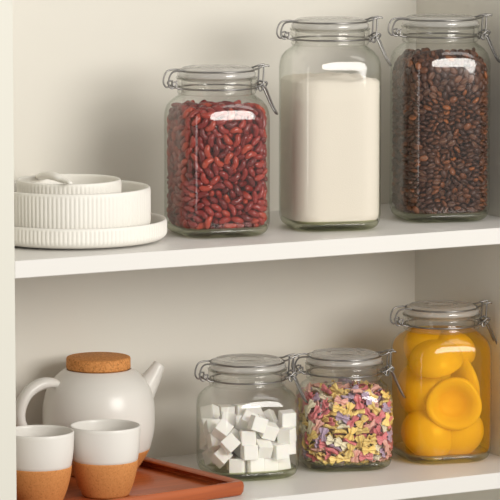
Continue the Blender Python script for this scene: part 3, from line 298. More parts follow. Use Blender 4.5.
-204,-73,270,-1,20,71,48,-187,272,-55,77,-18,220,-167,304,-12,-52,81,-106,237,285,38,87,-13,70,175,226,-7,62,74,139,-233,246,43,-88,-3,143,-138,271,47,-48,72,237,-116,277,49,83,19,110,171,239,79,-51,-11,-189,-144,239,-63,76,9,
-177,-81,253,48,79,3,-235,58,266,-19,22,26,-102,-210,256,-36,-20,90,-159,-200,280,-1,10,91,-219,-31,261,19,24,-94,-213,193,310,47,-85,-14,21,-191,247,-53,-82,-12,-10,-184,282,-7,26,69,-238,-127,317,23,10,-57,48,174,284,-73,19,20,
225,-23,274,26,-9,9,210,91,259,59,78,-6,173,92,269,13,-82,17,218,-186,247,16,31,-84,204,-55,259,-26,48,-16,214,143,279,8,14,23,-161,132,273,-18,-19,-33,-230,12,302,86,-24,1,-143,-197,252,-13,5,40,-174,-97,314,23,10,94,
-172,-109,284,-25,-93,16,-41,-184,259,-80,41,-39,-46,-232,278,-66,-74,-4,82,-210,276,12,-2,14,132,-164,299,-8,-19,97,202,-117,289,8,-1,-49,191,204,277,13,4,32,240,-62,310,-71,62,1,233,64,242,1,-95,25,221,179,291,47,84,-21,
-162,-124,254,2,37,54,-186,14,284,7,-56,79,-221,185,275,45,-26,-79,-173,-166,262,37,8,-73,-101,-205,294,-68,66,23,-196,72,281,22,78,-47,-242,117,284,56,64,13,-68,-206,309,79,-18,-39,29,-174,296,68,-26,34,154,-215,268,79,-56,6,
178,-150,288,-97,17,-1,228,82,297,25,-28,-77,243,130,300,-44,-45,60,158,224,276,-13,5,-90,225,-155,275,13,-9,-16,216,44,279,-72,38,-56,244,65,275,38,63,25,-202,-146,290,88,-35,-29,-233,78,295,-27,92,26,-189,165,274,-12,20,81,
-137,-155,268,3,-19,68,-198,-123,316,84,-33,-22,-174,45,295,5,72,-8,-225,155,328,17,95,-20,-136,237,256,7,96,-22,-16,-208,258,-40,65,-60,-7,-232,297,-46,-39,44,-198,-126,347,51,-84,8,182,-178,260,65,-64,-32,242,12,291,-26,-72,40,
124,240,296,-3,47,-87,166,-105,286,55,35,59,211,7,271,70,-22,52,-108,-168,321,-37,-10,87,-222,27,268,-76,-6,6,-124,-182,284,28,20,-57,-174,-161,300,59,-64,-45,-236,-56,338,31,35,86,-181,26,352,-37,71,58,88,-176,265,1,17,-97,
-189,-205,301,10,-4,27,-125,-198,335,87,-16,-21,142,-195,316,-15,87,-43,210,-82,285,-37,73,34,165,128,283,-18,91,-20,79,-177,295,5,-97,-17,196,103,284,66,-65,5,-231,-113,291,49,-5,-6,-194,151,306,-66,-73,11,-201,121,284,1,21,-16,
-149,-174,316,25,12,-35,-193,204,334,-77,61,10,-119,164,292,-3,32,-75,-132,235,305,37,88,-17,17,-209,278,-58,62,-45,215,20,318,58,-42,-64,164,-191,290,13,-19,-95,121,-187,344,-89,-9,-8,186,-8,315,60,-8,0,184,132,258,13,-2,44,
177,-69,263,59,-58,-20,178,-59,297,-8,-20,74,242,52,316,71,-52,-39,-239,-88,276,46,27,-55,-176,-66,286,-63,32,-36,-88,-170,295,-27,-59,75,-176,100,297,1,22,8,-174,85,337,-71,-21,-59,-170,232,280,-66,-3,23,120,-201,288,-38,-86,23,
221,176,347,-30,-93,12,190,-208,339,83,-48,24,192,204,306,12,-7,55,180,-169,313,32,93,-3,201,110,333,11,-9,-74,-234,-89,321,11,82,51,-203,-80,304,-61,68,38,-227,155,294,-92,16,22,-69,-176,339,-83,-1,-46,-236,-56,305,19,18,89,
-170,178,348,-8,19,-17,-142,205,294,-26,16,84,50,-208,299,5,11,94,58,-185,323,-4,15,-70,-175,6,319,-66,58,-32,227,-150,358,3,-1,98,235,-95,320,21,65,-66,156,-127,312,33,-8,-78,225,161,320,82,55,0,-235,-8,280,87,37,-9,
-232,125,315,-18,10,23,-206,-40,298,-22,80,-5,-113,240,336,-17,-12,-10,-34,-208,308,-6,47,-38,-163,-187,385,-1,-99,-3,142,143,302,-68,47,-33,238,-132,303,-55,81,-3,173,-86,343,47,-56,-67,235,-21,305,-91,35,0,192,-91,314,-87,-45,-6,
207,-43,302,64,36,65,190,181,328,-93,-10,11,-189,-163,333,29,-33,28,-186,-15,288,67,-12,-7,-168,214,312,81,56,-1,-174,-81,344,-34,-76,44,-236,117,347,7,28,84,-159,227,338,-8,13,53,-140,236,362,-10,3,-97,-47,-178,300,-83,19,49,
-93,-228,321,45,87,-2,204,88,359,-15,18,-34,93,177,352,49,-83,13,192,-184,358,-26,6,-4,237,132,337,10,30,-65,184,-51,359,-81,12,-10,214,118,308,61,74,12,-236,46,303,38,33,-21,-195,113,327,-4,-52,-81,-142,-210,312,-53,14,19,
-206,-84,347,-7,57,26,18,-209,327,-65,31,60,133,-154,329,15,13,50,220,-184,333,35,-22,-78,222,-176,380,1,-1,39,218,-64,334,-97,20,1,240,90,332,50,-74,20,199,-132,314,-99,1,-8,243,13,333,-46,65,-19,212,65,322,-29,73,-23,
-192,-160,369,93,-33,-5,-236,88,329,77,38,-8,-9,-181,312,12,27,89,-131,-156,341,87,-47,7,-186,144,343,-16,20,-35,75,-173,362,-69,20,48,38,-181,353,13,-33,79,-215,-3,374,-46,45,-56,157,-229,326,-19,-2,50,93,-213,315,12,-30,-91,
171,67,391,58,-30,-63,236,-136,332,0,7,-77,182,26,305,-22,21,31,207,134,361,62,-64,-27,-238,-132,368,-73,-65,13,-236,-22,316,78,-37,-6,-219,182,351,5,15,-90,-170,-196,338,41,-89,-12,-238,17,335,-38,22,85,-163,189,376,13,29,19,
-56,-217,339,8,2,-12,7,-178,337,-35,-13,-90,-126,-208,367,17,2,-2,157,-126,346,-3,-22,-90,166,-101,376,45,10,63,202,-97,370,-2,-12,72,116,169,374,26,41,24,176,216,333,-3,-23,-86,217,-37,379,11,71,2,178,-46,327,60,-77,-3,
-159,-133,360,-9,-28,-94,-204,68,316,2,1,99,-232,53,340,-4,-94,-27,-147,-172,361,-91,20,-16,-172,-95,375,15,-24,82,-237,-18,354,-32,-89,-6,-209,186,380,-22,-94,-18,-164,171,316,8,22,26,45,-172,398,-45,48,52,153,209,379,-65,68,13,
160,-172,341,-59,-76,12,184,-164,390,-56,77,25,218,0,351,-7,7,80,192,-150,338,-89,42,-6,180,12,345,-37,-26,-85,237,51,353,-29,-34,15,-206,31,315,-18,-42,-68,-180,-2,360,-76,19,38,-117,-189,392,90,16,-15,-240,73,368,62,-71,31,
-15,-216,333,54,-43,-66,47,-213,356,8,-47,86,24,175,326,69,15,-36,160,-214,353,8,-11,-40,114,-159,365,31,-53,77,212,20,395,-38,42,66,134,206,347,4,-1,29,235,-107,356,-36,91,-11,231,-27,333,-2,99,-2,-199,-121,375,34,90,-23,
-184,52,339,-14,46,-86,-227,152,363,10,-92,-36,-156,-124,390,38,89,20,-155,121,343,65,29,29,-187,215,365,20,-96,13,-95,-189,353,51,12,-37,45,-204,393,-22,74,-59,-202,43,383,-50,-67,6,194,36,354,82,27,-29,181,185,364,-43,-37,66,
232,-68,363,38,0,0,184,-61,389,6,37,-92,239,111,361,-4,-7,63,-207,-5,331,-67,51,36,-60,-232,367,69,-62,-28,-236,34,367,-77,-18,24,-206,76,355,63,-68,31,-65,-176,376,-17,-10,-18,111,-194,400,-41,90,7,125,-228,342,42,89,1,
156,-116,411,33,-70,-53,194,212,389,-4,22,91,166,234,363,0,-64,73,149,-180,370,59,79,-2,201,-104,340,52,-82,-18,199,84,395,37,-52,-47,-239,-93,353,8,-32,63,-238,114,377,66,-74,9,-201,-118,406,66,67,-18,-89,-212,381,-43,36,-80,
-209,-49,365,-93,7,-22,-184,217,393,20,-96,-1,-142,230,390,-49,-84,-3,12,-196,371,86,35,28,-242,-51,377,-55,64,-40,86,-206,345,36,85,25,190,-116,393,10,-2,-73,230,-128,382,99,-2,3,206,51,378,-49,18,25,185,-144,366,-42,87,-10,
244,-29,366,55,38,64,218,185,375,89,-39,6,-233,73,426,-9,-55,-77,-202,113,361,7,20,88,-92,-230,351,46,87,10,-229,-140,395,9,-7,97,-33,-182,339,-2,-33,-46,-90,-200,419,47,79,34,133,150,441,17,94,-6,164,-197,398,4,-15,97,
239,13,375,60,-67,39,181,-77,412,-90,-21,-16,243,34,402,-75,24,-59,-210,-75,386,-27,-11,92,-242,7,395,-22,-72,-19,-123,-200,427,-22,-14,71,-179,17,390,-5,-28,-79,226,-152,404,-97,20,-6,172,24,396,64,9,71,169,219,413,6,2,50,
235,-86,386,7,-23,87,233,75,380,3,26,91,172,182,398,-20,6,-12,-197,-166,404,-50,-60,43,-237,37,429,41,-81,-40,-120,-160,408,-2,-13,-14,-235,-76,410,-34,6,-34,-201,119,394,0,-27,78,-29,-208,370,-1,-52,79,-19,-176,373,-38,-22,-30,
112,-197,372,12,-6,-34,135,-158,394,-88,44,-2,207,199,420,45,86,14,233,-104,408,-94,-7,-19,172,-29,425,57,-37,-54,167,104,416,-31,29,-13,-202,-96,430,-8,-10,56,-237,-99,388,12,37,82,-232,155,394,4,0,-74,-154,-210,443,-79,23,-12,
-141,-147,429,69,70,9,-186,147,379,-7,-18,37,88,-168,402,18,-73,-63,-56,-208,402,36,-69,-60,32,-191,436,-59,45,-42,52,177,433,63,-13,-75,152,-138,379,-93,1,-25,123,-156,423,24,9,38,237,-15,405,36,-4,-44,147,182,425,-21,5,-10,
199,36,419,-28,18,70,205,-39,421,46,16,39,186,-22,349,-12,-79,58,155,145,418,-13,-11,-84,-179,-64,419,23,25,-83,-173,225,421,-27,23,-92,-101,-164,441,57,1,-11,-240,146,426,58,47,38,-216,186,414,68,66,-13,-125,231,415,13,4,66,
-19,-171,454,48,-41,51,114,-204,427,-92,-34,8,206,90,430,26,-88,-13,211,187,449,84,46,24,240,-87,440,11,-17,-61,198,-5,379,-77,-1,-17,233,147,376,-30,-29,-80,-156,-192,413,9,10,56,-238,50,400,5,8,80,-193,166,405,78,43,20,
-238,-117,422,-60,-79,-8,-92,-194,452,-51,-78,-33,-242,-40,434,-7,50,-42,12,-183,405,33,-16,-49,2,-198,430,41,-34,-61,240,-57,466,-38,51,36,208,-186,406,-98,15,2,235,-59,410,89,36,-14,171,76,461,-47,5,-71,230,-129,427,4,-6,-1,
236,41,439,37,78,-48,224,164,404,-2,0,97,-166,-106,419,-7,-22,84,-207,16,411,24,-26,-55,-182,182,467,-49,78,-23,-168,-150,402,-73,36,-11,-209,-150,439,-10,7,71,-215,-49,407,-31,36,68,-199,196,437,-36,-87,29,80,-208,380,-32,-58,45,
84,-232,412,60,-78,12,-206,-25,433,-61,-30,28,223,-169,433,39,85,13,232,157,433,12,-14,-48,185,-124,423,-67,-63,-19,235,107,392,35,-89,24,-176,-123,440,-65,70,11,-182,223,456,-83,-28,21,-155,-195,475,-66,71,-15,
-195,64,421,-18,54,-79,-141,230,441,92,-33,12,-29,-172,409,22,59,-74,61,-173,441,50,-40,73,235,46,478,72,-27,26,155,-202,427,4,12,72,205,-201,455,-11,13,-94,177,63,430,-85,-37,35,174,34,469,-4,-51,-21,192,159,424,-5,13,84,
230,-124,456,4,-5,6,186,-144,444,19,-34,87,233,69,410,9,0,-96,-238,-50,465,-50,-83,5,-233,-20,406,53,6,24,-237,108,406,-7,6,-84,-174,-169,432,-8,-16,-44,-14,-207,401,-10,36,-15,93,-184,444,67,62,11,177,-215,480,-38,-89,-2,
153,-122,453,-81,-7,56,179,215,440,11,-5,71,166,-161,417,-86,46,-5,238,-32,433,-80,-45,20,202,124,410,-22,-8,-96,-235,-78,440,-4,12,36,-178,9,448,-49,-38,-18,-210,82,388,86,3,-17,-171,-185,502,-12,34,-87,-136,-182,451,-3,8,89,
-177,152,441,-67,-61,40,-216,187,471,75,58,-16,-171,95,404,4,19,-85,-57,-184,436,0,50,85,121,-151,460,-1,76,-56,239,75,443,76,-55,28,151,121,468,45,43,74,184,-177,442,-87,11,6,232,9,433,98,1,8,239,121,417,-1,22,62,
-201,-86,465,46,71,-47,-240,-86,476,39,-23,74,-207,133,426,0,18,-91,-121,-160,475,23,10,6,-225,-159,468,44,-87,-10,-177,-29,462,3,-31,72,54,-202,462,-88,-2,22,112,-172,487,17,28,-45,207,-62,449,-59,43,40,166,226,491,-14,95,22,
146,-165,445,43,-55,-66,202,57,452,-32,-67,-28,201,86,473,-68,1,54,-143,-138,458,-93,28,0,-172,-16,424,-64,17,-72,-69,-209,475,-34,88,19,-240,105,442,-21,46,-11,-166,229,510,-15,92,33,68,-201,424,35,-85,31,20,178,439,-21,82,-42,
185,-166,498,5,-12,-89,171,-82,443,72,53,27,213,145,454,92,28,22,205,-94,437,66,9,-59,233,113,447,94,31,0,-196,35,443,-38,-22,9,-220,168,450,-40,4,-17,-197,-179,481,-1,11,-97,-167,-150,487,-35,16,16,-152,157,509,-13,2,44,
-196,133,474,-16,12,69,69,-169,515,-76,9,16,-225,139,518,-7,59,79,128,-203,453,1,17,-43,162,-191,463,44,11,-54,208,24,456,-90,5,-10,194,167,473,10,10,54,143,240,467,-17,-81,-54,235,-163,469,-40,65,-50,234,-123,487,14,-23,-9,
237,83,471,-31,-8,39,-242,-118,500,-57,64,-29,-228,2,434,9,-23,-95,-202,96,427,-55,-29,-52,-73,-233,435,44,-66,-49,-232,-12,467,55,5,-6,-199,15,475,-63,68,-13,-59,-175,465,-15,27,92,94,-204,476,-84,26,-2,203,-174,523,84,-50,-15,
169,-153,473,-36,-91,-11,234,-90,468,-14,12,93,233,14,485,28,-13,-4,232,98,498,-16,98,7,-208,-117,456,-94,24,-18,-202,-48,465,41,-32,-35,-185,109,457,-18,-22,-49,-80,-173,488,-8,96,6,-219,-113,485,34,-7,-79,-174,43,478,-64,63,-6,
-124,241,469,-5,50,83,78,-170,475,4,-85,-42,-3,-233,469,-66,68,-29,-163,-222,537,77,60,2,145,-166,501,-25,50,-78,241,139,513,-56,47,-39,207,-189,483,-15,8,94,197,73,514,66,71,-14,206,201,491,94,-24,-19,-236,-45,495,-92,-30,19,
-234,22,457,-3,-3,35,-227,133,455,96,-15,-14,-178,-157,459,-6,-3,-48,-154,221,479,61,70,33,15,-182,465,45,59,50,239,93,526,-4,-1,-78,138,-209,480,0,28,-35,174,-77,474,-21,-5,52,187,208,467,16,-1,43,190,-110,466,4,-10,7,
-217,-150,497,36,-90,-19,-223,103,470,29,-27,79,-224,172,532,5,-1,43,-33,-211,439,-20,66,68,-30,-170,497,63,-5,1,-176,219,540,79,58,-5,172,193,516,67,-70,18,189,-209,507,-49,-83,2,200,43,494,-66,-62,36,206,-149,472,-21,-60,41,
175,4,448,62,72,-28,231,121,475,-14,98,0,-114,-197,477,-37,-85,-34,-206,61,460,-74,-49,43,-197,209,489,6,16,25,-182,-120,502,55,80,-21,-196,-185,610,49,-71,48,-196,202,519,-26,-92,-10,5,-207,493,-74,-65,1,36,-177,494,21,8,-36,
-44,210,508,-1,44,80,158,-154,535,-41,-78,-45,232,-93,513,-80,1,-2,154,124,504,19,33,91,203,169,507,1,97,13,231,-16,493,2,-44,88,228,161,483,56,-78,6,-167,-106,475,80,53,15,-232,33,489,0,52,-81,-188,160,494,4,-13,-73,
-52,-195,512,-10,-32,57,-192,-153,523,-15,-61,41,-244,-3,504,-38,51,-50,-22,-198,475,30,15,18,19,-170,531,-66,-37,-33,151,-197,510,-51,79,30,153,-125,569,45,31,83,227,13,514,-5,98,-11,223,163,536,-39,90,-6,230,-162,503,-18,-11,65,
208,-42,480,44,-71,50,198,131,495,91,-36,-6,-111,-166,503,-12,-8,22,-241,64,463,-36,-11,75,-187,38,510,-79,-11,-5,-22,-212,512,-76,35,-48,-236,139,553,70,-69,-7,146,133,539,-7,44,35,211,-128,509,59,71,12,233,-12,460,97,-3,16,
169,17,547,-62,-19,69,-204,-72,496,7,-31,-36,-208,11,509,-61,7,-17,-222,172,503,11,-9,-96,-95,-201,504,-7,22,-96,-132,-152,556,-6,-26,54,-237,-104,534,-53,83,-4,-196,116,507,31,91,-3,93,-232,516,4,-7,-72,67,-208,501,-38,-55,46,
215,-115,539,21,-26,-66,105,-192,509,23,-1,-8,107,162,550,-8,17,92,165,93,528,-53,-70,36,207,-80,491,27,9,41,197,1,477,71,-14,-60,-159,-153,526,57,-23,-33,-213,-15,526,49,-42,23,-231,144,484,-22,0,29,-181,174,527,38,0,40,
77,-171,588,1,-10,98,-14,174,514,94,-6,-23,122,-214,531,-39,-81,-5,153,-169,567,60,76,3,233,61,507,94,3,11,213,181,590,9,52,-79,178,-118,493,22,3,82,195,-23,512,4,68,-6,209,118,522,46,-85,-19,-239,72,493,60,-77,10,
-210,-112,520,73,56,21,-233,-76,515,-97,2,-10,-237,104,536,-16,-4,-52,-135,240,534,86,10,-14,38,-225,494,57,-69,-26,-77,-233,574,-23,38,-66,159,-210,556,10,3,-15,91,-163,555,59,-27,40,232,-26,524,96,21,1,210,202,524,-54,32,-19,
187,-101,524,9,46,2,-198,-23,494,19,-29,-46,-203,79,490,67,-42,-37,-220,66,519,-91,30,11,-118,-156,531,9,93,15,-173,-142,557,-96,-22,-1,12,-208,521,10,8,85,-168,223,571,-17,-7,96,81,-196,534,-95,26,3,232,-164,537,-59,-63,22,
210,196,561,-1,32,-23,172,224,529,70,-59,27,206,-64,521,62,72,-6,197,89,542,1,13,-29,-207,-72,546,18,-22,-19,-203,-49,521,-36,-2,90,-157,111,524,-52,-17,51,-79,-170,527,-66,4,30,-239,2,543,-37,14,60,-74,-210,529,-92,36,-5,
-34,-207,542,-12,-15,81,244,9,549,69,-29,-62,118,-188,568,1,21,-67,184,-153,584,-85,35,-11,233,88,555,-21,-93,25,144,157,565,-17,10,-72,107,158,590,-25,44,24,243,-122,530,-6,-63,-2,206,35,530,-6,85,-51,224,158,565,-18,96,0,
-182,-111,540,-28,-70,27,-232,38,527,1,88,46,-236,107,506,37,90,-9,-138,-198,515,-5,64,37,-113,-198,537,-43,39,-39,-237,70,554,51,5,-40,-174,140,533,16,-18,18,-198,111,539,4,-9,87,-47,-170,556,17,60,-69,-63,-198,563,-59,-67,-42,
-184,-121,581,-68,54,-40,50,175,543,9,-7,98,148,-155,596,7,-5,87,176,152,576,49,-84,-5,174,157,609,-38,42,-77,126,-177,539,7,-87,-47,240,-55,506,-62,-69,35,232,126,545,-98,-7,12,-166,-179,542,38,36,-71,-194,42,571,22,-47,-70,
-196,65,541,-44,-84,12,-145,-199,567,85,1,-11,-184,-39,554,-49,2,-6,-201,150,554,-53,-81,20,-110,233,561,-12,9,70,-215,61,583,6,-18,-88,-128,238,588,-87,-22,-39,126,-145,566,17,64,-28,182,54,546,-3,-94,32,201,130,686,-95,-12,21,
234,56,542,-23,-60,75,184,130,547,-88,-36,-9,-235,-37,529,-91,11,-27,-213,-122,552,-53,78,21,-216,97,563,97,-17,-2,-169,179,559,15,-7,-79,28,-233,542,-2,-4,49,43,-195,527,69,0,-69,239,46,583,14,6,-61,188,-199,576,-59,36,-33,
218,-183,590,3,5,-80,239,-105,565,-19,4,77,175,-186,542,-66,-68,-25,207,2,542,-94,16,15,-183,-167,577,-23,94,19,-236,-81,560,-9,-6,90,-166,80,555,-45,-43,43,-98,-198,576,-62,71,19,-94,-170,561,5,15,-96,-17,-175,536,38,14,-85,
21,169,586,11,-78,56,47,-171,564,-86,11,13,187,-110,564,27,42,-50,190,209,595,26,9,-88,142,237,546,17,96,-19,211,-181,561,-93,31,-5,200,-83,558,-14,72,60,189,176,546,-8,17,72,-210,-140,586,14,82,26,-222,177,574,20,-10,40,
11,-198,551,-20,96,3,-11,-222,571,-10,-83,53,152,-202,588,-87,-41,-15,102,-231,671,67,64,17,213,-48,572,16,-3,97,71,168,572,80,-7,-6,177,228,568,68,1,-42,194,-145,554,36,16,-28,235,-67,542,0,-93,20,235,119,573,4,2,-37,
-233,-38,562,27,93,19,-159,-106,617,-25,-80,7,-169,179,588,-14,-97,-10,-202,199,559,-10,-34,57,-98,-160,598,30,66,68,16,-168,649,57,24,-12,88,-210,594,-2,5,-16,202,-144,612,-12,27,-54,234,126,601,88,43,3,229,-148,569,-47,-83,25,
201,-38,548,-11,26,-60,203,143,591,31,-89,-25,-177,-66,580,94,10,23,-200,16,546,-66,60,-42,-175,13,590,20,82,-34,-161,-193,638,-29,40,85,-171,-13,571,46,73,10,-205,190,609,-8,-28,87,54,-213,561,-63,-69,24,163,-147,626,8,-14,4,
205,-118,588,-94,-11,20,197,105,572,13,-17,-59,-157,-105,575,49,60,58,-174,85,586,95,-8,27,-133,-171,581,3,-16,98,-224,-164,613,-82,-55,-7,-196,-46,594,-29,-2,59,-170,203,615,16,-4,91,-190,214,593,-93,-23,-1,0,-169,579,72,-18,12,
31,-176,606,-49,31,-79,-233,58,642,-49,-7,21,85,-202,564,-51,-77,28,142,-187,618,-18,12,-64,203,62,574,-26,-41,-68,237,-140,596,2,27,63,212,32,562,-97,-7,17,-223,-100,585,-8,-97,-15,-233,36,559,-27,-92,-23,-205,118,585,58,-54,-16,
-202,78,608,90,-33,-15,-48,-232,590,2,11,70,-27,-193,576,71,40,-26,191,-171,645,-12,14,-64,117,-179,599,-80,55,18,237,-70,616,85,-31,29,206,190,622,14,-26,-87,240,-28,557,6,-35,69,-169,-147,608,0,-20,75,-237,-23,591,-18,14,-38,
-239,129,584,66,-64,-23,-155,-195,601,-37,-83,36,-172,-181,668,-4,1,-53,-189,-95,608,-52,34,51,-185,146,581,-52,-79,29,79,-218,627,-23,82,28,-80,-198,604,23,-1,77,208,29,600,33,-87,-32,1,171,551,-16,47,85,135,-229,604,7,-5,-58,
192,-160,730,44,-85,-21,155,230,602,99,4,-2,235,-84,587,38,91,-12,224,159,614,-8,-9,-97,-233,-128,607,78,16,23,-206,-12,574,39,30,-69,-236,88,592,-76,-36,13,-117,-189,604,-6,-24,73,-186,-166,633,46,79,-27,-232,-56,613,96,19,-3,
-183,134,638,-87,22,-28,-150,228,604,43,75,47,-49,-170,595,3,-88,-45,232,-106,613,-94,18,-8,200,65,613,29,-83,17,232,-134,629,-86,40,-3,208,-2,573,44,20,12,183,219,641,-29,-91,12,-145,-137,587,-86,-23,-11,-233,-63,585,-5,-96,21,
-221,165,627,-10,11,-35,-139,-132,628,17,-48,65,-205,-148,660,5,-99,5,-237,54,606,24,4,-90,-178,151,609,-4,10,1,-195,132,666,32,-18,-26,-22,171,585,68,49,-36,197,-74,597,58,-66,-41,224,120,629,3,1,25,183,-180,609,7,12,93,
235,-36,591,-17,-87,37,232,87,588,-92,-10,2,-233,-94,615,13,-23,-95,-233,13,577,0,32,-89,-223,158,599,-5,9,-35,-107,-157,637,-21,-81,41,-153,-109,767,21,30,76,-174,-70,620,82,33,-28,21,-200,580,99,2,5,43,-211,611,-18,49,0,
105,-201,620,-91,34,-8,160,-190,642,14,35,50,233,-133,663,81,-39,-2,221,-177,621,29,20,69,196,-26,603,42,28,44,195,107,606,-74,61,12,-155,-154,688,-45,-87,-15,-199,30,604,14,-16,-74,-238,11,610,-87,-41,23,-204,201,639,-14,0,48,
-9,-200,608,-32,-15,-76,-125,236,627,-26,21,-22,95,-164,632,70,-41,56,137,-181,668,-7,9,88,232,-18,617,-11,-97,14,173,25,583,67,-69,-12,208,203,663,69,-3,-46,-237,-130,641,65,-71,22,-204,-14,611,22,-4,33,-232,126,613,9,3,-32,
-200,-109,648,-25,-3,-16,-228,144,691,-14,-95,18,-57,-204,645,-55,-76,-4,125,-149,630,68,14,-71,220,-96,641,-3,18,96,234,164,732,-52,44,-28,-232,-77,640,-6,98,-11,-204,-119,678,24,-96,5,-118,-193,633,17,16,-95,
-139,-217,665,-5,-6,65,-233,-27,629,3,97,-13,-232,165,661,-79,-39,35,-168,226,640,37,-87,13,-8,-168,616,76,2,-1,203,144,716,-1,-3,75,222,-178,682,-21,4,58,174,36,644,-52,43,33,230,123,659,-32,89,-27,195,-124,644,26,-3,-40,
202,11,627,-91,-6,29,230,164,672,-85,47,-10,-199,-131,629,-25,7,37,-201,66,665,-13,1,-91,-199,103,637,16,-60,-10,-88,-222,630,-67,64,-26,-47,-197,614,61,-75,-21,-98,-201,663,-92,-18,29,64,-179,615,65,69,26,159,-147,656,5,31,-88,
233,-63,651,-76,-7,12,198,-90,666,-8,-4,-71,241,6,593,58,55,57,236,75,613,12,19,-35,-168,-42,647,-30,-56,49,-183,67,636,16,-12,5,-130,-137,671,-50,-52,67,-216,36,632,14,-61,-76,-141,237,659,-5,-19,-97,-30,-173,647,-40,84,23,
17,-200,672,89,-3,-42,64,-165,696,-73,12,26,99,-113,1010,-56,-23,-77,234,59,666,-86,32,1,183,172,678,81,53,-19,186,-104,621,-16,31,-88,174,-79,644,36,-91,3,228,164,642,3,-4,76,-164,-141,651,-9,-46,-20,-171,30,634,-62,-46,-60,
-170,94,622,-88,7,-34,-142,-164,629,28,-35,61,-240,-114,697,-75,-56,33,-233,-45,656,-12,-8,98,-200,205,667,-1,-6,-86,6,-197,638,-39,2,-18,60,-167,655,67,28,-12,189,-171,701,-25,11,-36,193,201,698,11,6,44,225,-161,650,25,14,93,
240,45,626,-64,60,15,244,89,646,-52,44,-50,-240,-108,664,8,19,75,-220,4,638,18,-86,45,-230,131,642,3,0,99,-194,-162,688,7,-17,-49,-240,37,674,-62,74,-21,-173,225,687,-16,21,-91,51,-193,643,32,84,-41,-17,-170,685,-56,18,-14,
150,-132,688,-33,-89,-28,111,-152,672,4,75,-56,173,219,677,-67,-54,40,77,171,658,-26,86,-41,197,-17,643,-61,-64,-18,208,-51,625,-25,-1,12,-161,-115,671,-2,-50,-70,-174,0,644,-72,-11,-46,-236,93,627,-91,-36,-15,
-130,-173,661,-28,-95,-4,-96,-166,672,-5,43,58,-31,-232,643,23,25,50,-85,-168,714,-40,-64,-5,234,35,682,-88,33,8,119,-196,648,6,26,71,190,-138,677,82,-22,-48,195,50,680,-78,-40,4,240,7,637,75,-45,44,208,72,645,16,-94,-18,
-218,-80,669,21,32,90,-171,16,687,-52,46,62,-203,25,661,7,-95,-25,-161,-191,698,-8,41,-20,-198,-15,662,-3,-20,56,-134,-208,714,17,17,95,-59,-167,676,-65,40,18,23,-167,691,-65,32,41,177,-176,672,-85,47,-1,188,-207,689,-27,-95,-10,
237,-44,681,10,53,72,219,173,699,-24,94,7,194,-84,704,43,47,-16,199,-42,660,29,-11,67,197,142,659,17,15,49,-189,-52,676,-21,96,-9,-173,-80,654,-94,23,8,-70,-174,637,49,8,46,-189,-176,751,96,0,6,-237,82,686,19,18,87,
-24,-197,665,-90,16,-3,80,-233,693,38,-54,-58,-166,-47,709,70,24,60,138,-230,676,-27,-10,62,160,-138,722,69,-1,-35,168,-25,681,70,-37,-51,204,202,839,31,62,-45,235,-30,646,27,16,-32,-207,-138,707,93,23,-3,-197,-43,631,-35,48,-68,
-232,90,656,-8,12,-98,-198,-57,713,-46,25,78,232,71,704,18,7,2,170,226,711,36,86,-18,84,-190,665,-3,27,-68,228,-168,718,-67,-64,-10,198,-13,691,21,12,93,203,191,723,28,-94,-12,215,-146,697,92,0,-23,217,35,648,12,68,68,
198,94,675,26,24,91,-235,-44,685,91,-38,1,-170,52,672,-60,55,-57,-232,119,673,-5,-86,46,-121,-186,692,24,-31,12,-171,-154,719,79,39,20,-234,-6,669,19,-2,-97,-188,167,658,-13,-6,98,100,-165,710,70,41,41,-12,-176,719,28,2,49,
200,-207,717,48,-85,-18,211,-186,744,26,12,88,236,-84,695,-21,23,88,237,137,694,12,33,-49,239,-99,670,60,76,-16,-203,-18,692,19,11,61,-196,97,684,-27,-19,23,-200,201,703,29,49,-80,-129,240,696,39,5,-5,-49,-167,718,38,-48,60,
194,70,741,33,-78,51,-42,168,699,30,58,-51,109,-193,688,78,59,2,129,-149,712,-71,38,-46,199,17,673,55,-30,53,234,-4,674,-8,-19,-25,234,96,683,-6,19,-20,-166,31,759,-75,3,-65,-222,178,697,26,-68,18,-108,-161,748,21,10,75,
-236,-59,712,2,-1,-84,-72,-197,683,37,23,-9,-185,130,734,-58,-75,-26,189,-120,723,-10,-44,88,240,-53,741,1,22,61,210,195,764,2,28,-26,200,-54,686,-91,20,5,199,46,711,-89,36,17,-210,-92,700,-1,0,92,-204,26,693,-33,-17,17,
-156,-189,740,18,-34,-64,-166,-36,750,54,-38,-54,52,-198,679,40,-17,-41,-36,-199,696,-7,-98,-9,207,-193,775,-67,-69,-23,91,-226,725,-14,4,-87,233,-166,762,26,62,-6,181,201,746,-26,-7,37,156,233,739,-39,-5,-11,
210,-111,696,-64,53,38,228,-61,713,97,-4,9,200,97,707,-17,0,51,-220,-115,724,28,90,-30,-214,112,707,-4,-33,46,-137,-169,719,-86,-4,-42,-185,87,720,-15,91,-23,28,-197,705,-81,-48,2,-203,192,777,38,-9,-38,158,-177,727,34,31,74,
182,-211,742,47,83,21,202,6,716,31,-87,24,84,190,694,-58,-26,-25,237,-126,711,-87,-34,31,-210,-87,732,14,82,-54,-207,60,701,81,19,-35,-158,-148,791,76,-57,-9,-217,179,744,-1,-71,69,-165,222,716,60,-78,3,49,-232,734,57,-80,-7,
48,-232,706,-53,84,-8,41,-193,741,64,5,42,151,-176,695,82,-55,9,168,-136,755,16,-93,12,204,-56,766,11,-96,16,232,-93,729,-98,2,5,235,-21,704,-37,-91,15,238,118,717,27,20,-72,-200,-145,740,-85,-11,-2,-193,-26,723,-47,-8,20,
-218,151,722,0,88,45,-139,-140,746,-38,-28,52,-202,210,744,72,-12,50,-129,238,729,18,-95,18,221,186,796,-55,62,18,234,-129,743,-5,1,33,239,34,713,-61,77,12,228,97,735,1,93,32,-239,-116,752,-24,-8,-60,-239,-8,700,-20,5,-73,
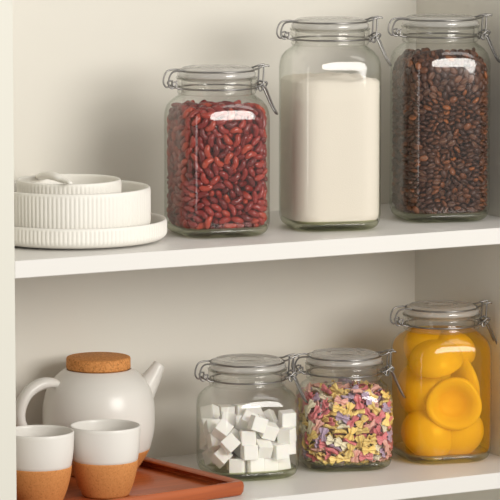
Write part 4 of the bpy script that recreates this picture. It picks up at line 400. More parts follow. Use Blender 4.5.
-244,120,715,60,-22,-72,-199,37,733,50,-36,37,-127,243,790,-20,-61,-68,-76,-200,717,7,33,-86,-200,-34,760,63,68,-21,126,-197,714,-12,5,-60,171,-179,761,-13,-18,-78,234,63,736,-7,87,-43,188,163,740,19,14,-93,65,165,696,-70,-20,-35,
202,27,739,-22,4,-83,-230,-58,742,33,2,7,-240,41,704,11,20,74,-235,85,719,-35,87,29,-118,-202,737,93,-17,-29,-138,-178,769,67,-69,-20,-235,-27,733,-59,-19,13,81,-202,751,20,84,34,227,46,766,19,2,-96,162,234,791,75,-24,0,
74,-167,735,48,-20,56,237,-5,729,11,27,86,198,-66,737,6,-45,-83,229,155,764,-94,21,-9,-218,7,720,10,-2,96,-161,-223,769,-31,42,-68,-190,-69,754,-12,19,66,-235,2,749,-17,-14,-36,-193,207,808,3,51,52,-166,220,747,-26,28,-46,
28,-166,734,20,-61,74,71,-197,709,11,-90,31,-125,-145,826,14,46,44,123,-143,748,7,47,-83,140,-165,768,-30,-63,-30,194,171,1006,-28,5,-94,198,-100,754,-88,-35,15,239,-26,760,-12,14,76,-195,-113,759,0,-21,4,-233,-78,762,33,-9,-3,
-204,72,741,-20,95,7,-128,-231,760,26,11,65,-207,110,749,-59,-67,-28,-91,-203,751,-93,15,31,232,170,831,57,-26,-49,144,-203,748,26,84,27,154,-153,803,-41,25,-68,233,-49,791,-18,25,93,111,217,1018,-38,10,17,200,-153,766,-30,-58,-70,
195,-33,719,32,-6,94,209,132,744,25,-94,-5,-174,-119,737,21,92,24,-205,59,767,-94,8,-17,-176,-187,781,43,-82,-30,-235,32,763,93,14,-29,-170,161,748,-20,-66,65,-150,229,771,14,48,45,-172,-15,780,82,47,14,106,-182,739,14,17,-88,
224,-164,801,94,-15,21,190,208,798,-72,-15,10,184,-123,1023,-8,-29,70,206,-21,745,-17,23,-38,-172,-147,765,-22,-2,-90,-240,-76,795,-26,6,-62,-233,144,750,-7,16,-52,-60,-225,755,13,26,56,-79,-83,1039,53,-82,-15,-239,87,750,1,-9,-60,
-33,-202,735,-85,-2,-45,104,-156,775,-24,77,43,118,-196,767,-46,77,17,154,-197,792,28,76,46,203,9,768,-97,-7,16,190,166,774,16,-29,-19,230,-136,776,-53,5,-7,231,148,793,-53,79,21,-233,-109,780,94,-1,-14,-240,48,734,12,13,76,
-179,137,768,18,94,18,-154,-195,798,-20,23,-85,-215,180,802,-45,-85,-10,3,-199,733,51,-57,-62,33,-222,766,40,56,61,-201,-62,795,83,-16,-4,203,68,784,-50,-58,-27,177,228,830,-71,14,-18,236,-101,761,33,-87,26,239,23,746,-28,-6,-61,
-182,-187,817,20,-40,-60,-237,-39,768,-24,7,89,-224,162,775,-5,19,-19,-59,-149,1050,-85,47,15,-194,8,751,-94,6,-30,-205,94,772,-88,-1,7,62,-203,775,-17,-15,93,181,-178,794,-82,44,-31,177,-53,793,-9,0,-16,240,-74,777,69,62,-6,
236,-13,806,5,4,50,192,126,778,-93,-9,18,-213,-5,777,11,-7,97,-222,185,838,30,-76,-45,-80,-200,780,30,-89,11,-238,-60,824,-23,29,-82,-18,-170,750,18,-10,-9,71,-169,772,-19,-42,86,240,81,792,77,60,16,197,174,811,-38,-46,79,
239,6,778,-12,6,-61,194,93,762,-30,76,-53,-166,-64,780,-36,-37,76,-240,67,779,5,-18,-59,-239,121,775,19,1,74,-69,-172,752,-84,48,1,-147,-206,826,2,-94,14,-197,30,780,10,35,-91,-193,218,900,-51,44,72,-145,241,835,-21,-62,-64,
101,-233,776,46,-86,-5,-103,-216,820,-27,27,28,154,-156,857,-19,12,96,177,-200,828,16,65,47,234,-85,810,-10,-21,-14,219,191,878,77,-6,-55,233,83,762,-12,97,2,-197,-93,786,96,-9,-7,-242,24,800,31,34,66,-198,127,787,-18,-27,92,
-199,-157,803,44,34,-1,-187,222,839,-9,-73,-56,-161,223,805,-4,-18,80,22,-182,770,79,20,11,42,-209,799,3,-5,34,-194,-166,840,-63,-1,33,51,-170,799,-83,18,-19,201,-93,786,-34,27,-81,203,12,797,6,-1,92,46,72,1041,-20,1,49,
192,-136,801,-94,-21,18,-199,-128,788,-68,-49,-23,-240,107,801,-73,-62,3,-119,-207,790,-45,-2,-74,-69,-192,813,-29,5,92,-149,104,990,21,-92,-26,131,-225,796,10,-22,-69,196,-170,823,-1,23,89,240,60,826,-13,81,22,204,-25,781,71,6,20,
239,119,767,39,71,-31,-242,-27,799,63,-60,-26,-173,122,817,12,48,54,-179,73,1061,62,-11,9,-151,-168,824,87,25,-40,-240,65,815,13,83,24,-163,197,828,-64,56,32,-2,-214,777,73,-36,36,206,48,815,-88,-8,-32,94,-200,795,-23,21,-25,
96,153,1034,-83,21,41,242,125,815,63,43,62,235,-116,797,-31,-8,-40,236,33,799,36,90,-16,210,107,794,-87,-44,0,-234,-126,810,92,-31,-11,-181,167,797,-56,-49,34,-34,-192,769,13,-5,-97,-89,-121,1047,25,-18,38,-210,66,798,10,20,66,
-215,184,903,22,89,-14,93,-163,808,-29,8,91,155,-51,1055,-96,-2,12,214,-142,829,77,34,-39,63,-99,1043,-44,-81,37,231,-170,844,-7,-64,-45,242,12,833,27,-40,-63,234,95,824,-8,87,37,-224,-98,821,8,-90,24,-206,-27,802,-19,-7,-91,
-234,148,808,-79,33,39,-243,-62,859,68,-51,-41,-3,-165,785,6,75,-64,217,-106,1022,-10,36,-56,124,-179,806,-46,-37,47,103,-123,1045,28,-11,94,244,-46,828,-51,-48,44,203,141,819,15,-53,77,-210,-135,833,35,-83,8,-239,-12,826,6,17,74,
-236,101,832,-78,43,22,-112,-171,803,92,37,0,-153,-101,807,13,-73,16,-201,76,824,-16,-5,-96,-205,150,826,-3,-76,35,-42,-204,795,0,-8,-21,142,-211,824,-51,79,-28,194,-78,1010,68,61,38,223,-87,837,-11,-12,-15,244,-111,874,9,-64,-24,
209,-50,814,-4,-9,-47,209,165,850,-24,-45,76,-199,-185,892,-54,-26,-69,-243,107,926,-58,-54,49,-237,142,844,-49,-75,2,-61,-167,785,-89,6,21,-36,-169,810,3,-17,97,-95,74,1040,20,9,94,132,-152,1040,-41,44,-56,145,-180,837,-4,-37,-86,
189,111,854,-86,-41,-24,188,221,870,-73,-7,-34,243,-126,835,40,57,42,244,93,864,66,36,55,194,108,822,15,-24,41,-214,-113,856,-44,-80,39,-215,17,809,-48,-74,27,-131,62,1061,93,33,7,-121,-186,837,-38,-65,-62,-177,-198,858,-60,-4,-40,
-238,78,853,6,19,-76,-167,229,874,59,13,44,-202,195,864,-89,3,27,3,-194,805,97,14,-4,160,153,1031,7,23,-70,203,-110,820,3,-88,45,-166,-135,820,86,12,2,-241,26,840,-49,6,-64,-205,110,814,-66,-62,-36,-209,-76,834,-27,-28,-87,
-176,47,808,18,14,7,-179,172,835,-12,-81,-55,69,-193,824,5,-3,-97,243,-46,911,-63,0,76,-173,189,877,-2,54,-36,126,-182,1016,3,-98,2,215,-40,844,-12,-21,-2,206,207,924,46,44,75,240,-148,910,-60,26,-73,103,-171,1045,-38,16,-61,
231,126,850,-26,94,15,-208,-42,837,86,36,-26,-181,44,1040,5,-18,-1,-83,-206,842,-20,12,68,-237,155,888,3,-71,-35,-161,196,1014,87,-32,26,244,-64,863,53,40,52,173,224,955,73,24,-55,244,22,881,-30,-69,19,214,82,841,10,-51,31,
-243,-95,881,62,-27,-72,-214,130,858,-48,-73,-9,-216,41,843,48,20,84,-202,165,872,45,49,-42,-25,-216,826,-11,25,95,-77,208,1031,78,-60,2,68,-162,835,0,-64,-75,190,-174,852,-11,-7,20,231,158,883,14,50,-44,232,-147,868,-45,-22,8,
137,7,1050,31,52,71,192,152,869,35,20,-83,-234,-17,856,96,-3,-21,81,7,1062,-12,93,-10,-132,-216,853,-9,-14,-97,-178,-96,851,-94,-2,27,-191,200,980,-7,-46,-61,-50,-169,838,-10,96,-11,12,-4,1057,-4,39,-33,-133,159,1043,-40,49,-58,
153,-208,859,22,-57,-77,143,-112,1029,17,-7,-43,164,-80,1031,89,-27,-2,206,20,831,-32,85,40,244,84,903,47,60,38,-186,-103,819,-45,4,-80,-244,40,875,34,61,24,-175,145,846,-76,19,25,-12,-100,1053,14,-16,-95,-213,12,865,6,-20,90,
-214,166,988,-25,-42,-21,85,-218,856,53,71,-32,240,-72,970,66,-28,-55,109,120,1038,-99,-3,8,141,228,984,-43,-26,-60,195,-73,850,29,-12,-94,244,-20,870,12,75,7,212,189,965,-4,57,47,-182,-137,854,-51,4,58,-200,-3,829,-26,-89,-8,
-236,140,955,-39,-50,0,-118,-187,1027,-20,-73,63,29,-177,823,-7,3,74,91,-185,852,83,20,-15,-200,-171,930,34,-68,43,110,-206,833,87,-22,42,239,-82,896,-4,-43,2,179,201,990,16,24,94,205,-199,901,-19,-76,19,236,50,859,-61,66,3,
-224,-157,872,28,-90,-2,-142,22,1053,-95,-7,-10,-156,116,852,-23,-92,-29,-244,-57,903,-15,72,-19,-159,157,1022,-12,-95,-10,49,-202,847,75,62,12,-149,-16,1055,88,-21,38,48,196,1046,-70,70,-7,47,-205,1017,28,-87,38,
193,-168,1007,-50,-73,-37,181,192,948,39,-66,17,212,-113,856,46,-9,-49,217,-3,854,26,-46,-78,202,-2,1072,-57,57,-49,-210,-74,867,-18,7,-84,-197,99,849,-13,-80,-52,-168,228,952,-35,-46,-32,-130,240,958,57,-50,52,
-10,-175,831,-82,-43,19,124,-147,828,64,-73,19,68,-158,1040,-78,44,30,222,111,879,72,44,35,220,-173,887,41,7,-55,175,6,1028,24,-24,90,242,130,908,26,-67,-26,-219,-111,898,7,-74,-17,-242,-15,919,53,-2,75,-204,139,1013,-90,-26,-3,
-168,-204,904,63,51,-38,-148,-153,859,53,40,-73,-204,203,936,-14,-47,-14,-78,171,1050,5,1,95,-39,165,1059,89,21,-35,-45,-208,852,65,-59,41,189,-148,900,19,-39,-47,175,216,912,21,35,6,242,-124,942,-70,-10,62,
196,137,1024,-44,-34,-82,230,172,930,-16,60,22,-237,112,982,49,-37,-73,-231,172,932,-33,-53,12,-106,-202,869,1,29,61,-222,-76,914,27,-78,-37,-152,236,916,-31,42,83,153,82,1057,-82,-26,13,-73,-215,885,-54,-41,-59,
182,-182,880,2,-11,-77,189,-77,1053,35,20,89,211,29,868,32,-10,-91,212,137,904,50,-1,-85,244,-10,929,8,-73,-15,171,13,1061,17,4,66,-208,-150,896,-15,41,-2,-240,117,883,-52,-60,-17,-140,-195,876,-43,-10,66,-241,82,890,-7,48,-30,
-205,162,947,50,17,67,-6,-212,856,60,73,-25,34,-227,876,-6,-80,58,-101,145,1051,45,39,-78,150,-214,937,66,57,31,193,-140,864,87,-23,39,241,-26,972,-38,57,-30,224,149,984,76,49,-39,130,157,1048,-10,-9,74,229,-161,965,0,60,-28,
206,-40,871,-13,-16,5,192,69,858,31,90,10,-183,-119,879,-26,8,16,-241,32,971,51,-40,-65,-94,-35,1055,21,17,89,-243,-78,950,8,77,9,-62,134,1057,-75,5,45,-29,-215,886,93,-10,-8,-73,94,1054,-61,38,-29,153,-149,890,-24,-42,-36,
139,-155,984,37,-78,-18,203,-182,967,43,-53,-31,59,123,1042,44,-45,-76,231,44,1009,57,-66,-37,234,137,951,38,74,-25,-225,-40,885,-74,46,-32,-175,201,921,-67,-42,7,-45,-193,1033,-29,-17,85,-201,-29,870,61,-14,-54,
-175,171,993,57,-56,58,192,53,1060,2,13,-35,80,-198,1036,48,-83,19,61,220,1022,-88,4,6,133,-185,872,84,-30,31,166,-184,906,-17,-15,-5,-52,-42,1059,84,-50,12,201,-79,885,-79,44,-26,225,-12,894,-69,48,-49,-181,-6,1055,30,-62,-59,
-112,-154,1051,-61,-59,-1,-157,-62,1055,47,86,-6,-192,128,881,-10,-79,26,-108,-219,911,-38,46,28,-219,143,914,-47,39,-76,-130,224,999,91,11,-2,16,-176,851,0,-14,74,-56,-177,868,-76,-61,11,-89,-198,921,-27,14,-40,
11,213,1033,15,-98,2,189,-202,942,35,72,-58,215,-141,930,12,-60,-28,221,-118,897,40,-11,-86,212,18,1038,17,-94,-17,196,42,1023,-45,50,-72,-216,-138,938,44,11,-88,-213,102,891,-8,52,-37,-238,58,911,11,33,-39,-173,130,1036,-86,0,-6,
-19,-175,865,4,31,56,64,-207,880,35,84,-37,27,87,1059,8,-44,-81,137,-216,895,-44,54,70,186,-165,937,-33,-84,-26,233,-117,985,46,9,65,239,65,939,-69,-44,-47,202,171,918,-72,-3,68,-170,-149,897,-19,-63,-58,-193,-73,1039,-53,9,4,
-220,115,950,-54,-19,50,-116,-153,862,45,-50,-47,-142,-215,944,-21,67,51,-100,-221,952,-27,-58,-74,-25,18,1053,-12,55,-39,142,-197,984,-13,-93,-26,123,-193,909,74,-43,40,198,-102,910,-1,-38,14,198,157,962,90,26,-22,
178,-110,874,17,96,-15,219,63,892,-56,-20,75,243,102,945,63,-16,-71,-238,3,890,1,45,-70,-197,108,985,41,6,12,-161,-180,920,66,44,-55,-243,-38,952,-5,-71,-5,-147,206,977,-53,7,38,-11,-200,905,75,-50,-6,-47,-178,895,88,44,-10,
142,-170,925,90,-12,3,188,31,884,12,92,-5,238,-83,931,-38,86,-18,231,-4,1012,30,-81,-12,215,103,913,-71,-54,-37,-224,45,1024,-86,2,-47,-242,72,957,68,1,72,-93,-186,890,13,-95,23,-173,-154,992,-52,83,10,-242,29,930,-10,-50,46,
-172,188,953,37,-77,-42,-118,205,1027,91,36,-10,16,-197,879,-11,93,-30,80,-194,908,36,77,-38,-163,-120,913,9,57,62,-25,-175,1061,-11,-28,83,102,-212,887,14,52,31,193,69,902,50,-12,-83,206,-140,998,12,95,25,215,-50,1033,73,-66,-7,
152,192,1020,-19,13,-37,-187,-88,889,-20,-36,-90,-219,103,1018,-4,78,-46,-202,141,977,-32,67,-62,-124,-200,990,-77,46,9,-128,-192,919,-62,47,59,68,-223,924,45,-57,51,32,-215,909,-20,74,-62,-43,212,1024,-62,19,-71,
100,-169,881,-97,-19,-4,155,-140,1005,82,-36,-8,124,172,1018,-75,45,0,225,-42,941,-45,-47,63,242,29,929,8,-63,15,222,98,1019,55,-73,-14,-235,-30,993,-60,-53,56,-227,-2,952,-81,-18,53,-186,88,893,-70,-15,53,-47,166,1027,2,-12,-87,
-44,-214,919,81,-27,13,199,-139,964,8,-42,-88,211,-48,906,47,56,64,-167,-95,1018,-19,31,-88,-208,5,1040,57,-79,-4,-210,55,880,19,16,-53,-120,-140,1024,-1,24,-40,-213,32,917,67,-29,67,-63,233,997,-19,-58,-39,6,-166,884,-38,11,13,
170,-169,982,85,15,-48,186,-126,934,68,-54,-44,227,-42,1000,12,-50,-2,219,5,926,-67,-19,65,211,117,981,-59,2,-64,-181,-159,957,76,-6,-44,-230,10,999,61,-8,77,-216,81,925,-4,59,-1,-52,-92,1058,-72,-68,5,-134,-163,898,37,25,85,
-200,6,893,23,-91,-1,-122,185,1004,-14,0,-83,153,-177,957,4,7,91,218,-105,952,88,16,42,239,87,982,-45,-55,47,177,115,915,42,39,-81,-160,-131,1024,18,16,-74,-215,-32,919,28,32,34,-64,-171,923,-36,33,79,92,-180,942,-64,58,-46,
207,19,996,-44,-23,-78,201,-109,981,-45,-49,-7,213,-12,969,56,42,47,176,137,995,-83,18,19,-204,-100,999,18,-37,-38,-219,-20,1020,-11,-13,-88,-178,101,1045,-58,5,-15,-119,-191,961,35,-18,12,-166,134,995,-36,47,69,
-31,-191,935,34,-79,46,104,-225,980,38,-91,-9,119,-147,938,3,-52,-40,199,18,956,44,13,54,239,15,970,-28,72,8,215,93,949,46,-43,-59,-217,-99,943,-80,8,55,-225,70,989,67,-57,-31,-175,-2,1021,-10,-7,95,-155,-187,973,37,52,55,
-138,-161,997,-11,-72,10,-8,-216,944,-10,-39,-80,17,-187,918,81,5,-19,123,-195,952,41,-49,-33,225,-78,1001,21,-47,28,198,-27,1014,40,-82,-23,-183,-125,949,-52,30,-15,-217,47,956,37,-36,-56,-53,-218,961,54,14,-4,
-154,-138,971,-74,-62,-21,-210,-35,957,-26,38,43,-91,209,998,-60,-43,58,87,-180,1002,27,11,-61,164,-124,967,-39,-29,-45,210,-67,962,73,29,56,-231,-68,986,-15,42,30,-85,-205,990,-27,80,17,36,-217,949,-26,54,73,
105,-218,933,-55,-47,-63,181,83,933,24,-21,-27,228,47,970,-69,34,39,-216,-58,1015,18,-41,88,-191,59,933,-54,23,63,-74,-195,953,26,38,-37,-180,24,945,91,-5,-34,-45,-207,998,-80,32,7,55,-194,939,52,-51,23,190,-67,921,-4,65,39,
-204,28,1001,52,-44,-43,12,-187,952,15,10,97,110,-174,975,58,67,13,119,-129,965,-40,11,50,166,-104,1002,87,-31,-35,192,-49,984,25,-38,-65,212,75,990,15,-66,-16,-208,-129,976,12,-32,-36,-203,-2,969,27,48,60,-46,-183,969,71,-42,-16,
-21,-163,950,-24,44,9,75,-212,970,-75,29,53,187,96,978,-51,-68,26,-197,-82,965,-28,40,-53,-6,-216,977,87,-37,15,42,-203,981,7,-58,-73,133,-101,985,-10,-10,34,-178,-110,983,-64,28,-68,-178,-1,987,-39,-49,62,77,-171,965,-44,-17,58,
185,-6,990,23,47,31,-180,-72,994,9,-76,0,-199,-34,994,17,4,-79,-180,45,972,23,-95,9,-15,-193,1018,-83,40,-7,51,-172,994,63,40,-6,164,-53,1000,-60,78,-6,191,100,1012,-36,34,-51,-167,-41,1012,54,-79,9,-177,39,1006,-57,35,-36,
13,-191,992,-40,36,73,87,-143,990,-54,-82,2,131,-75,1012,-8,15,-62,78,41,1049,-64,68,18,-184,75,987,98,3,-11,-63,-173,1000,-3,-99,-5,47,-148,1013,-17,-44,-86,-139,-64,1023,36,-81,4,-83,19,1028,23,11,-96,99,-85,1031,15,47,80,
76,-29,1043,23,89,30,134,129,1011,2,19,-43,-140,-115,1001,2,1,51,-144,28,1023,-79,-50,-3,-41,-151,1018,44,85,-21,4,-163,1016,-92,36,3,-11,-119,1025,88,37,26,42,-4,1028,35,30,71,33,-186,1034,-48,-6,37,119,-64,1042,-21,-89,36,
192,75,1039,-96,-2,-8,-108,-59,1033,-58,-77,-1,-193,-39,1039,-6,-45,-74,-183,97,1012,3,-3,60,-78,-198,1036,-31,-49,32,-108,59,1018,11,19,86,-45,108,1045,90,-7,41,10,-164,1046,-3,38,-89,28,-133,1039,76,1,7,-17,49,1023,61,56,-53,
-19,138,1047,21,90,-27,77,-132,1024,28,69,63,60,-56,1024,-16,4,-50,156,-37,1026,40,-90,3,188,-20,1044,97,8,2,118,52,1039,-20,49,-78,-122,-99,1028,90,-17,12,-138,-31,1029,-40,30,59,-151,69,1034,7,95,28,-82,-157,1025,43,-89,-10,
-76,-43,1024,4,-37,4,-50,72,1031,9,-26,-15,-80,128,1028,-3,-6,-74,-50,-119,1034,2,0,-32,-43,-48,1016,-9,-23,-22,-26,91,1022,-16,-27,89,-1,109,1049,84,4,11,6,65,1036,-21,-89,12,98,-41,1019,6,-10,60,157,46,1047,-12,-26,-94,
-44,29,1028,40,-69,-28,-207,71,1023,13,-55,41,26,-68,1045,-80,-36,41,-35,-84,1027,-26,-82,-50,-95,-15,1019,55,-46,64,-35,-20,1037,24,70,47,7,172,1041,-93,-23,4,-68,-5,1049,37,-11,63,-4,-66,1013,-30,50,74,28,92,1021,-84,33,35,
27,137,1048,-48,59,-20,121,-99,1060,-21,-87,35,15,33,1047,33,-86,-36,45,39,1023,-75,21,-33,117,94,1054,15,26,-41,100,84,1028,7,36,59,38,-33,1055,-38,-63,-56,125,-26,1041,41,-60,-30,164,123,1045,-65,34,19,-122,1,1036,-8,93,-28,
-139,104,1054,54,-4,-61,44,20,1057,53,-77,-24,-115,-84,1055,1,-15,-8,168,-105,1057,43,4,-39,-116,116,1039,-11,-48,80,-65,47,1051,-57,-17,-7,69,-64,1053,-1,8,95,-21,-141,1048,20,30,-39,-138,-120,1054,-11,-2,80,
-106,36,1048,-88,27,-26,116,-144,1010,46,-59,-60,-16,-62,1049,-24,-9,-10,7,-38,1032,-29,-84,-41,88,185,1032,-41,-72,1,78,90,1054,68,70,-16,98,3,1038,-45,86,-3,-22,198,1055,-55,-63,-46,])
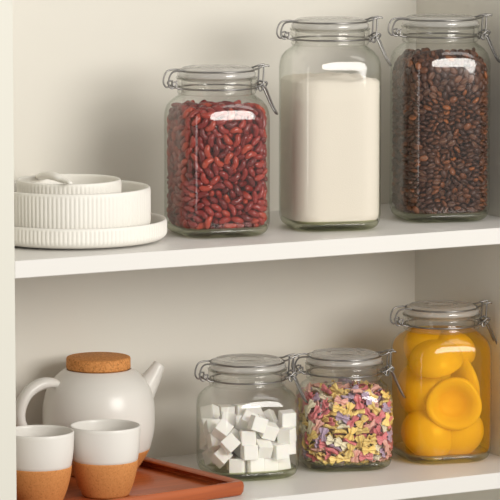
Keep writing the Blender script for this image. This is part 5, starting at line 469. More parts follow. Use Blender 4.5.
PACK['pasta'] = ([-6,-244,240,41,56,-58,40,-238,429,-51,-58,-48,100,-245,140,2,74,-66,-63,-244,178,21,-65,70,-163,-233,238,56,42,-64,-54,-244,342,70,9,-15,-17,-243,389,54,-36,45,-10,-244,139,57,-41,45,62,-245,310,-57,-31,-25,-74,-243,396,14,-65,73,
92,-226,449,36,35,-34,-61,-235,436,63,6,-17,85,-243,92,-1,-59,-80,108,-244,185,-5,66,74,48,-239,189,53,-60,46,-196,-217,285,-65,-17,-56,25,-240,97,-47,-38,-49,163,-234,336,14,73,-54,-206,-204,369,-9,75,37,130,-240,388,-66,26,31,
-218,-192,218,51,-45,-15,100,-244,356,-26,-63,-64,-77,-182,495,38,40,82,-47,-239,81,0,-53,-84,-225,-170,396,-54,-30,77,179,-227,206,74,3,30,7,-244,315,-60,-31,-26,205,-208,316,65,-13,58,62,-237,248,-3,40,90,-148,-207,417,42,-9,-69,
152,-226,242,58,56,-12,-114,-233,198,71,25,3,-231,-173,273,-3,68,32,-132,-148,489,-33,35,-26,-164,-208,85,-6,-94,-17,202,-210,156,55,-37,73,-115,-234,133,6,16,-4,-136,-171,454,91,-3,-10,209,-199,375,-41,55,-71,
109,-232,290,19,85,-39,-95,-224,88,-12,82,-49,215,-138,445,38,33,25,-69,-236,248,-7,-1,0,44,199,485,13,17,97,-210,-170,92,-89,40,16,123,-201,469,-84,37,26,12,64,467,-1,28,-95,-154,-219,180,73,22,10,-244,18,374,20,-68,-10,
-223,-115,449,-65,59,-24,48,-180,481,13,12,18,-52,-237,277,9,0,-99,-162,-223,362,92,-18,31,159,-87,473,31,9,-93,36,-236,375,-97,-1,-18,231,-170,218,-28,66,-52,-21,-215,463,-2,-99,7,-188,-203,147,38,91,-4,-126,-223,314,-46,-63,55,
-196,-145,434,22,-44,-24,186,-198,115,51,26,53,-162,-219,320,-56,15,-51,-124,-232,277,-11,11,-5,-128,-218,104,25,-46,-76,-236,-141,195,74,-25,-60,-245,-108,160,69,-25,-64,-244,-106,291,42,-57,-35,-117,-221,357,-21,-15,92,
-94,-236,154,-1,21,-1,181,-210,273,46,-23,84,-10,-236,190,2,-97,9,127,-203,414,-26,-66,67,-207,-28,476,63,-27,-66,164,-219,152,42,-62,-61,-178,-201,184,-28,77,-54,135,-212,87,-97,19,-7,100,70,478,80,-5,-17,53,-203,59,17,97,-7,
-245,-106,239,40,-62,-30,-16,-160,482,77,45,18,-205,-168,120,-87,-36,17,-76,-196,58,99,-6,1,-55,-221,222,30,-94,-1,-150,-116,464,29,25,-68,-158,-35,469,-30,-7,0,30,-98,481,-9,86,47,122,-207,268,-83,-27,-44,185,-187,418,86,42,16,
215,-160,389,70,6,34,-243,-109,98,49,-55,-44,-244,-115,356,68,11,69,224,-173,95,61,47,30,108,-61,480,-92,-32,0,-72,130,486,80,-59,5,-140,142,478,27,-95,-5,-80,-187,448,68,54,-46,218,-179,294,-68,-41,-49,112,-220,214,65,71,-11,
241,-145,309,6,71,-12,-98,-210,396,16,-89,32,-162,-209,116,51,-82,-15,-216,-162,331,75,-32,-50,-179,-187,395,-10,-79,28,189,-172,72,33,-69,-57,127,112,483,84,49,18,-202,-169,173,91,-1,29,53,-213,219,6,97,18,-98,-216,304,-43,-64,53,
-238,-33,427,-73,24,-58,24,-159,468,-85,-45,9,-244,0,309,-47,-52,54,-34,-219,109,-36,-53,-67,-232,52,427,57,-58,-36,-245,-33,253,-34,-57,44,-244,115,199,66,-28,-65,-244,-49,378,-71,22,-61,-44,-217,303,-24,-8,10,
-237,74,256,-45,-70,-4,-67,-181,229,69,59,-1,-113,-205,229,-86,-21,40,65,-202,444,49,2,3,156,-151,464,53,-83,9,222,-164,148,-35,27,52,-234,59,81,-59,-50,45,-198,-107,71,-16,-67,65,-223,60,174,97,-1,0,-198,102,454,10,6,-96,
-241,141,163,-29,-60,20,127,-217,113,-3,-11,97,-219,-115,386,76,-16,-57,167,67,471,-9,22,79,-8,-188,57,68,-72,4,67,-222,337,57,49,-28,81,-204,396,32,-67,-36,-119,-172,258,22,43,21,-217,122,431,-80,-50,-7,7,-190,437,54,-81,-18,
-12,199,458,-12,-15,-3,75,-172,66,-16,-63,72,-223,172,402,-58,8,75,-234,-13,168,-46,-32,73,27,-194,395,44,-30,6,-237,85,319,-70,70,4,76,-220,138,-10,64,74,161,-166,438,-2,-8,57,-102,-181,415,61,-69,-1,217,-118,69,0,96,-3,
221,-135,153,2,58,80,-243,-13,102,30,53,45,137,-190,60,-1,-6,-57,-225,-56,307,-31,7,-94,196,-2,471,-70,-69,8,-146,-168,81,67,8,-34,213,-149,186,-97,6,-9,64,44,472,32,73,10,-40,-124,457,2,44,-81,-79,-210,349,-96,-1,-23,
-161,-191,219,-14,6,-29,133,-210,322,-11,62,76,-92,-168,101,-11,12,-43,145,3,455,75,10,48,-228,160,282,58,41,-56,-194,-152,64,-4,13,-25,-139,10,465,15,67,-53,-245,-43,201,62,45,54,-221,23,223,-99,-4,5,193,-101,418,-69,-49,48,
-195,-158,351,-53,18,-66,95,191,457,-41,-23,-59,48,-192,155,-33,10,-92,-221,-71,121,-84,-40,33,-221,63,204,-31,7,4,-39,198,478,-57,78,-22,-39,-184,280,14,-28,71,69,-199,268,15,88,-21,39,-202,281,-48,-6,63,-41,-213,410,52,28,-36,
-60,-160,461,-86,25,26,155,-180,238,-15,94,-3,-122,-90,460,-31,-89,-31,-101,-128,466,-56,76,19,-207,154,70,-11,-96,-9,182,-181,332,22,65,10,56,109,458,14,-75,61,230,-72,423,-11,-7,69,-245,77,121,-47,41,-57,-181,22,446,37,44,33,
-210,-146,219,-22,-79,17,-12,-186,235,-64,-70,21,-117,-189,144,-3,-22,-1,-222,59,343,-1,97,16,-206,35,435,-49,-71,27,-81,231,446,-55,-14,-18,125,-205,368,-56,-19,17,-224,-89,340,-53,58,-6,108,25,470,-92,28,-22,
-227,-41,78,-63,69,-30,-117,-180,370,22,-89,36,-139,-162,320,-13,47,57,-223,122,90,36,-32,74,-224,10,135,-28,-34,77,174,-147,112,74,-17,3,103,-122,471,-31,93,-16,201,-85,453,91,33,1,230,-133,356,-62,73,-18,220,-15,423,-1,-65,-1,
-122,-141,79,-84,23,47,-44,-54,457,12,86,32,-152,-156,382,-46,-16,-40,-163,-101,370,-5,63,-8,-213,-125,128,62,64,-3,-74,113,452,50,58,42,10,-203,151,-32,-86,-5,-145,-136,402,-33,37,27,236,-85,374,50,50,-48,-185,-129,176,-71,39,26,
166,-30,453,87,46,-8,-242,139,349,69,-10,70,210,26,435,-66,-33,29,159,-143,388,-89,43,-4,-4,-129,245,-99,0,-3,-182,-13,344,30,28,-51,-81,-138,65,-69,-58,26,-197,-90,263,-41,6,16,37,-171,385,65,-17,-7,-81,-48,475,-21,-23,23,
-164,-43,136,-11,25,34,60,-185,316,-14,-4,-97,201,-151,211,-49,82,2,-233,100,367,38,58,-38,86,147,462,-93,23,-19,62,-198,90,20,94,-21,-8,-200,352,45,-64,-34,-148,58,457,-60,-74,21,108,-186,170,91,30,9,-222,66,283,-16,35,-78,
219,-125,389,-72,-30,12,81,-171,210,96,-11,13,145,-156,411,-3,-10,52,-197,-176,270,9,74,44,-79,-176,258,-37,10,54,58,-58,462,-72,-41,50,-131,-176,185,48,-43,4,-212,-79,151,84,-48,-11,102,227,445,81,-12,-6,-66,-184,120,-9,19,6,
87,-109,222,-27,94,1,216,-95,227,21,88,16,-37,-130,92,-7,-96,-1,31,159,458,13,-24,-64,-33,-125,219,99,-1,-1,173,-177,217,20,-28,-8,-149,-20,421,-24,-90,19,-62,-203,177,12,-45,81,-166,-70,57,-50,85,-8,-190,-116,299,-45,9,14,
-9,-189,205,85,-44,-17,-188,-2,68,-11,-66,71,-27,152,461,-10,0,2,-214,184,288,29,-65,27,-198,-51,374,-28,9,-79,-85,-7,458,-1,-26,-94,-195,-124,265,30,-83,43,-158,-62,329,0,-91,26,-103,-126,123,-3,-99,8,-219,77,381,-13,65,-70,
-195,-91,438,-90,19,-18,61,-117,371,98,9,10,92,-134,402,97,-21,7,-212,176,227,73,9,25,229,122,435,37,-75,-6,-51,-183,387,-19,20,-7,10,-195,254,26,37,55,-243,128,275,71,-12,68,10,-191,300,36,-70,-37,-187,-87,324,5,17,85,
245,-95,210,-42,-49,50,76,7,451,28,-79,37,232,-60,84,3,-2,-71,46,-140,228,16,-7,-70,-209,-74,229,2,2,70,13,237,436,80,-15,16,169,131,447,-17,40,79,-216,130,177,-38,-53,31,81,-145,149,-21,66,68,-53,-201,332,-97,3,-15,
-175,29,133,9,-18,-92,-133,-138,332,47,78,-36,-49,46,458,-38,7,63,175,-133,76,91,35,18,100,-168,258,-2,-38,18,155,195,445,-40,31,39,-81,-129,433,34,-7,48,-131,-152,233,13,33,18,-28,-173,140,6,8,68,-169,-176,254,49,-39,-31,
20,-143,139,66,-72,-16,84,-161,372,55,-9,-8,-69,-124,191,87,-17,-43,-171,-69,430,-90,-23,-23,],
[-140,-117,57,-5,8,-85,-120,-59,80,-4,-71,3,-142,57,57,-5,-99,6,-156,126,57,-78,-61,0,-113,114,57,-77,-61,6,-48,-143,65,60,-69,-28,-60,172,57,1,6,6,12,-130,57,99,0,0,17,144,57,5,3,69,95,-128,57,-2,-5,87,61,143,57,-70,-69,7,
132,-98,57,-3,-6,-42,130,-22,57,-5,5,70,122,43,79,7,-71,10,109,98,83,-63,-4,75,-199,60,58,-73,-66,3,-170,141,87,-10,9,-31,-84,213,63,4,-3,5,-42,130,57,1,6,6,23,188,77,-22,37,54,122,184,57,6,-2,-56,193,-73,57,99,8,5,
198,-28,58,-8,98,1,166,26,63,-24,18,-54,142,97,57,2,6,56,-188,-43,73,-26,2,95,-131,-3,57,-69,71,4,-155,205,67,-97,-9,12,-10,199,82,10,71,-1,27,-142,93,31,-23,48,69,222,73,76,0,1,158,200,78,17,-24,-57,201,20,75,2,-96,1,
178,159,60,-55,82,-5,-197,109,102,-56,-67,-27,-88,232,88,-1,99,4,-122,163,79,75,-28,8,5,239,94,-79,22,31,243,10,92,-41,-41,57,179,68,74,24,10,95,208,122,72,55,45,48,-169,-99,92,-27,-68,64,-176,76,91,-79,-4,11,-205,186,101,10,11,41,
-106,120,85,-96,-3,23,103,-148,82,0,-3,96,197,202,112,-73,-7,-66,92,134,82,66,52,23,-12,-184,85,97,-15,-3,-176,170,115,10,-96,-14,-38,209,85,36,54,49,48,-176,107,97,8,3,228,177,112,-14,71,17,138,207,97,-27,92,-5,
143,-104,101,24,-83,-35,240,113,89,43,-37,-58,-183,-48,115,13,31,72,-150,33,94,-40,77,-16,-129,-96,90,63,-12,-28,-166,221,109,91,19,-32,194,165,112,58,-38,60,92,-129,113,48,83,8,215,69,92,6,-56,75,-159,94,121,-10,1,31,
144,146,110,20,-46,-48,180,-43,81,2,-2,-61,203,42,109,38,76,48,-140,242,128,-21,-71,-57,142,-175,108,-7,-1,97,221,-112,109,-3,15,98,155,225,137,2,-29,-16,204,-65,107,3,3,-99,194,123,108,-4,-99,-2,-158,-147,139,-32,-21,51,
-206,94,146,48,-27,-82,-212,155,143,-88,19,-24,244,-16,137,52,-46,-46,161,38,123,-54,42,71,-193,8,107,-14,98,-4,-10,-169,112,-75,64,3,-192,185,155,-19,-86,44,152,-125,136,35,-78,48,244,119,134,-51,52,-44,193,2,130,-1,-2,-44,
198,-21,106,-1,-1,-99,-160,213,153,-3,-49,82,226,-75,133,55,82,0,142,70,118,37,-89,5,-171,204,181,-84,20,-6,222,186,188,52,39,74,83,151,133,-71,-65,-11,129,-15,85,70,70,1,-185,42,157,97,3,1,-197,46,105,49,-29,68,
-24,-120,139,41,55,-60,-145,-87,158,85,46,4,-148,155,130,-7,23,-94,135,-210,162,31,62,-30,222,43,140,-10,20,46,119,219,153,36,21,65,-162,105,149,-79,-58,11,-135,242,186,65,18,-8,121,-175,137,2,4,16,208,117,133,5,9,74,
-85,119,148,40,-85,28,244,-89,167,-49,52,-43,245,52,170,36,-54,-43,196,-82,154,-77,62,0,157,77,170,-40,-52,24,-193,182,193,16,94,27,177,159,176,24,27,1,-194,-79,176,-3,3,72,166,-151,169,-23,52,-50,119,235,227,2,-62,0,
198,-22,156,8,-99,6,243,133,211,31,-60,-23,-191,218,229,-71,-12,29,-60,245,186,9,-76,62,165,234,186,-17,-69,68,196,-110,187,-10,-80,58,-141,-21,150,95,-1,-5,-184,-7,172,-18,5,14,-28,-169,180,44,-81,-4,206,168,224,-85,-12,-22,
138,6,176,87,21,-42,-123,75,148,-76,-47,-42,-24,121,179,-69,-10,6,203,-59,181,61,-77,-1,221,93,168,60,54,32,-106,-146,188,-45,-86,-22,-109,-135,160,22,-26,65,166,218,221,30,-11,-15,36,128,181,-5,-84,-12,200,111,176,-33,-35,38,
-120,73,207,-83,-53,13,-177,138,199,27,15,-76,70,-187,184,62,-74,19,197,50,179,17,81,52,-140,-42,180,-93,-4,2,-219,120,224,60,-49,-58,-164,234,265,65,22,3,-128,199,229,-77,6,13,125,-151,188,-21,1,61,184,132,221,65,7,72,
139,-53,185,-15,0,-12,-207,-74,201,68,72,-3,-214,1,196,46,85,-21,-164,-143,219,63,9,-48,2,-126,182,23,1,96,199,193,261,44,-27,10,210,-17,201,-66,-73,12,174,27,180,-75,44,14,30,-140,196,-13,25,-69,-126,221,208,20,-52,82,
119,-108,205,68,71,4,193,214,383,-19,60,44,155,-56,212,-22,4,-31,235,71,204,68,-70,0,-168,11,192,-19,2,-51,-143,77,177,-2,-35,82,214,155,258,50,12,-48,75,158,223,67,-42,-38,244,-22,189,51,47,55,-165,-85,207,-52,27,-77,
-215,175,344,-51,-49,46,195,65,226,-22,17,92,137,178,225,-69,-68,-17,188,18,225,-42,0,38,-167,180,426,5,-10,66,100,199,232,54,-28,-64,245,-101,305,4,69,-11,-176,140,247,-63,37,-31,-112,236,265,2,-55,2,112,-135,242,39,11,-24,
89,98,222,-21,65,18,225,-28,227,55,83,-1,245,34,242,-27,-60,38,-175,93,213,-96,22,-6,164,-119,237,-52,3,-39,139,161,247,9,24,-71,220,-142,254,25,-20,-63,222,101,237,-87,13,-21,-142,-96,242,-36,-31,51,-169,-29,233,35,19,76,
176,-107,266,74,-39,9,190,185,299,-25,-22,66,237,-45,254,70,-70,1,-204,117,261,-38,-70,5,-130,241,390,-6,76,-63,142,-178,264,29,86,23,145,152,275,-27,-87,-37,220,131,277,35,-13,-2,-215,-3,243,-64,-73,0,-131,125,246,-24,-33,72,
153,229,275,-64,-5,76,223,86,265,24,-20,-5,-186,223,331,-27,-65,-28,133,96,217,-69,-67,-16,105,234,289,18,-21,95,230,11,269,28,-42,-14,-165,-39,263,88,-27,-35,-134,242,315,-44,58,53,-30,-139,267,71,66,18,199,-147,285,-3,63,-59,
152,101,247,1,-17,96,-210,-51,267,19,-92,-10,-190,76,248,-54,-34,33,-133,-130,270,-92,-28,21,-167,201,329,32,-66,-55,233,164,318,19,63,47,120,70,252,42,-42,59,-164,53,240,4,8,45,-148,45,265,2,4,-36,-181,190,372,48,-85,-16,
215,38,293,-24,-28,36,-180,134,292,33,27,52,245,-40,319,-52,-54,46,178,66,263,-1,93,32,-167,201,281,-68,-23,19,212,92,302,-57,-15,-14,194,-58,244,31,-29,-64,244,121,355,-26,67,-14,-199,13,271,-92,-33,6,-126,129,294,58,-26,4,
-166,174,454,10,-5,-93,52,-139,258,-69,69,-4,170,-12,283,43,-24,84,158,236,332,-68,18,-5,203,-74,281,-19,-2,97,196,126,299,13,-16,8,102,-94,275,57,47,-42,159,52,281,2,-34,54,-99,-146,302,-51,22,-64,131,113,277,14,-15,8,
-168,-166,302,6,54,72,-199,132,376,68,-12,70,-199,63,312,68,51,44,88,-143,285,-25,-32,61,101,239,346,38,53,-51,-157,-79,288,93,-9,-2,235,35,331,16,39,-58,190,123,326,97,13,17,122,-52,318,5,6,-81,192,36,309,26,-15,-81,
-169,106,312,-4,28,-59,50,-135,294,73,-65,-9,-47,-175,316,15,19,-95,139,-165,313,-98,12,-9,164,179,375,-3,35,-43,191,-124,336,-18,6,58,-218,10,309,48,50,64,186,-115,363,91,33,11,-216,-26,344,-41,42,-36,-190,-114,377,-63,-13,-74,
-161,161,348,24,-65,-53,114,206,356,35,-29,-87,200,-22,294,10,-84,-47,146,158,413,22,-84,-42,-87,-121,337,-83,50,-15,61,232,386,-49,65,51,10,-136,322,70,-70,4,90,208,385,-21,-58,-3,211,178,355,50,-32,-2,204,168,395,59,-6,-40,
-91,-118,364,2,-3,-82,97,-116,325,38,90,0,180,-58,333,-3,-5,-18,140,236,397,-63,17,-1,200,-65,309,-98,-8,-7,242,-50,376,65,-5,75,-182,185,400,-78,-60,4,-157,106,339,-83,-33,30,132,-177,338,5,12,-98,166,196,341,-88,14,42,
-196,31,371,-16,95,-21,-128,-93,354,74,32,50,194,144,408,59,7,-65,190,120,358,-70,63,-30,229,85,367,-7,82,12,-44,-151,363,-67,68,25,28,-182,348,-74,65,-3,221,-12,366,69,0,-5,221,15,357,-83,6,4,-160,114,382,-89,18,39,
72,-174,339,-7,23,74,147,10,363,-67,-1,-6,119,176,390,47,4,-79,164,-98,405,90,-7,-34,-185,-19,405,-68,-45,56,-104,216,407,-64,-4,3,-58,243,391,63,-39,29,195,-43,358,-3,2,98,-143,169,382,-29,27,-72,-129,-111,406,5,-80,42,
-113,45,424,34,-50,-60,105,-77,384,-57,-48,48,173,79,411,-40,27,-86,-126,64,390,-12,-98,5,-87,-94,393,13,-2,91,-112,135,394,14,-94,-23,29,219,417,82,-33,20,97,-75,418,-2,7,66,137,-86,377,85,-2,-52,220,75,400,-11,-52,27,
-203,48,393,-15,-4,24,-39,-154,399,-15,-94,16,187,-64,384,-27,87,36,243,23,398,39,59,36,-215,-23,408,35,62,43,-4,-165,420,-91,-36,5,-107,94,416,-73,10,5,-5,174,423,58,57,38,65,-154,422,-3,0,92,-99,52,457,12,5,76,
68,175,421,-21,-83,-44,95,49,402,-44,31,-49,193,46,412,38,6,71,-12,-122,430,-9,90,-28,-104,-94,428,13,-23,89,-159,68,417,15,97,-12,-110,178,412,7,-6,8,98,-28,438,-1,57,72,128,164,448,88,-28,15,-101,-26,428,-29,10,-43,
-57,109,420,41,64,36,123,-147,440,-63,-53,34,163,-28,400,2,-5,-91,-172,105,432,4,-16,-77,-124,186,438,5,1,-73,-36,163,412,62,52,44,45,-86,416,35,37,-35,27,110,424,10,-4,66,72,120,414,65,-68,-28,-123,124,450,-5,-98,4,
-7,-80,443,93,6,21,-20,104,433,13,-12,69,-66,183,437,-69,-70,2,86,-143,447,-3,-12,-77,27,81,444,8,-20,96,162,-46,428,1,-11,-45,168,28,436,25,14,-79,-86,42,418,-40,-37,53,114,117,441,-92,10,-35,-99,183,462,-85,49,4,
42,-115,441,-21,88,-29,132,41,437,80,12,53,94,62,439,-75,-65,-7,200,92,437,-5,40,71,-66,-80,438,40,-60,20,109,-77,444,96,-14,-18,])
PACK['sugar'] = ([182,-180,269,27,64,-25,33,-200,198,-1,-51,-85,207,-117,363,-47,47,50,129,-208,179,-54,44,53,-192,-119,312,-68,-56,45,-7,-214,357,-69,-69,14,-196,-114,142,14,47,-81,-57,-209,182,-3,-3,-71,-14,-186,91,-3,4,71,-176,168,365,56,12,-70,
-163,-173,235,-37,-9,63,-118,-174,92,-39,62,34,-59,-187,268,66,-6,-6,71,-181,305,-35,-47,51,75,-164,89,50,-49,-47,-214,-63,234,67,68,-19,-29,-99,357,43,-28,-82,-215,-8,304,67,19,67,-117,27,334,95,-4,-12,34,211,359,-3,-1,-69,
172,-125,92,76,63,2,-68,208,358,1,1,1,181,166,311,-60,-51,-59,79,106,344,59,28,69,-183,86,107,22,45,-47,205,-107,182,52,-48,-44,-215,50,226,-23,0,0,-202,125,289,-16,-15,-71,-108,-75,239,56,-69,-7,-187,-9,144,-64,-50,53,
-82,-42,87,91,39,0,-6,110,297,0,95,-28,-40,-91,171,-31,-88,-15,14,-106,246,20,-38,-81,-186,156,187,60,79,0,-40,-40,293,-49,2,-67,213,-61,280,-2,-15,98,-78,87,87,0,0,28,90,27,302,65,50,55,117,-119,177,7,-71,-68,209,89,253,68,-65,25,
119,-39,248,-63,64,12,-115,22,230,-26,14,-2,25,84,87,57,-41,-41,-78,122,176,-68,-8,10,22,120,177,-49,-47,-52,206,7,192,-2,-40,91,-13,36,239,36,-64,-31,93,199,259,39,-65,-33,-10,171,90,2,-2,10,153,-13,87,71,-69,0,
-123,169,91,-16,68,24,90,165,90,4,1,18,182,89,95,14,98,7,5,215,180,99,0,2,177,170,183,37,87,-24,-108,204,183,-68,-9,9,50,-75,87,-5,99,0,44,0,162,-74,22,-47,112,94,218,-89,-5,-18,-95,210,271,1,1,-2,-3,215,267,-2,0,99,
-105,101,287,-85,11,6,],
[])
JP = {'bean': (0.0216, 0.1216, 0, -0.1641), 'flour': (0.1777, 0.1126, 0, -0.2688), 'coffee': (0.3474, 0.124, 0, -0.2862), 'sugar': (0.0798, 0.1481, -0.311, -0.199), 'pasta': (0.2178, 0.1426, -0.311, -0.356), 'peach': (0.3536, 0.1265, -0.311, -0.2339)}
CAM = (-2.04648, -3.63192, 0.51099)
PP = (-0.1629, 0.1433)
SPOON = [(-0.1394, 0.3042, 0.058), (-0.1823, 0.1933, 0.0745), (-0.197, 0.1466, 0.081), (-0.2044, 0.1098, 0.0825), (-0.2013, 0.0946, 0.0795), (-0.2024, 0.075, 0.078)]
CUP2 = (-0.1512, 0.0882)
CUP1 = (-0.2392, 0.0912)
POT = (-0.0899, 0.2261)
# ---------------------------------------------------------------- helpers
sc = bpy.context.scene
COL = sc.collection
random.seed(11)

def link(name, me, parent=None):
    o = bpy.data.objects.new(name, me)
    COL.objects.link(o)
    if parent is not None: o.parent = parent
    return o

def tag(o, label, cat, group=None, kind=None):
    o['label'] = label; o['category'] = cat
    if group: o['group'] = group
    if kind: o['kind'] = kind
    return o

def thing(name, label, cat, loc=(0, 0, 0), rz=0.0, group=None):
    o = link(name, None)
    o.empty_display_size = .02
    o.location = loc; o.rotation_euler = (0, 0, rz)
    return tag(o, label, cat, group)

class MB:
    """collects shapes into one mesh"""
    def __init__(s): s.v = []; s.f = []; s.m = []
    def add(s, v, f, mi=0, M=None):
        o = len(s.v)
        s.v += [tuple(M @ Vector(p)) if M is not None else tuple(p) for p in v]
        s.f += [tuple(o + i for i in q) for q in f]
        s.m += (mi if isinstance(mi, list) else [mi] * len(f))
    def build(s, name, mats, parent=None, smooth=True, fix=True, sharp=None):
        if not isinstance(mats, (list, tuple)): mats = [mats]
        me = mesh(name, s.v, s.f, mats, smooth, s.m)
        if fix:
            bm = bmesh.new(); bm.from_mesh(me)
            bmesh.ops.remove_doubles(bm, verts=bm.verts[:], dist=1e-7)
            bmesh.ops.recalc_face_normals(bm, faces=bm.faces[:])
            if sharp:
                for e in bm.edges:
                    if len(e.link_faces) == 2 and e.calc_face_angle(0) > math.radians(sharp): e.smooth = False
            bm.to_mesh(me); bm.free()
        return link(name, me, parent)

def lathe(prof, n=72, mod=None):
    """prof: (r, z) list; r == 0 closes with a pole. mod(r, z, ang, k) -> r"""
    v = []; f = []; rows = []
    for k, (r, z) in enumerate(prof):
        if r <= 1e-9:
            rows.append([len(v)]); v.append((0, 0, z))
        else:
            row = []
            for i in range(n):
                a = 2 * PI * i / n
                rr = mod(r, z, a, k) if mod else r
                row.append(len(v)); v.append((rr * math.cos(a), rr * math.sin(a), z))
            rows.append(row)
    for A, B in zip(rows, rows[1:]):
        if len(A) == 1 and len(B) == 1: continue
        for i in range(n):
            j = (i + 1) % n
            if len(A) == 1: f.append((A[0], B[j], B[i]))
            elif len(B) == 1: f.append((A[i], A[j], B[0]))
            else: f.append((A[i], A[j], B[j], B[i]))
    return v, f

def sq_ring(a, r, z, k=10, m=4):
    """rounded square: half width a, corner radius r; k points per corner, m per side"""
    pts = []
    for q in range(4):
        cx, cy = [(1, 1), (-1, 1), (-1, -1), (1, -1)][q]
        c = Vector((cx * (a - r), cy * (a - r), z))
        for i in range(k):
            t = PI / 2 * (q + i / (k - 1))
            pts.append(c + Vector((r * math.cos(t), r * math.sin(t), 0)))
        nx, ny = [(-1, 1), (-1, -1), (1, -1), (1, 1)][q]
        t = PI / 2 * (q + 1)
        p1 = pts[-1]; p2 = Vector((nx * (a - r), ny * (a - r), z)) + Vector((r * math.cos(t), r * math.sin(t), 0))
        for i in range(1, m): pts.append(p1.lerp(p2, i / m))
    return pts

def loft(prof, cap0=False, cap1=False, closed=False):
    """prof: (a, r, z) rows of rounded squares"""
    v = []; f = []; rows = []
    for a, r, z in prof:
        row = []
        for p in sq_ring(a, min(r, a), z): row.append(len(v)); v.append(tuple(p))
        rows.append(row)
    pairs = list(zip(rows, rows[1:]))
    if closed: pairs.append((rows[-1], rows[0]))
    for A, B in pairs:
        n = len(A)
        for i in range(n): f.append((A[i], A[(i + 1) % n], B[(i + 1) % n], B[i]))
    for cap, row in ((cap0, rows[0]), (cap1, rows[-1])):
        if cap:
            z = v[row[0]][2]; c = len(v); v.append((0, 0, z)); n = len(row)
            for i in range(n): f.append((c, row[i], row[(i + 1) % n]))
    return v, f

def catmull(P, sub=6, closed=False):
    P = [Vector(p) for p in P]; out = []
    n = len(P)
    for i in range(n if closed else n - 1):
        if closed: p0, p1, p2, p3 = P[i - 1], P[i], P[(i + 1) % n], P[(i + 2) % n]
        else:
            p1, p2 = P[i], P[i + 1]
            p0 = P[i - 1] if i > 0 else p1 * 2 - p2
            p3 = P[i + 2] if i + 2 < n else p2 * 2 - p1
        for s in range(sub):
            t = s / sub
            out.append(.5 * ((2 * p1) + (p2 - p0) * t + (2 * p0 - 5 * p1 + 4 * p2 - p3) * t * t + (3 * p1 - p0 - 3 * p2 + p3) * t ** 3))
    if not closed: out.append(P[-1])
    return out

def tube(P, r, n=10, closed=False, flat=1.0, up=None, rad=None):
    """sweep a circle (or flattened oval) along points"""
    P = [Vector(p) for p in P]; N = len(P)
    T = []
    for i in range(N):
        a = P[i - 1] if (i > 0 or closed) else P[i]
        b = P[(i + 1) % N] if (i < N - 1 or closed) else P[i]
        T.append((b - a).normalized())
    u = Vector(up) if up else (Vector((0, 0, 1)) if abs(T[0].z) < .9 else Vector((1, 0, 0)))
    v = []; f = []
    for i in range(N):
        u = (u - T[i] * u.dot(T[i])).normalized(); w = T[i].cross(u)
        rr = rad[i] if rad else r
        for k in range(n):
            a = 2 * PI * k / n
            v.append(tuple(P[i] + u * (rr * math.cos(a)) + w * (rr * flat * math.sin(a))))
    for i in range(N if closed else N - 1):
        j = (i + 1) % N
        for k in range(n): f.append((i * n + k, i * n + (k + 1) % n, j * n + (k + 1) % n, j * n + k))
    if not closed:
        for i, fl in ((0, 1), (N - 1, 0)):
            c = len(v); v.append(tuple(P[i]))
            for k in range(n):
                a, b = i * n + k, i * n + (k + 1) % n
                f.append((c, b, a) if fl else (c, a, b))
    return v, f

def box(x0, x1, y0, y1, z0, z1, bev=0.0, seg=2):
    bm = bmesh.new()
    bmesh.ops.create_cube(bm, size=1, matrix=Matrix.Translation(((x0 + x1) / 2, (y0 + y1) / 2, (z0 + z1) / 2)) @ Matrix.Diagonal((x1 - x0, y1 - y0, z1 - z0, 1)))
    if bev: bmesh.ops.bevel(bm, geom=bm.edges[:], offset=bev, segments=seg, affect='EDGES', profile=.5)
    v = [tuple(p.co) for p in bm.verts]; f = [tuple(p.index for p in q.verts) for q in bm.faces]
    bm.free()
    return v, f

# ---------------------------------------------------------------- materials
def mat(name):
    m = bpy.data.materials.new(name); m.use_nodes = True
    nt = m.node_tree
    return m, nt, nt.nodes['Principled BSDF'], nt.nodes['Material Output']

def plain(name, col, rough=.5, metal=0.0, spec=.5, noise=0.0, nscale=30, bump=0.0, bscale=200, sss=0.0, coat=0.0):
    m, nt, b, out = mat(name)
    b.inputs['Base Color'].default_value = (*col, 1)
    b.inputs['Roughness'].default_value = rough
    b.inputs['Metallic'].default_value = metal
    b.inputs['Specular IOR Level'].default_value = spec
    b.inputs['Coat Weight'].default_value = coat
    if sss:
        b.inputs['Subsurface Weight'].default_value = sss
        b.inputs['Subsurface Radius'].default_value = (.006, .004, .002)
        b.inputs['Subsurface Scale'].default_value = 1.0
    tc = nt.nodes.new('ShaderNodeTexCoord')
    if noise:
        n = nt.nodes.new('ShaderNodeTexNoise'); n.inputs['Scale'].default_value = nscale; n.inputs['Detail'].default_value = 5
        nt.links.new(tc.outputs['Object'], n.inputs['Vector'])
        mx = nt.nodes.new('ShaderNodeMix'); mx.data_type = 'RGBA'
        mx.inputs['A'].default_value = (*[c * (1 - noise) for c in col], 1)
        mx.inputs['B'].default_value = (*[min(1, c * (1 + noise)) for c in col], 1)
        nt.links.new(n.outputs['Fac'], mx.inputs['Factor']); nt.links.new(mx.outputs['Result'], b.inputs['Base Color'])
    if bump:
        n = nt.nodes.new('ShaderNodeTexNoise'); n.inputs['Scale'].default_value = bscale; n.inputs['Detail'].default_value = 4
        nt.links.new(tc.outputs['Object'], n.inputs['Vector'])
        bp = nt.nodes.new('ShaderNodeBump'); bp.inputs['Strength'].default_value = bump; bp.inputs['Distance'].default_value = .001
        nt.links.new(n.outputs['Fac'], bp.inputs['Height']); nt.links.new(bp.outputs['Normal'], b.inputs['Normal'])
    return m

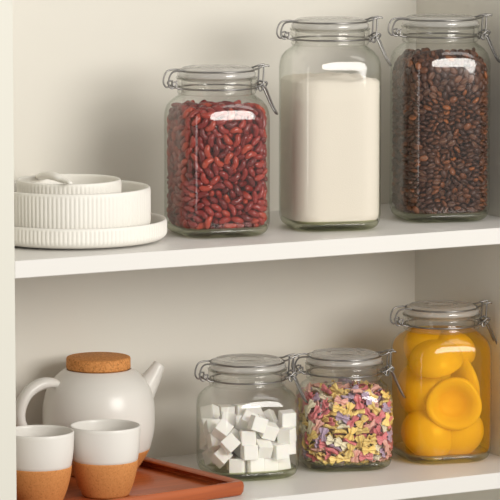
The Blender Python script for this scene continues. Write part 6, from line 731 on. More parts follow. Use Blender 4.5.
def varied(name, stops, rough=.3, coat=0.0, spec=.5):
    """each object, or each piece of a joined mesh, draws its own tone from the ramp"""
    m, nt, b, out = mat(name)
    oi = nt.nodes.new('ShaderNodeObjectInfo'); ge = nt.nodes.new('ShaderNodeNewGeometry')
    ad = nt.nodes.new('ShaderNodeMath'); ad.operation = 'ADD'
    fr = nt.nodes.new('ShaderNodeMath'); fr.operation = 'FRACT'
    rp = nt.nodes.new('ShaderNodeValToRGB')
    nt.links.new(oi.outputs['Random'], ad.inputs[0]); nt.links.new(ge.outputs['Random Per Island'], ad.inputs[1])
    nt.links.new(ad.outputs[0], fr.inputs[0]); nt.links.new(fr.outputs[0], rp.inputs['Fac'])
    el = rp.color_ramp.elements
    el[0].position, el[0].color = stops[0][0], (*stops[0][1], 1)
    el[1].position, el[1].color = stops[-1][0], (*stops[-1][1], 1)
    for p, c in stops[1:-1]:
        e = el.new(p); e.color = (*c, 1)
    nt.links.new(rp.outputs['Color'], b.inputs['Base Color'])
    b.inputs['Roughness'].default_value = rough; b.inputs['Coat Weight'].default_value = coat
    b.inputs['Specular IOR Level'].default_value = spec
    return m

def thin_glass(name, tint=(.80, .84, .77), body=(1, 1, 1), f0=.04, rough=.0, haze=None, graze=1.0):
    """clear wall: mirror share after Schlick, slight green where one looks along the wall"""
    m, nt, b, out = mat(name)
    nt.nodes.remove(b)
    lw = nt.nodes.new('ShaderNodeLayerWeight'); lw.inputs['Blend'].default_value = .5
    def mth(op, a, v):
        n = nt.nodes.new('ShaderNodeMath'); n.operation = op
        nt.links.new(a, n.inputs[0]); n.inputs[1].default_value = v
        return n.outputs[0]
    fz = mth('ADD', mth('MULTIPLY', mth('POWER', lw.outputs['Facing'], 5), (1 - f0) * graze), f0)
    cz = mth('POWER', lw.outputs['Facing'], 4)
    mx = nt.nodes.new('ShaderNodeMix'); mx.data_type = 'RGBA'
    mx.inputs['A'].default_value = (*body, 1); mx.inputs['B'].default_value = (*tint, 1)
    nt.links.new(cz, mx.inputs['Factor'])
    tr = nt.nodes.new('ShaderNodeBsdfTransparent'); nt.links.new(mx.outputs['Result'], tr.inputs['Color'])
    gl = nt.nodes.new('ShaderNodeBsdfGlossy'); gl.inputs['Roughness'].default_value = rough
    ms = nt.nodes.new('ShaderNodeMixShader')
    thru = tr.outputs[0]
    if haze:                                   # cloudy syrup; on lid and neck a pale veil painted for bright reflections
        tl = nt.nodes.new('ShaderNodeBsdfTranslucent'); tl.inputs['Color'].default_value = (*haze[:3], 1)
        hz = nt.nodes.new('ShaderNodeMixShader'); hz.inputs[0].default_value = haze[3]
        nt.links.new(thru, hz.inputs[1]); df = nt.nodes.new('ShaderNodeBsdfDiffuse'); df.inputs['Color'].default_value = (*haze[:3], 1)
        h2 = nt.nodes.new('ShaderNodeMixShader'); nt.links.new(tl.outputs[0], h2.inputs[1]); nt.links.new(df.outputs[0], h2.inputs[2])
        nt.links.new(h2.outputs[0], hz.inputs[2]); thru = hz.outputs[0]
    nt.links.new(fz, ms.inputs[0]); nt.links.new(thru, ms.inputs[1]); nt.links.new(gl.outputs[0], ms.inputs[2])
    nt.links.new(ms.outputs[0], out.inputs['Surface'])
    return m

def solid_glass(name, col=(.97, .985, .96), rough=0.0, ior=1.48):
    m, nt, b, out = mat(name)
    b.inputs['Base Color'].default_value = (*col, 1)
    b.inputs['Transmission Weight'].default_value = 1
    b.inputs['Roughness'].default_value = rough
    b.inputs['IOR'].default_value = ior
    return m

def cork(name, a, bcol, c, sc1=240):
    m, nt, b, out = mat(name)
    tc = nt.nodes.new('ShaderNodeTexCoord')
    vo = nt.nodes.new('ShaderNodeTexVoronoi'); vo.inputs['Scale'].default_value = sc1 * 1.4
    no = nt.nodes.new('ShaderNodeTexNoise'); no.inputs['Scale'].default_value = sc1; no.inputs['Detail'].default_value = 6; no.inputs['Roughness'].default_value = .65
    nt.links.new(tc.outputs['Object'], vo.inputs['Vector']); nt.links.new(tc.outputs['Object'], no.inputs['Vector'])
    mx = nt.nodes.new('ShaderNodeMix'); mx.data_type = 'RGBA'
    mx.inputs['A'].default_value = (*a, 1); mx.inputs['B'].default_value = (*bcol, 1)
    nt.links.new(vo.outputs['Color'], mx.inputs['Factor'])
    rp = nt.nodes.new('ShaderNodeValToRGB'); rp.color_ramp.elements[0].position = .30; rp.color_ramp.elements[1].position = .46
    rp.color_ramp.elements[0].color = (1, 1, 1, 1); rp.color_ramp.elements[1].color = (0, 0, 0, 1)
    nt.links.new(no.outputs['Fac'], rp.inputs['Fac'])
    m2 = nt.nodes.new('ShaderNodeMix'); m2.data_type = 'RGBA'
    nt.links.new(rp.outputs['Color'], m2.inputs['Factor']); nt.links.new(mx.outputs['Result'], m2.inputs['A']); m2.inputs['B'].default_value = (*c, 1)
    nt.links.new(m2.outputs['Result'], b.inputs['Base Color'])
    b.inputs['Roughness'].default_value = .75; b.inputs['Specular IOR Level'].default_value = .25
    bp = nt.nodes.new('ShaderNodeBump'); bp.inputs['Strength'].default_value = .25; bp.inputs['Distance'].default_value = .0006
    nt.links.new(no.outputs['Fac'], bp.inputs['Height']); nt.links.new(bp.outputs['Normal'], b.inputs['Normal'])
    return m

def wood(name, a, bcol):
    m, nt, b, out = mat(name)
    tc = nt.nodes.new('ShaderNodeTexCoord'); mp = nt.nodes.new('ShaderNodeMapping')
    mp.inputs['Scale'].default_value = (5, 70, 70)
    no = nt.nodes.new('ShaderNodeTexNoise'); no.inputs['Scale'].default_value = 1.6; no.inputs['Detail'].default_value = 6; no.inputs['Distortion'].default_value = .6
    nt.links.new(tc.outputs['Object'], mp.inputs['Vector']); nt.links.new(mp.outputs[0], no.inputs['Vector'])
    rp = nt.nodes.new('ShaderNodeValToRGB')
    rp.color_ramp.elements[0].position = .3; rp.color_ramp.elements[0].color = (*a, 1)
    rp.color_ramp.elements[1].position = .7; rp.color_ramp.elements[1].color = (*bcol, 1)
    nt.links.new(no.outputs['Fac'], rp.inputs['Fac']); nt.links.new(rp.outputs['Color'], b.inputs['Base Color'])
    b.inputs['Roughness'].default_value = .3
    return m

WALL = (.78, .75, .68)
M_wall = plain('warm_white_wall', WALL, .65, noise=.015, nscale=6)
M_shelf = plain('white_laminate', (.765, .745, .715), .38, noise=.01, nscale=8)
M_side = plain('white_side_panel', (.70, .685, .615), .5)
M_cer = plain('cream_ceramic', (.85, .825, .77), .45, spec=.4)
M_pot = plain('white_glaze', (.80, .775, .73), .28, spec=.5)
M_cork = cork('cork', (.60, .245, .075), (.68, .30, .10), (.44, .16, .045), 420)
M_corklid = cork('cork_lid', (.56, .22, .06), (.78, .36, .12), (.25, .08, .018), 330)
M_tray = wood('red_brown_wood', (.33, .072, .020), (.46, .112, .030))
M_wire = plain('steel_wire', (.30, .29, .28), .32, metal=1)
M_body = thin_glass('clear_glass_wall', rough=.09)
M_inner = thin_glass('clear_glass_inside', graze=.4)
M_base = thin_glass('greenish_thick_glass', (.50, .55, .36), (.93, .94, .84), .05)
M_neck = thin_glass('clear_thick_glass', (.80, .81, .77), (.975, .975, .965), .06, haze=(.92, .91, .87, .04))  # faint whitish haze painted in for reflected brightness, as on the lid
M_lid = thin_glass('lid_glass_painted_sheen', (.86, .87, .84), (.975, .975, .965), .12, haze=(.95, .93, .90, .42))  # whitish haze painted into the glass, standing for a bright overhead reflection
M_gask = thin_glass('clear_gasket', (.75, .76, .72), (.86, .86, .83), .05, .3)
M_bean = varied('kidney_bean_skin', [(0, (.12, .006, .005)), (.35, (.21, .010, .007)), (.7, (.31, .019, .010)), (1, (.42, .050, .02))], .2, .08)
M_hil = plain('bean_eye', (.75, .55, .42), .5)
M_cof = varied('roasted_coffee', [(0, (.045, .015, .008)), (.5, (.080, .026, .011)), (.8, (.125, .040, .014)), (.95, (.20, .06, .016)), (1, (.34, .10, .022))], .4, .05, .35)
M_cofg = varied('coffee_crease', [(0, (.10, .045, .02)), (1, (.20, .09, .04))], .6)
M_sug = plain('white_sugar', (.96, .935, .87), .6, bump=.3, bscale=1500, sss=.2)
M_powder = plain('cream_powder', (.80, .735, .63), .85, bump=.3, bscale=700)
M_peach = plain('peach_flesh', (.98, .70, .14), .28, noise=.08, nscale=40, sss=.25)
M_pit = plain('peach_pit_hollow', (.97, .62, .11), .35, noise=.10, nscale=120, sss=.2, bump=.4, bscale=260)
M_syrup = thin_glass('syrup', (.98, .66, .08), (.99, .81, .24), .004, haze=(.98, .62, .04, .20), graze=0.0)
PASTA = [('yellow', (.90, .66, .22)), ('red', (.70, .20, .21)), ('purple', (.52, .38, .50)), ('pink', (.84, .46, .38)), ('cream', (.84, .76, .55))]
M_pasta = [varied('pasta_' + n, [(0, tuple(x * .88 for x in c)), (1, tuple(min(1, x * 1.1) for x in c))], .5) for n, c in PASTA]

# ---------------------------------------------------------------- setting
LZ = -.311                     # lower shelf top
XL, XR, D = -.3125, .425, .305
def struct(name, v, f, m, smooth=False):
    o = link(name, mesh(name, v, f, [m], smooth)); o['kind'] = 'structure'; return o
struct('wall_back', *box(XL - .05, XR + .03, D, D + .02, -.72, .60), M_wall)
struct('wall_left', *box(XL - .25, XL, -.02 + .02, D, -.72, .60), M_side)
struct('wall_right', *box(XR, XR + .02, -.005, D, -.72, .60), M_wall)
struct('floor', *box(XL, XR, 0, D, -.74, -.72), M_wall)
for z, lab in ((0, 'upper white shelf board carrying the plates and the three tall jars'), (LZ, 'lower white shelf board carrying the tea set and the shorter jars')):
    v, f = box(XL, XR, 0, D, z - .0205, z, .0008, 1)
    s = link('shelf', mesh('shelf', v, f, [M_shelf], False)); tag(s, lab, 'shelf')

# ---------------------------------------------------------------- clamp jars
def cavity(H, e=0.0):
    return [(.044 - e, .027, .0080 + e), (.0520 - e, .029, .0094 + e), (.0553 - e, .030, .0140 + e), (.0563 - e, .0300, .021), (.0563 - e, .0300, H - .062), (.0559 - e, .0320, H - .054), (.0543 - e, .035, H - .047), (.0513 - e, .040, H - .041), (.0462 - e, .0450, H - .036)]

def make_jar(H, loc, rz, label, inside=True):
    t = thing('clamp_jar', label, 'jar', loc, rz, None)
    # walls: outer and inner faces of the glass, open at neck and base
    outer = [(.0555, .0300, .0078), (.0570, .0305, .0125), (.0575, .0305, .018), (.0575, .0305, H - .062), (.0571, .0325, H - .054), (.0556, .0355, H - .047), (.0526, .0405, H - .041), (.0482, .0460, H - .036), (.0466, .0466, H - .0335)]
    inner = [(.0435, .0435, H - .0335)] + cavity(H)[::-1][:-2]
    b = MB(); b.add(*loft(outer)); b.build('glass_body', M_body, t)
    if inside:
        b = MB(); b.add(*loft(inner)); b.build('inner_wall', M_inner, t)
    # thick base
    b = MB(); b.add(*loft([(.030, .022, .0022), (.040, .026, .0004), (.045, .027, 0), (.0505, .0285, .0016), (.0540, .0295, .0046), (.0555, .0300, .0078), (.0547, .030, .0132), (.0518, .029, .0093), (.044, .027, .0079), (.020, .014, .0076)], True, True)); b.build('base', M_base, t)
    # neck with its lip
    b = MB()
    prof = [(.0466, H - .0333), (.0483, H - .0320), (.0486, H - .0298), (.0478, H - .0282), (.0468, H - .0268), (.0468, H - .0240), (.0482, H - .0226), (.0494, H - .0212), (.0496, H - .0168), (.0488, H - .0150), (.0470, H - .0140), (.0452, H - .0140), (.0437, H - .0155), (.0435, H - .0200), (.0435, H - .0333)]
    b.add(*lathe(prof + [prof[0]])); b.build('neck', M_neck, t)
    b = MB()
    g = [(.0440, H - .0139), (.0500, H - .0139), (.0504, H - .0130), (.0500, H - .0121), (.0440, H - .0121), (.0440, H - .0139)]
    b.add(*lathe(g)); b.build('gasket', M_gask, t)
    b = MB()
    lp = [(0, H - .0014), (.0165, H - .0014), (.0180, H - .0006), (.0195, H - .0014), (.0360, H - .0012), (.0385, H), (.0405, H - .0003), (.0440, H - .0022), (.0453, H - .0032), (.0453, H - .0048), (.0474, H - .0062), (.0484, H - .0080), (.0484, H - .0108), (.0474, H - .0120), (.0430, H - .0120), (.0424, H - .0165), (.0395, H - .0170), (.0380, H - .0095), (.0350, H - .0078), (0, H - .0074)]
    b.add(*lathe(lp)); b.build('lid', M_lid, t)
    # wires
    R = .0011
    circ = lambda r, z, n=64: [(r * math.cos(2 * PI * i / n), r * math.sin(2 * PI * i / n), z) for i in range(n)]
    b = MB(); b.add(*tube(circ(.0463, H - .0040), R, 8, True)); b.build('bail_wire', M_wire, t)
    b = MB(); b.add(*tube(circ(.0479, H - .0254), R, 8, True)); b.build('neck_wire', M_wire, t)
    b = MB()
    for s in (-1, 1):
        y = s * .0105
        b.add(*tube(catmull([(-.0440, y * 1.25, H - .0036), (-.0500, y * 1.15, H - .0030), (-.0600, y, H - .0045), (-.0645, y * .95, H - .0110), (-.0655, y * .92, H - .0195), (-.0615, y * .9, H - .0245), (-.0555, y * .85, H - .0215), (-.0548, y * .8, H - .0160)]), R, 8))
        b.add(*tube(catmull([(-.0468, y * 1.0, H - .0256), (-.0530, y * .95, H - .0250), (-.0590, y * .95, H - .0215), (-.0600, y * .9, H - .0180), (-.0560, y * .9, H - .0165)]), R, 8))
    b.add(*tube([(-.0572, -.013, H - .0222), (-.0572, .013, H - .0222)], R, 8))
    b.build('hinge', M_wire, t)
    lt = MB()
    for s in (-1, 1):
        y = s * .0085
        lt.add(*tube(catmull([(.0430, y * 1.7, H - .0036), (.0500, y * 1.25, H - .0030), (.0560, y, H - .0008), (.0640, y * .95, H + .0006), (.0655, y * .9, H - .0008)]), R, 8))
        lt.add(*tube(catmull([(.0585, y, H - .0010), (.0580, y * 1.02, H - .0120), (.0566, y * 1.05, H - .0270), (.0545, y * 1.0, H - .0305), (.0525, y * .9, H - .0285), (.0540, y * .8, H - .0245)]), R, 8))
        lt.add(*tube(catmull([(.0468, y * 1.5, H - .0254), (.0530, y * 1.2, H - .0240), (.0600, y * 1.0, H - .0195), (.0632, y * .9, H - .0215), (.0610, y * .8, H - .0250), (.0570, y * .8, H - .0240)]), R, 8))
    lt.add(*tube([(.0568, -.0115, H - .0232), (.0568, .0115, H - .0232)], R * 1.1, 8))
    lt.add(*tube([(.0612, -.0105, H - .0205), (.0612, .0105, H - .0205)], R, 8))
    lo = lt.build('latch', M_wire, t)
    lv = MB()
    side = [(.0560, .0062, H - .0262), (.0595, .0058, H - .0250), (.0632, .0052, H - .0290), (.0672, .0044, H - .0380), (.0722, .0038, H - .0490), (.0772, .0030, H - .0580), (.0792, .0, H - .0604)]
    path = side + [(x, -y, z) for x, y, z in side[:-1][::-1]]
    lv.add(*tube(catmull(path), R * 1.15, 8))
    lv.build('lever', M_wire, lo)
    return t

JAR = {}
for k, H, label in (
    ('bean', .2060, 'clear square clamp jar filled with dark red kidney beans beside the plates'),
    ('flour', .2615, 'tall clear clamp jar of cream powder between the beans and the coffee'),
    ('coffee', .2595, 'tall clear clamp jar packed with dark brown coffee beans near the right wall'),
    ('sugar', .1475, 'squat clear clamp jar of white sugar cubes beside the wooden tray'),
    ('pasta', .1455, 'squat clear clamp jar of colourful bow-tie pasta between sugar and peaches'),
    ('peach', .2000, 'clear clamp jar of orange peach halves in syrup on the lower shelf')):
    JAR[k] = (make_jar(H, JP[k][:3], JP[k][3], label, k != 'peach'), H)      # syrup wets the glass: no air gap inside that one

def jarM(k):
    return Matrix.Translation(JP[k][:3]) @ Matrix.Rotation(JP[k][3], 4, 'Z')

# ---------------------------------------------------------------- loose fillings
def unpack(s, sx=1.07, sz=1.0):
    out = []
    for i in range(0, len(s), 6):
        x, y, z, a, b, c = s[i:i + 6]
        q = [a / 99, b / 99, c / 99]; w = math.sqrt(max(0, 1 - sum(t * t for t in q)))
        out.append(Matrix.Translation((x / 5000 * sx, y / 5000 * sx, z / 5000 * sz)) @ Quaternion((w, *q)).normalized().to_matrix().to_4x4())
    return out

grow = 1.06
def pieces(kind, name, shape, mats, label, cat, group, rest_label):
    v, f, fm = shape()
    v = [tuple(t * grow for t in p) for p in v]
    base = mesh(name, v, f, mats, True, fm)
    J = jarM(kind)
    for M in unpack(PACK[kind][0]):
        o = bpy.data.objects.new(name, base); COL.objects.link(o)
        o.matrix_world = J @ M
        tag(o, label, cat, group)
    R = unpack(PACK[kind][1])
    if R:
        b = MB(); v, f, fm = shape(lo=True); v = [tuple(t * grow for t in p) for p in v]
        for M in R: b.add(v, f, fm, M)
        o = b.build(name + '_fill', mats, None, fix=False); o.matrix_world = J
        tag(o, rest_label, cat, None, 'stuff')

pieces('bean', 'kidney_bean', bean_shape, [M_bean, M_hil], 'dark red kidney bean pressed among others inside the jar beside the plates', 'bean', 'kidney beans in the square jar', 'the mass of red kidney beans behind those at the glass')
pieces('coffee', 'coffee_bean', coffee_shape, [M_cof, M_cofg], 'small dark brown roasted coffee bean in the jar near the right wall', 'coffee bean', 'coffee beans in the tall jar', 'the mass of dark coffee beans filling the rest of the tall jar')

# bow ties, by colour
v, f, fm = bow_shape()
PB = [mesh('bow_tie_pasta', v, f, [m]) for m in M_pasta]
rr = random.Random(4)
W = [0, 0, 0, 0, 1, 1, 2, 2, 3, 3, 4, 4]
for M in unpack(PACK['pasta'][0], 1.10, 1.04):
    c = rr.choice(W)
    o = bpy.data.objects.new('bow_tie_pasta', PB[c]); COL.objects.link(o)
    o.matrix_world = jarM('pasta') @ M
    n = PASTA[c][0]
    tag(o, '%s bow-tie pasta piece in the mixed pasta jar between sugar and peaches' % n, 'pasta', '%s bow-tie pasta pieces' % n)
b = MB(); v, f, fm = bow_shape(lo=True)
for M in unpack(PACK['pasta'][1], 1.10, 1.04): b.add(v, f, rr.choice(W), M)
o = b.build('bow_tie_pasta_fill', M_pasta, None, fix=False); o.matrix_world = jarM('pasta')
tag(o, 'the mass of mixed pasta behind the pieces at the glass', 'pasta', None, 'stuff')

v, f, fm = cube_shape(.0184)
SC = mesh('sugar_cube', v, f, [M_sug], False)
for M in unpack(PACK['sugar'][0]):
    o = bpy.data.objects.new('sugar_cube', SC); COL.objects.link(o)
    o.matrix_world = jarM('sugar') @ M
    tag(o, 'white sugar cube heaped with others in the squat jar beside the tray', 'sugar cube', 'sugar cubes in the squat jar')

# cream powder: follows the inside of the jar, lumpy top
H = JAR['flour'][1]; top = .190
rows = [r for r in cavity(H, .0004) if r[2] < .1]
rows += [(.0558, .0300, top - .03), (.0558, .0300, top - .006)]
V, F = loft(rows, True, False)
n0 = len(sq_ring(.05, .03, 0)); last = len(V) - 1 - n0
rn = random.Random(9)
def lump(x, y):
    from mathutils import noise
    return .0035 * noise.noise(Vector((x * 55, y * 55, 3.1))) + .0022 * noise.noise(Vector((x * 170, y * 170, 7.7))) + .0012 * noise.noise(Vector((x * 420, y * 420, 1.2)))
prev = list(range(last, last + n0))
for k in range(1, 15):
    s = 1 - k / 15
    row = []
    for p in sq_ring(.0558, .0300, 0):
        x, y = p.x * s, p.y * s
        row.append(len(V)); V.append((x, y, top - .004 + .006 * (1 - s * s) + lump(x, y)))
    for i in range(n0): F.append((prev[i], prev[(i + 1) % n0], row[(i + 1) % n0], row[i]))
    prev = row
c = len(V); V.append((0, 0, top + .002 + lump(0, 0)))
for i in range(n0): F.append((prev[i], prev[(i + 1) % n0], c))
b = MB(); b.add(V, F); o = b.build('cream_powder', M_powder); o.matrix_world = jarM('flour')
tag(o, 'fine cream powder filling most of the tall middle jar', 'powder', None, 'stuff')

# ---------------------------------------------------------------- peaches in syrup
H = JAR['peach'][1]
rows = [r for r in cavity(H, .0003)] + [(.0430, .0430, H - .034)]
b = MB(); b.add(*loft(rows, True, True)); o = b.build('syrup', M_syrup); o.matrix_world = jarM('peach')
tag(o, 'clear yellow syrup around the peach halves, up to the jar neck', 'syrup', None, 'stuff')

def peach_mesh(R, depth, pit, seed):
    """half peach: dome on -z, cut face with its hollow on +z"""
    rn = random.Random(seed)
    from mathutils import noise
    prof = []
    for i in range(15):
        a = PI / 2 * i / 14
        prof.append((R * math.sin(a), -depth * math.cos(a)))
    prof += [(R * .988, .0016), (R * .955, .0030), (R * .90, .0036), (R * .82, .0032), (R * .74, .0020), (R * .67, .0002), (R * .60, -.0028), (R * .52, -.0066), (R * .42, -.0094), (R * .28, -.0108), (R * .12, -.0112), (0, -.0113)]
    v, f = lathe(prof, 48)
    out = []
    for x, y, z in v:
        a = math.atan2(y, x); r = math.hypot(x, y)
        k = 1 + .04 * math.cos(a) + .025 * math.cos(3 * a + seed) + .035 * noise.noise(Vector((x * 34 + seed, y * 34, z * 34)))
        if r > pit * .7: k *= 1 - .02 * math.exp(-((a - 1.5) / .35) ** 2)
        out.append((x * k * 1.03, y * k * .98, z * (1 + .06 * noise.noise(Vector((x * 30, y * 30 + seed, 2))))))
    fm = []
    for q in f:
        c = [sum(out[i][a] for i in q) / len(q) for a in range(3)]
        fm.append(1 if (math.hypot(c[0], c[1]) < pit * 1.05 and c[2] > -.012) else 0)
    me = mesh('peach_half', out, f, [M_peach, M_pit], True, fm)
    return me

PCH = [  # centre in the jar (x, y, z), direction of the cut face, radius, depth, label
    ((.003, -.0345, .0755), (-.20, -1, .10), .0350, .018, 'peach half at the front with its round pit hollow turned outward'),
    ((-.0120, -.0160, .1270), (.25, .30, -1), .0365, .027, 'peach half lying dome up at the upper left of the peach jar'),
    ((.0330, .0040, .0990), (.95, .05, .25), .0350, .022, 'peach half standing on edge at the right behind the hollow one'),
    ((-.0190, -.0080, .0350), (.25, .85, -.30), .0350, .030, 'peach half dome outward at the lower left of the peach jar'),
    ((.0200, -.0090, .0355), (-.20, .85, .10), .0335, .028, 'peach half dome outward at the lower right of the peach jar'),
    ((.0190, .0080, .1380), (-.4, .3, -.9), .0290, .024, 'peach half dome up at the upper right near the neck'),
    ((-.0225, .0040, .0860), (.75, .65, .10), .0350, .026, 'peach half on edge against the left glass of its jar'),
    ((.0040, .0220, .1000), (.1, 1, .2), .0350, .026, 'peach half behind the front one, its dome showing between'),
    ((-.0120, .0200, .1380), (0, 1, -.5), .0320, .024, 'peach half at the back just under the jar neck'),
    ((.0020, .0280, .0420), (0, 1, 0), .0350, .024, 'peach half at the back near the bottom of the jar'),
    ((.0235, .0220, .0700), (.3, 1, 0), .0300, .022, 'peach half at the right back, mostly hidden by others'),
]
for i, (p, d, R, dep, lab) in enumerate(PCH):
    o = link('peach_half', peach_mesh(R, dep, R * .50, i + 2))
    q = Vector(d).normalized().to_track_quat('Z', 'Y')
    o.matrix_world = jarM('peach') @ Matrix.Translation((p[0] * 1.08, p[1] * 1.08, p[2])) @ q.to_matrix().to_4x4() @ Matrix.Rotation(i * 1.3, 4, 'Z')
    tag(o, lab, 'peach', 'peach halves in the jar')

# ---------------------------------------------------------------- plates and bowls
def fluted(prof, flutes, z0, z1, amp, rmin):
    n = flutes * 6
    def mod(r, z, a, k):
        if k < rmin[0] or k > rmin[1] or not z0 <= z <= z1: return r
        w = min(1, (z - z0) / .003, (z1 - z) / .003)
        return r + amp * w * (abs(math.cos(flutes * a / 2)) - .6)
    return lathe(prof, n, mod)

def dish(name, label, loc, prof, kout, flutes, z0, z1, amp):
    b = MB(); b.add(*fluted(prof, flutes, z0, z1, amp, kout))
    o = b.build(name, M_cer); o.location = loc
    return tag(o, label, 'plate' if 'plate' in name else 'bowl')
PX, PY = PP
def wall_prof(Rb, R, h, rc, th, foot):
    """flat-bottomed dish: foot, rounded corner, upright wall, rounded lip, inside"""
    p = [(0, .0015), (foot - .004, .0015), (foot - .002, 0), (foot, 0), (foot + .002, .0012), (Rb, .0022)]
    nout = len(p)
    for i in range(1, 7):
        a = PI / 2 * i / 6
        p.append((Rb + (R - Rb) * math.sin(a), .0022 + rc * (1 - math.cos(a))))
    for i in range(1, 17): p.append((R, .0022 + rc + (h - .0035 - .0022 - rc) * i / 16))
    nlast = len(p) - 1
    p += [(R - .0006, h - .001), (R - th * .5, h), (R - th + .0006, h - .001), (R - th, h - .003)]
    p.append((R - th, .0065 + rc))
    for i in range(1, 7):
        a = PI / 2 * (1 - i / 6)
        p.append((Rb - th + (R - Rb) * math.sin(a), .0060 + rc * (1 - math.cos(a))))
    p.append((0, .0058))
    return p, (nout, nlast)
p, ko = wall_prof(.099, .1115, .027, .009, .0032, .088)
dish('ribbed_plate', 'wide cream ribbed shallow plate, lowest of the stack on the upper shelf', (PX, PY, 0), p, ko, 132, .006, .0255, .0008)
p, ko = wall_prof(.078, .0935, .0600, .018, .0034, .066)
dish('ribbed_bowl', 'large cream ribbed bowl in the middle of the stack beside the beans', (PX - .002, PY, .0061), p, ko, 110, .012, .0575, .0009)
p, ko = wall_prof(.054, .0630, .0600, .010, .0030, .044)
dish('ribbed_bowl', 'small cream ribbed bowl on top of the stack with a spoon in it', (PX - .0075, PY, .0155), p, ko, 74, .012, .0575, .0009)
# little spoon leaning on the rim of the top bowl
b = MB()
pts = catmull(SPOON, 6)
n = len(pts)
b.add(*tube(pts, .004, 14, False, 1.6, (0, 0, 1), [.0018 + .0032 * math.sin(PI * min(1, .15 + .85 * i / (n - 1))) for i in range(n)]))
o = b.build('spoon', M_cer)
tag(o, 'tiny cream ceramic spoon resting in the top ribbed bowl', 'spoon')

# ---------------------------------------------------------------- tray, teapot, cups
TA = math.radians(7.8); TL, TW = .300, .262
tc = Vector((.0105, .0260, LZ))
o = None
def rr_ring(x0, x1, y0, y1, r, z, k=6):
    pts = []
    for (cx, cy, q) in ((x1 - r, y1 - r, 0), (x0 + r, y1 - r, 1), (x0 + r, y0 + r, 2), (x1 - r, y0 + r, 3)):
        for i in range(k):
            t = PI / 2 * (q + i / (k - 1)); pts.append((cx + r * math.cos(t), cy + r * math.sin(t), z))
    return pts
b = MB(); rows = []
for ins, r, z in ((.006, .006, 0), (.0025, .008, .0012), (.0005, .009, .005), (0, .009, .012), (.0008, .009, .0162), (.003, .007, .0180), (.0055, .006, .0178), (.0105, .005, .0170), (.0122, .005, .0158), (.0125, .005, .0148), (.0055, .006, .0095), (.0052, .006, .0066), (.0072, .005, .0054)):
    rows.append(rr_ring(-TL + ins, -ins, ins, TW - ins, r, z))
V = []; F = []
for r_ in rows: V += r_
n = len(rows[0])
for k in range(len(rows) - 1):
    for i in range(n): F.append((k * n + i, k * n + (i + 1) % n, (k + 1) * n + (i + 1) % n, (k + 1) * n + i))
F.append(tuple(range(n))); F.append(tuple(range((len(rows) - 1) * n, len(rows) * n)))
b.add(V, F)
o = b.build('tray', M_tray, None, True, True, 40); o.location = tc; o.rotation_euler = (0, 0, TA)
tag(o, 'reddish brown wooden tray with raised rim under the teapot and cups', 'tray')
FZ = LZ + .0055

def spline(pr, sub=5):
    return [(max(0, p.x), p.y) for p in catmull([(r, z, 0) for r, z in pr], sub)]

def cup(loc, label, s=1.0):
    t = thing('cup', label, 'cup', loc, 0, 'cork-bottomed cups'); t.scale = (1, 1, 1.085)
    zc = .0405 * s; 
    out = spline([(.0392, zc), (.0412, .052), (.0424, .066), (.0428, .0780)], 4)
    prof = out + [(.0424, .0790), (.0414, .0794), (.0405, .0788), (.0400, .0765)] + spline([(.0396, .066), (.0384, .052), (.036, .036), (.031, .020), (.022, .011), (.010, .0085)], 4) + [(0, .0083), ]
    prof = [(0, zc - .0305), (.022, zc - .0305), (.031, zc - .020), (.0375, zc - .001)] + prof
    b = MB(); b.add(*lathe(prof, 72)); b.build('cup_body', M_pot, t)
    pr = [(0, .0006), (.024, .0006), (.0255, 0), (.0275, .0004)] + spline([(.0292, .0022), (.0330, .0110), (.0365, .0220), (.0388, .0320), (.0397, zc - .0006)], 5) + [(.0393, zc), (.0380, zc - .0005), (.0352, zc - .014), (.028, zc - .027), (0, zc - .0312)]
    b = MB(); b.add(*lathe(pr, 72)); b.build('cork_sleeve', M_cork, t)
    return t
cup((*CUP2, FZ), 'white cup with cork lower half standing right of its twin on the tray')
cup((*CUP1, FZ), 'white cup with cork lower half at the far left, partly behind the side panel')

t = thing('teapot', 'round white teapot with cork lid and cork base on the wooden tray', 'teapot', (*POT, FZ), 0)
t.scale = (1, 1, 1.10)
pr = [(0, .020), (.045, .020), (.0600, .0262), (.0636, .0278)] + spline([(.0645, .0290), (.0690, .0460), (.0702, .0640), (.0690, .0820), (.0640, .0980), (.0555, .1090), (.0470, .1160), (.0420, .1190)], 5) + [(.0405, .1196), (.0392, .1185), (.0400, .1150), (.0500, .1060), (.0600, .094), (.0650, .075), (.0645, .050), (.055, .030), (0, .026)]
b = MB(); b.add(*lathe(pr, 96)); b.build('pot_body', M_pot, t)
pr = [(0, .0006), (.042, .0006), (.0435, 0), (.0455, .0005)] + spline([(.0475, .0030), (.0550, .0130), (.0612, .0222), (.0640, .0278)], 4) + [(.0630, .0281), (.0590, .0250), (.0440, .0190), (0, .0190)]
b = MB(); b.add(*lathe(pr, 96)); b.build('cork_base', M_cork, t)
b = MB(); b.add(*lathe([(0, .1120), (.0370, .1120), (.0378, .1128), (.0378, .1200), (.0396, .1202), (.0402, .1212), (.0402, .1312), (.0396, .1326), (.0380, .1332), (0, .1332)], 96)); b.build('cork_lid', M_corklid, t)
pts = catmull([(-.0520, 0, .1030), (-.0640, 0, .1075), (-.0810, 0, .1070), (-.0985, 0, .0980), (-.1085, 0, .0810), (-.1080, 0, .0640), (-.0960, 0, .0490), (-.0780, 0, .0420), (-.0640, 0, .0400)], 7)
n = len(pts)
b = MB(); b.add(*tube(pts, .006, 14, False, 1.35, (0, 0, 1), [.0038 + .0030 * min(1, i / 12) for i in range(n)])); b.build('handle', M_pot, t)
pts = catmull([(.0500, 0, .0760), (.0640, 0, .0900), (.0760, 0, .1040), (.0860, 0, .1180)], 8)
n = len(pts)
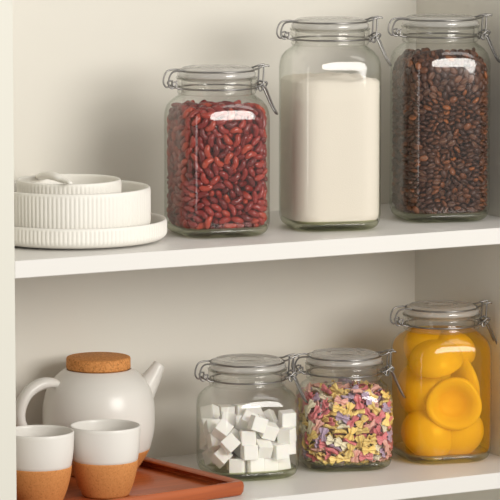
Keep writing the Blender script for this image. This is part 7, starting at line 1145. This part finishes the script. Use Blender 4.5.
def spout():
    v, f = tube(pts, .01, 20, False, 1.0, (0, 1, 0), [.0210 - .0135 * (i / (n - 1)) ** .8 for i in range(n)])
    v2, f2 = [], [q for q in f if len(q) == 4]
    return v[:n * 20], f2
b = MB(); v, f = spout(); b.add(v, f)
vi = [(pts[i // 20] + (Vector(v[i]) - pts[i // 20]) * .72) for i in range(n * 20)]
b.add(vi, [q[::-1] for q in f])
o0 = (n - 1) * 20; m = n * 20
b.add([v[o0 + i] for i in range(20)] + [tuple(vi[o0 + i]) for i in range(20)], [(i, (i + 1) % 20, 20 + (i + 1) % 20, 20 + i) for i in range(20)])
b.build('spout', M_pot, t)

# ---------------------------------------------------------------- light
def area(name, loc, target, sx, sy, power, col):
    l = bpy.data.lights.new(name, 'AREA'); l.shape = 'ELLIPSE' if sx > .5 else 'RECTANGLE'; l.size = sx; l.size_y = sy
    l.energy = power; l.color = col
    o = bpy.data.objects.new(name, l); COL.objects.link(o); o.location = loc
    o.rotation_euler = (Vector(target) - Vector(loc)).to_track_quat('-Z', 'Y').to_euler()
    return o
area('room_window', (.55, -2.5, .66), (.05, .15, -.12), 1.5, 1.1, 49, (1, .968, .91))
area('ceiling_softbox', (.75, -1.25, 1.45), (.05, .1, -.1), .8, .8, 5, (1, .975, .93))
area('window_light', (-1.75, -.85, .25), (.05, .1, -.1), .3, 1.4, 3, (1, .98, .94))
# the room around: ambient shaped brighter right, dimmer left to darken the right wall
w = bpy.data.worlds.new('room_light'); sc.world = w; w.use_nodes = True
nt = w.node_tree; bg = nt.nodes['Background']
bg.inputs['Color'].default_value = (1, .965, .90, 1)
tc = nt.nodes.new('ShaderNodeTexCoord'); sx = nt.nodes.new('ShaderNodeSeparateXYZ'); mr = nt.nodes.new('ShaderNodeMapRange')
nt.links.new(tc.outputs['Generated'], sx.inputs[0]); nt.links.new(sx.outputs['X'], mr.inputs['Value'])
mr.inputs['From Min'].default_value = -.9; mr.inputs['From Max'].default_value = .7
mr.inputs['To Min'].default_value = .30; mr.inputs['To Max'].default_value = .66
nt.links.new(mr.outputs['Result'], bg.inputs['Strength'])

# ---------------------------------------------------------------- camera
cd = bpy.data.cameras.new('camera'); cam = bpy.data.objects.new('camera', cd); COL.objects.link(cam)
cd.sensor_width = 36; cd.sensor_fit = 'HORIZONTAL'; cd.lens = 3500 * 36 / 500
cd.clip_start = .05; cd.clip_end = 50
yaw, pit = math.radians(29.4), math.radians(7.07)
fw = Vector((math.sin(yaw) * math.cos(pit), math.cos(yaw) * math.cos(pit), -math.sin(pit)))
cam.location = CAM
cam.rotation_euler = fw.to_track_quat('-Z', 'Y').to_euler()
sc.camera = cam
sc.view_settings.view_transform = 'Standard'; sc.view_settings.look = 'None'
sc.view_settings.gamma = 1; sc.view_settings.use_curve_mapping = False
sc.view_settings.exposure = 0.0
try:
    sc.cycles.transparent_max_bounces = 40
    sc.cycles.max_bounces = 16; sc.cycles.transmission_bounces = 16
    sc.cycles.use_denoising = True
except Exception: pass
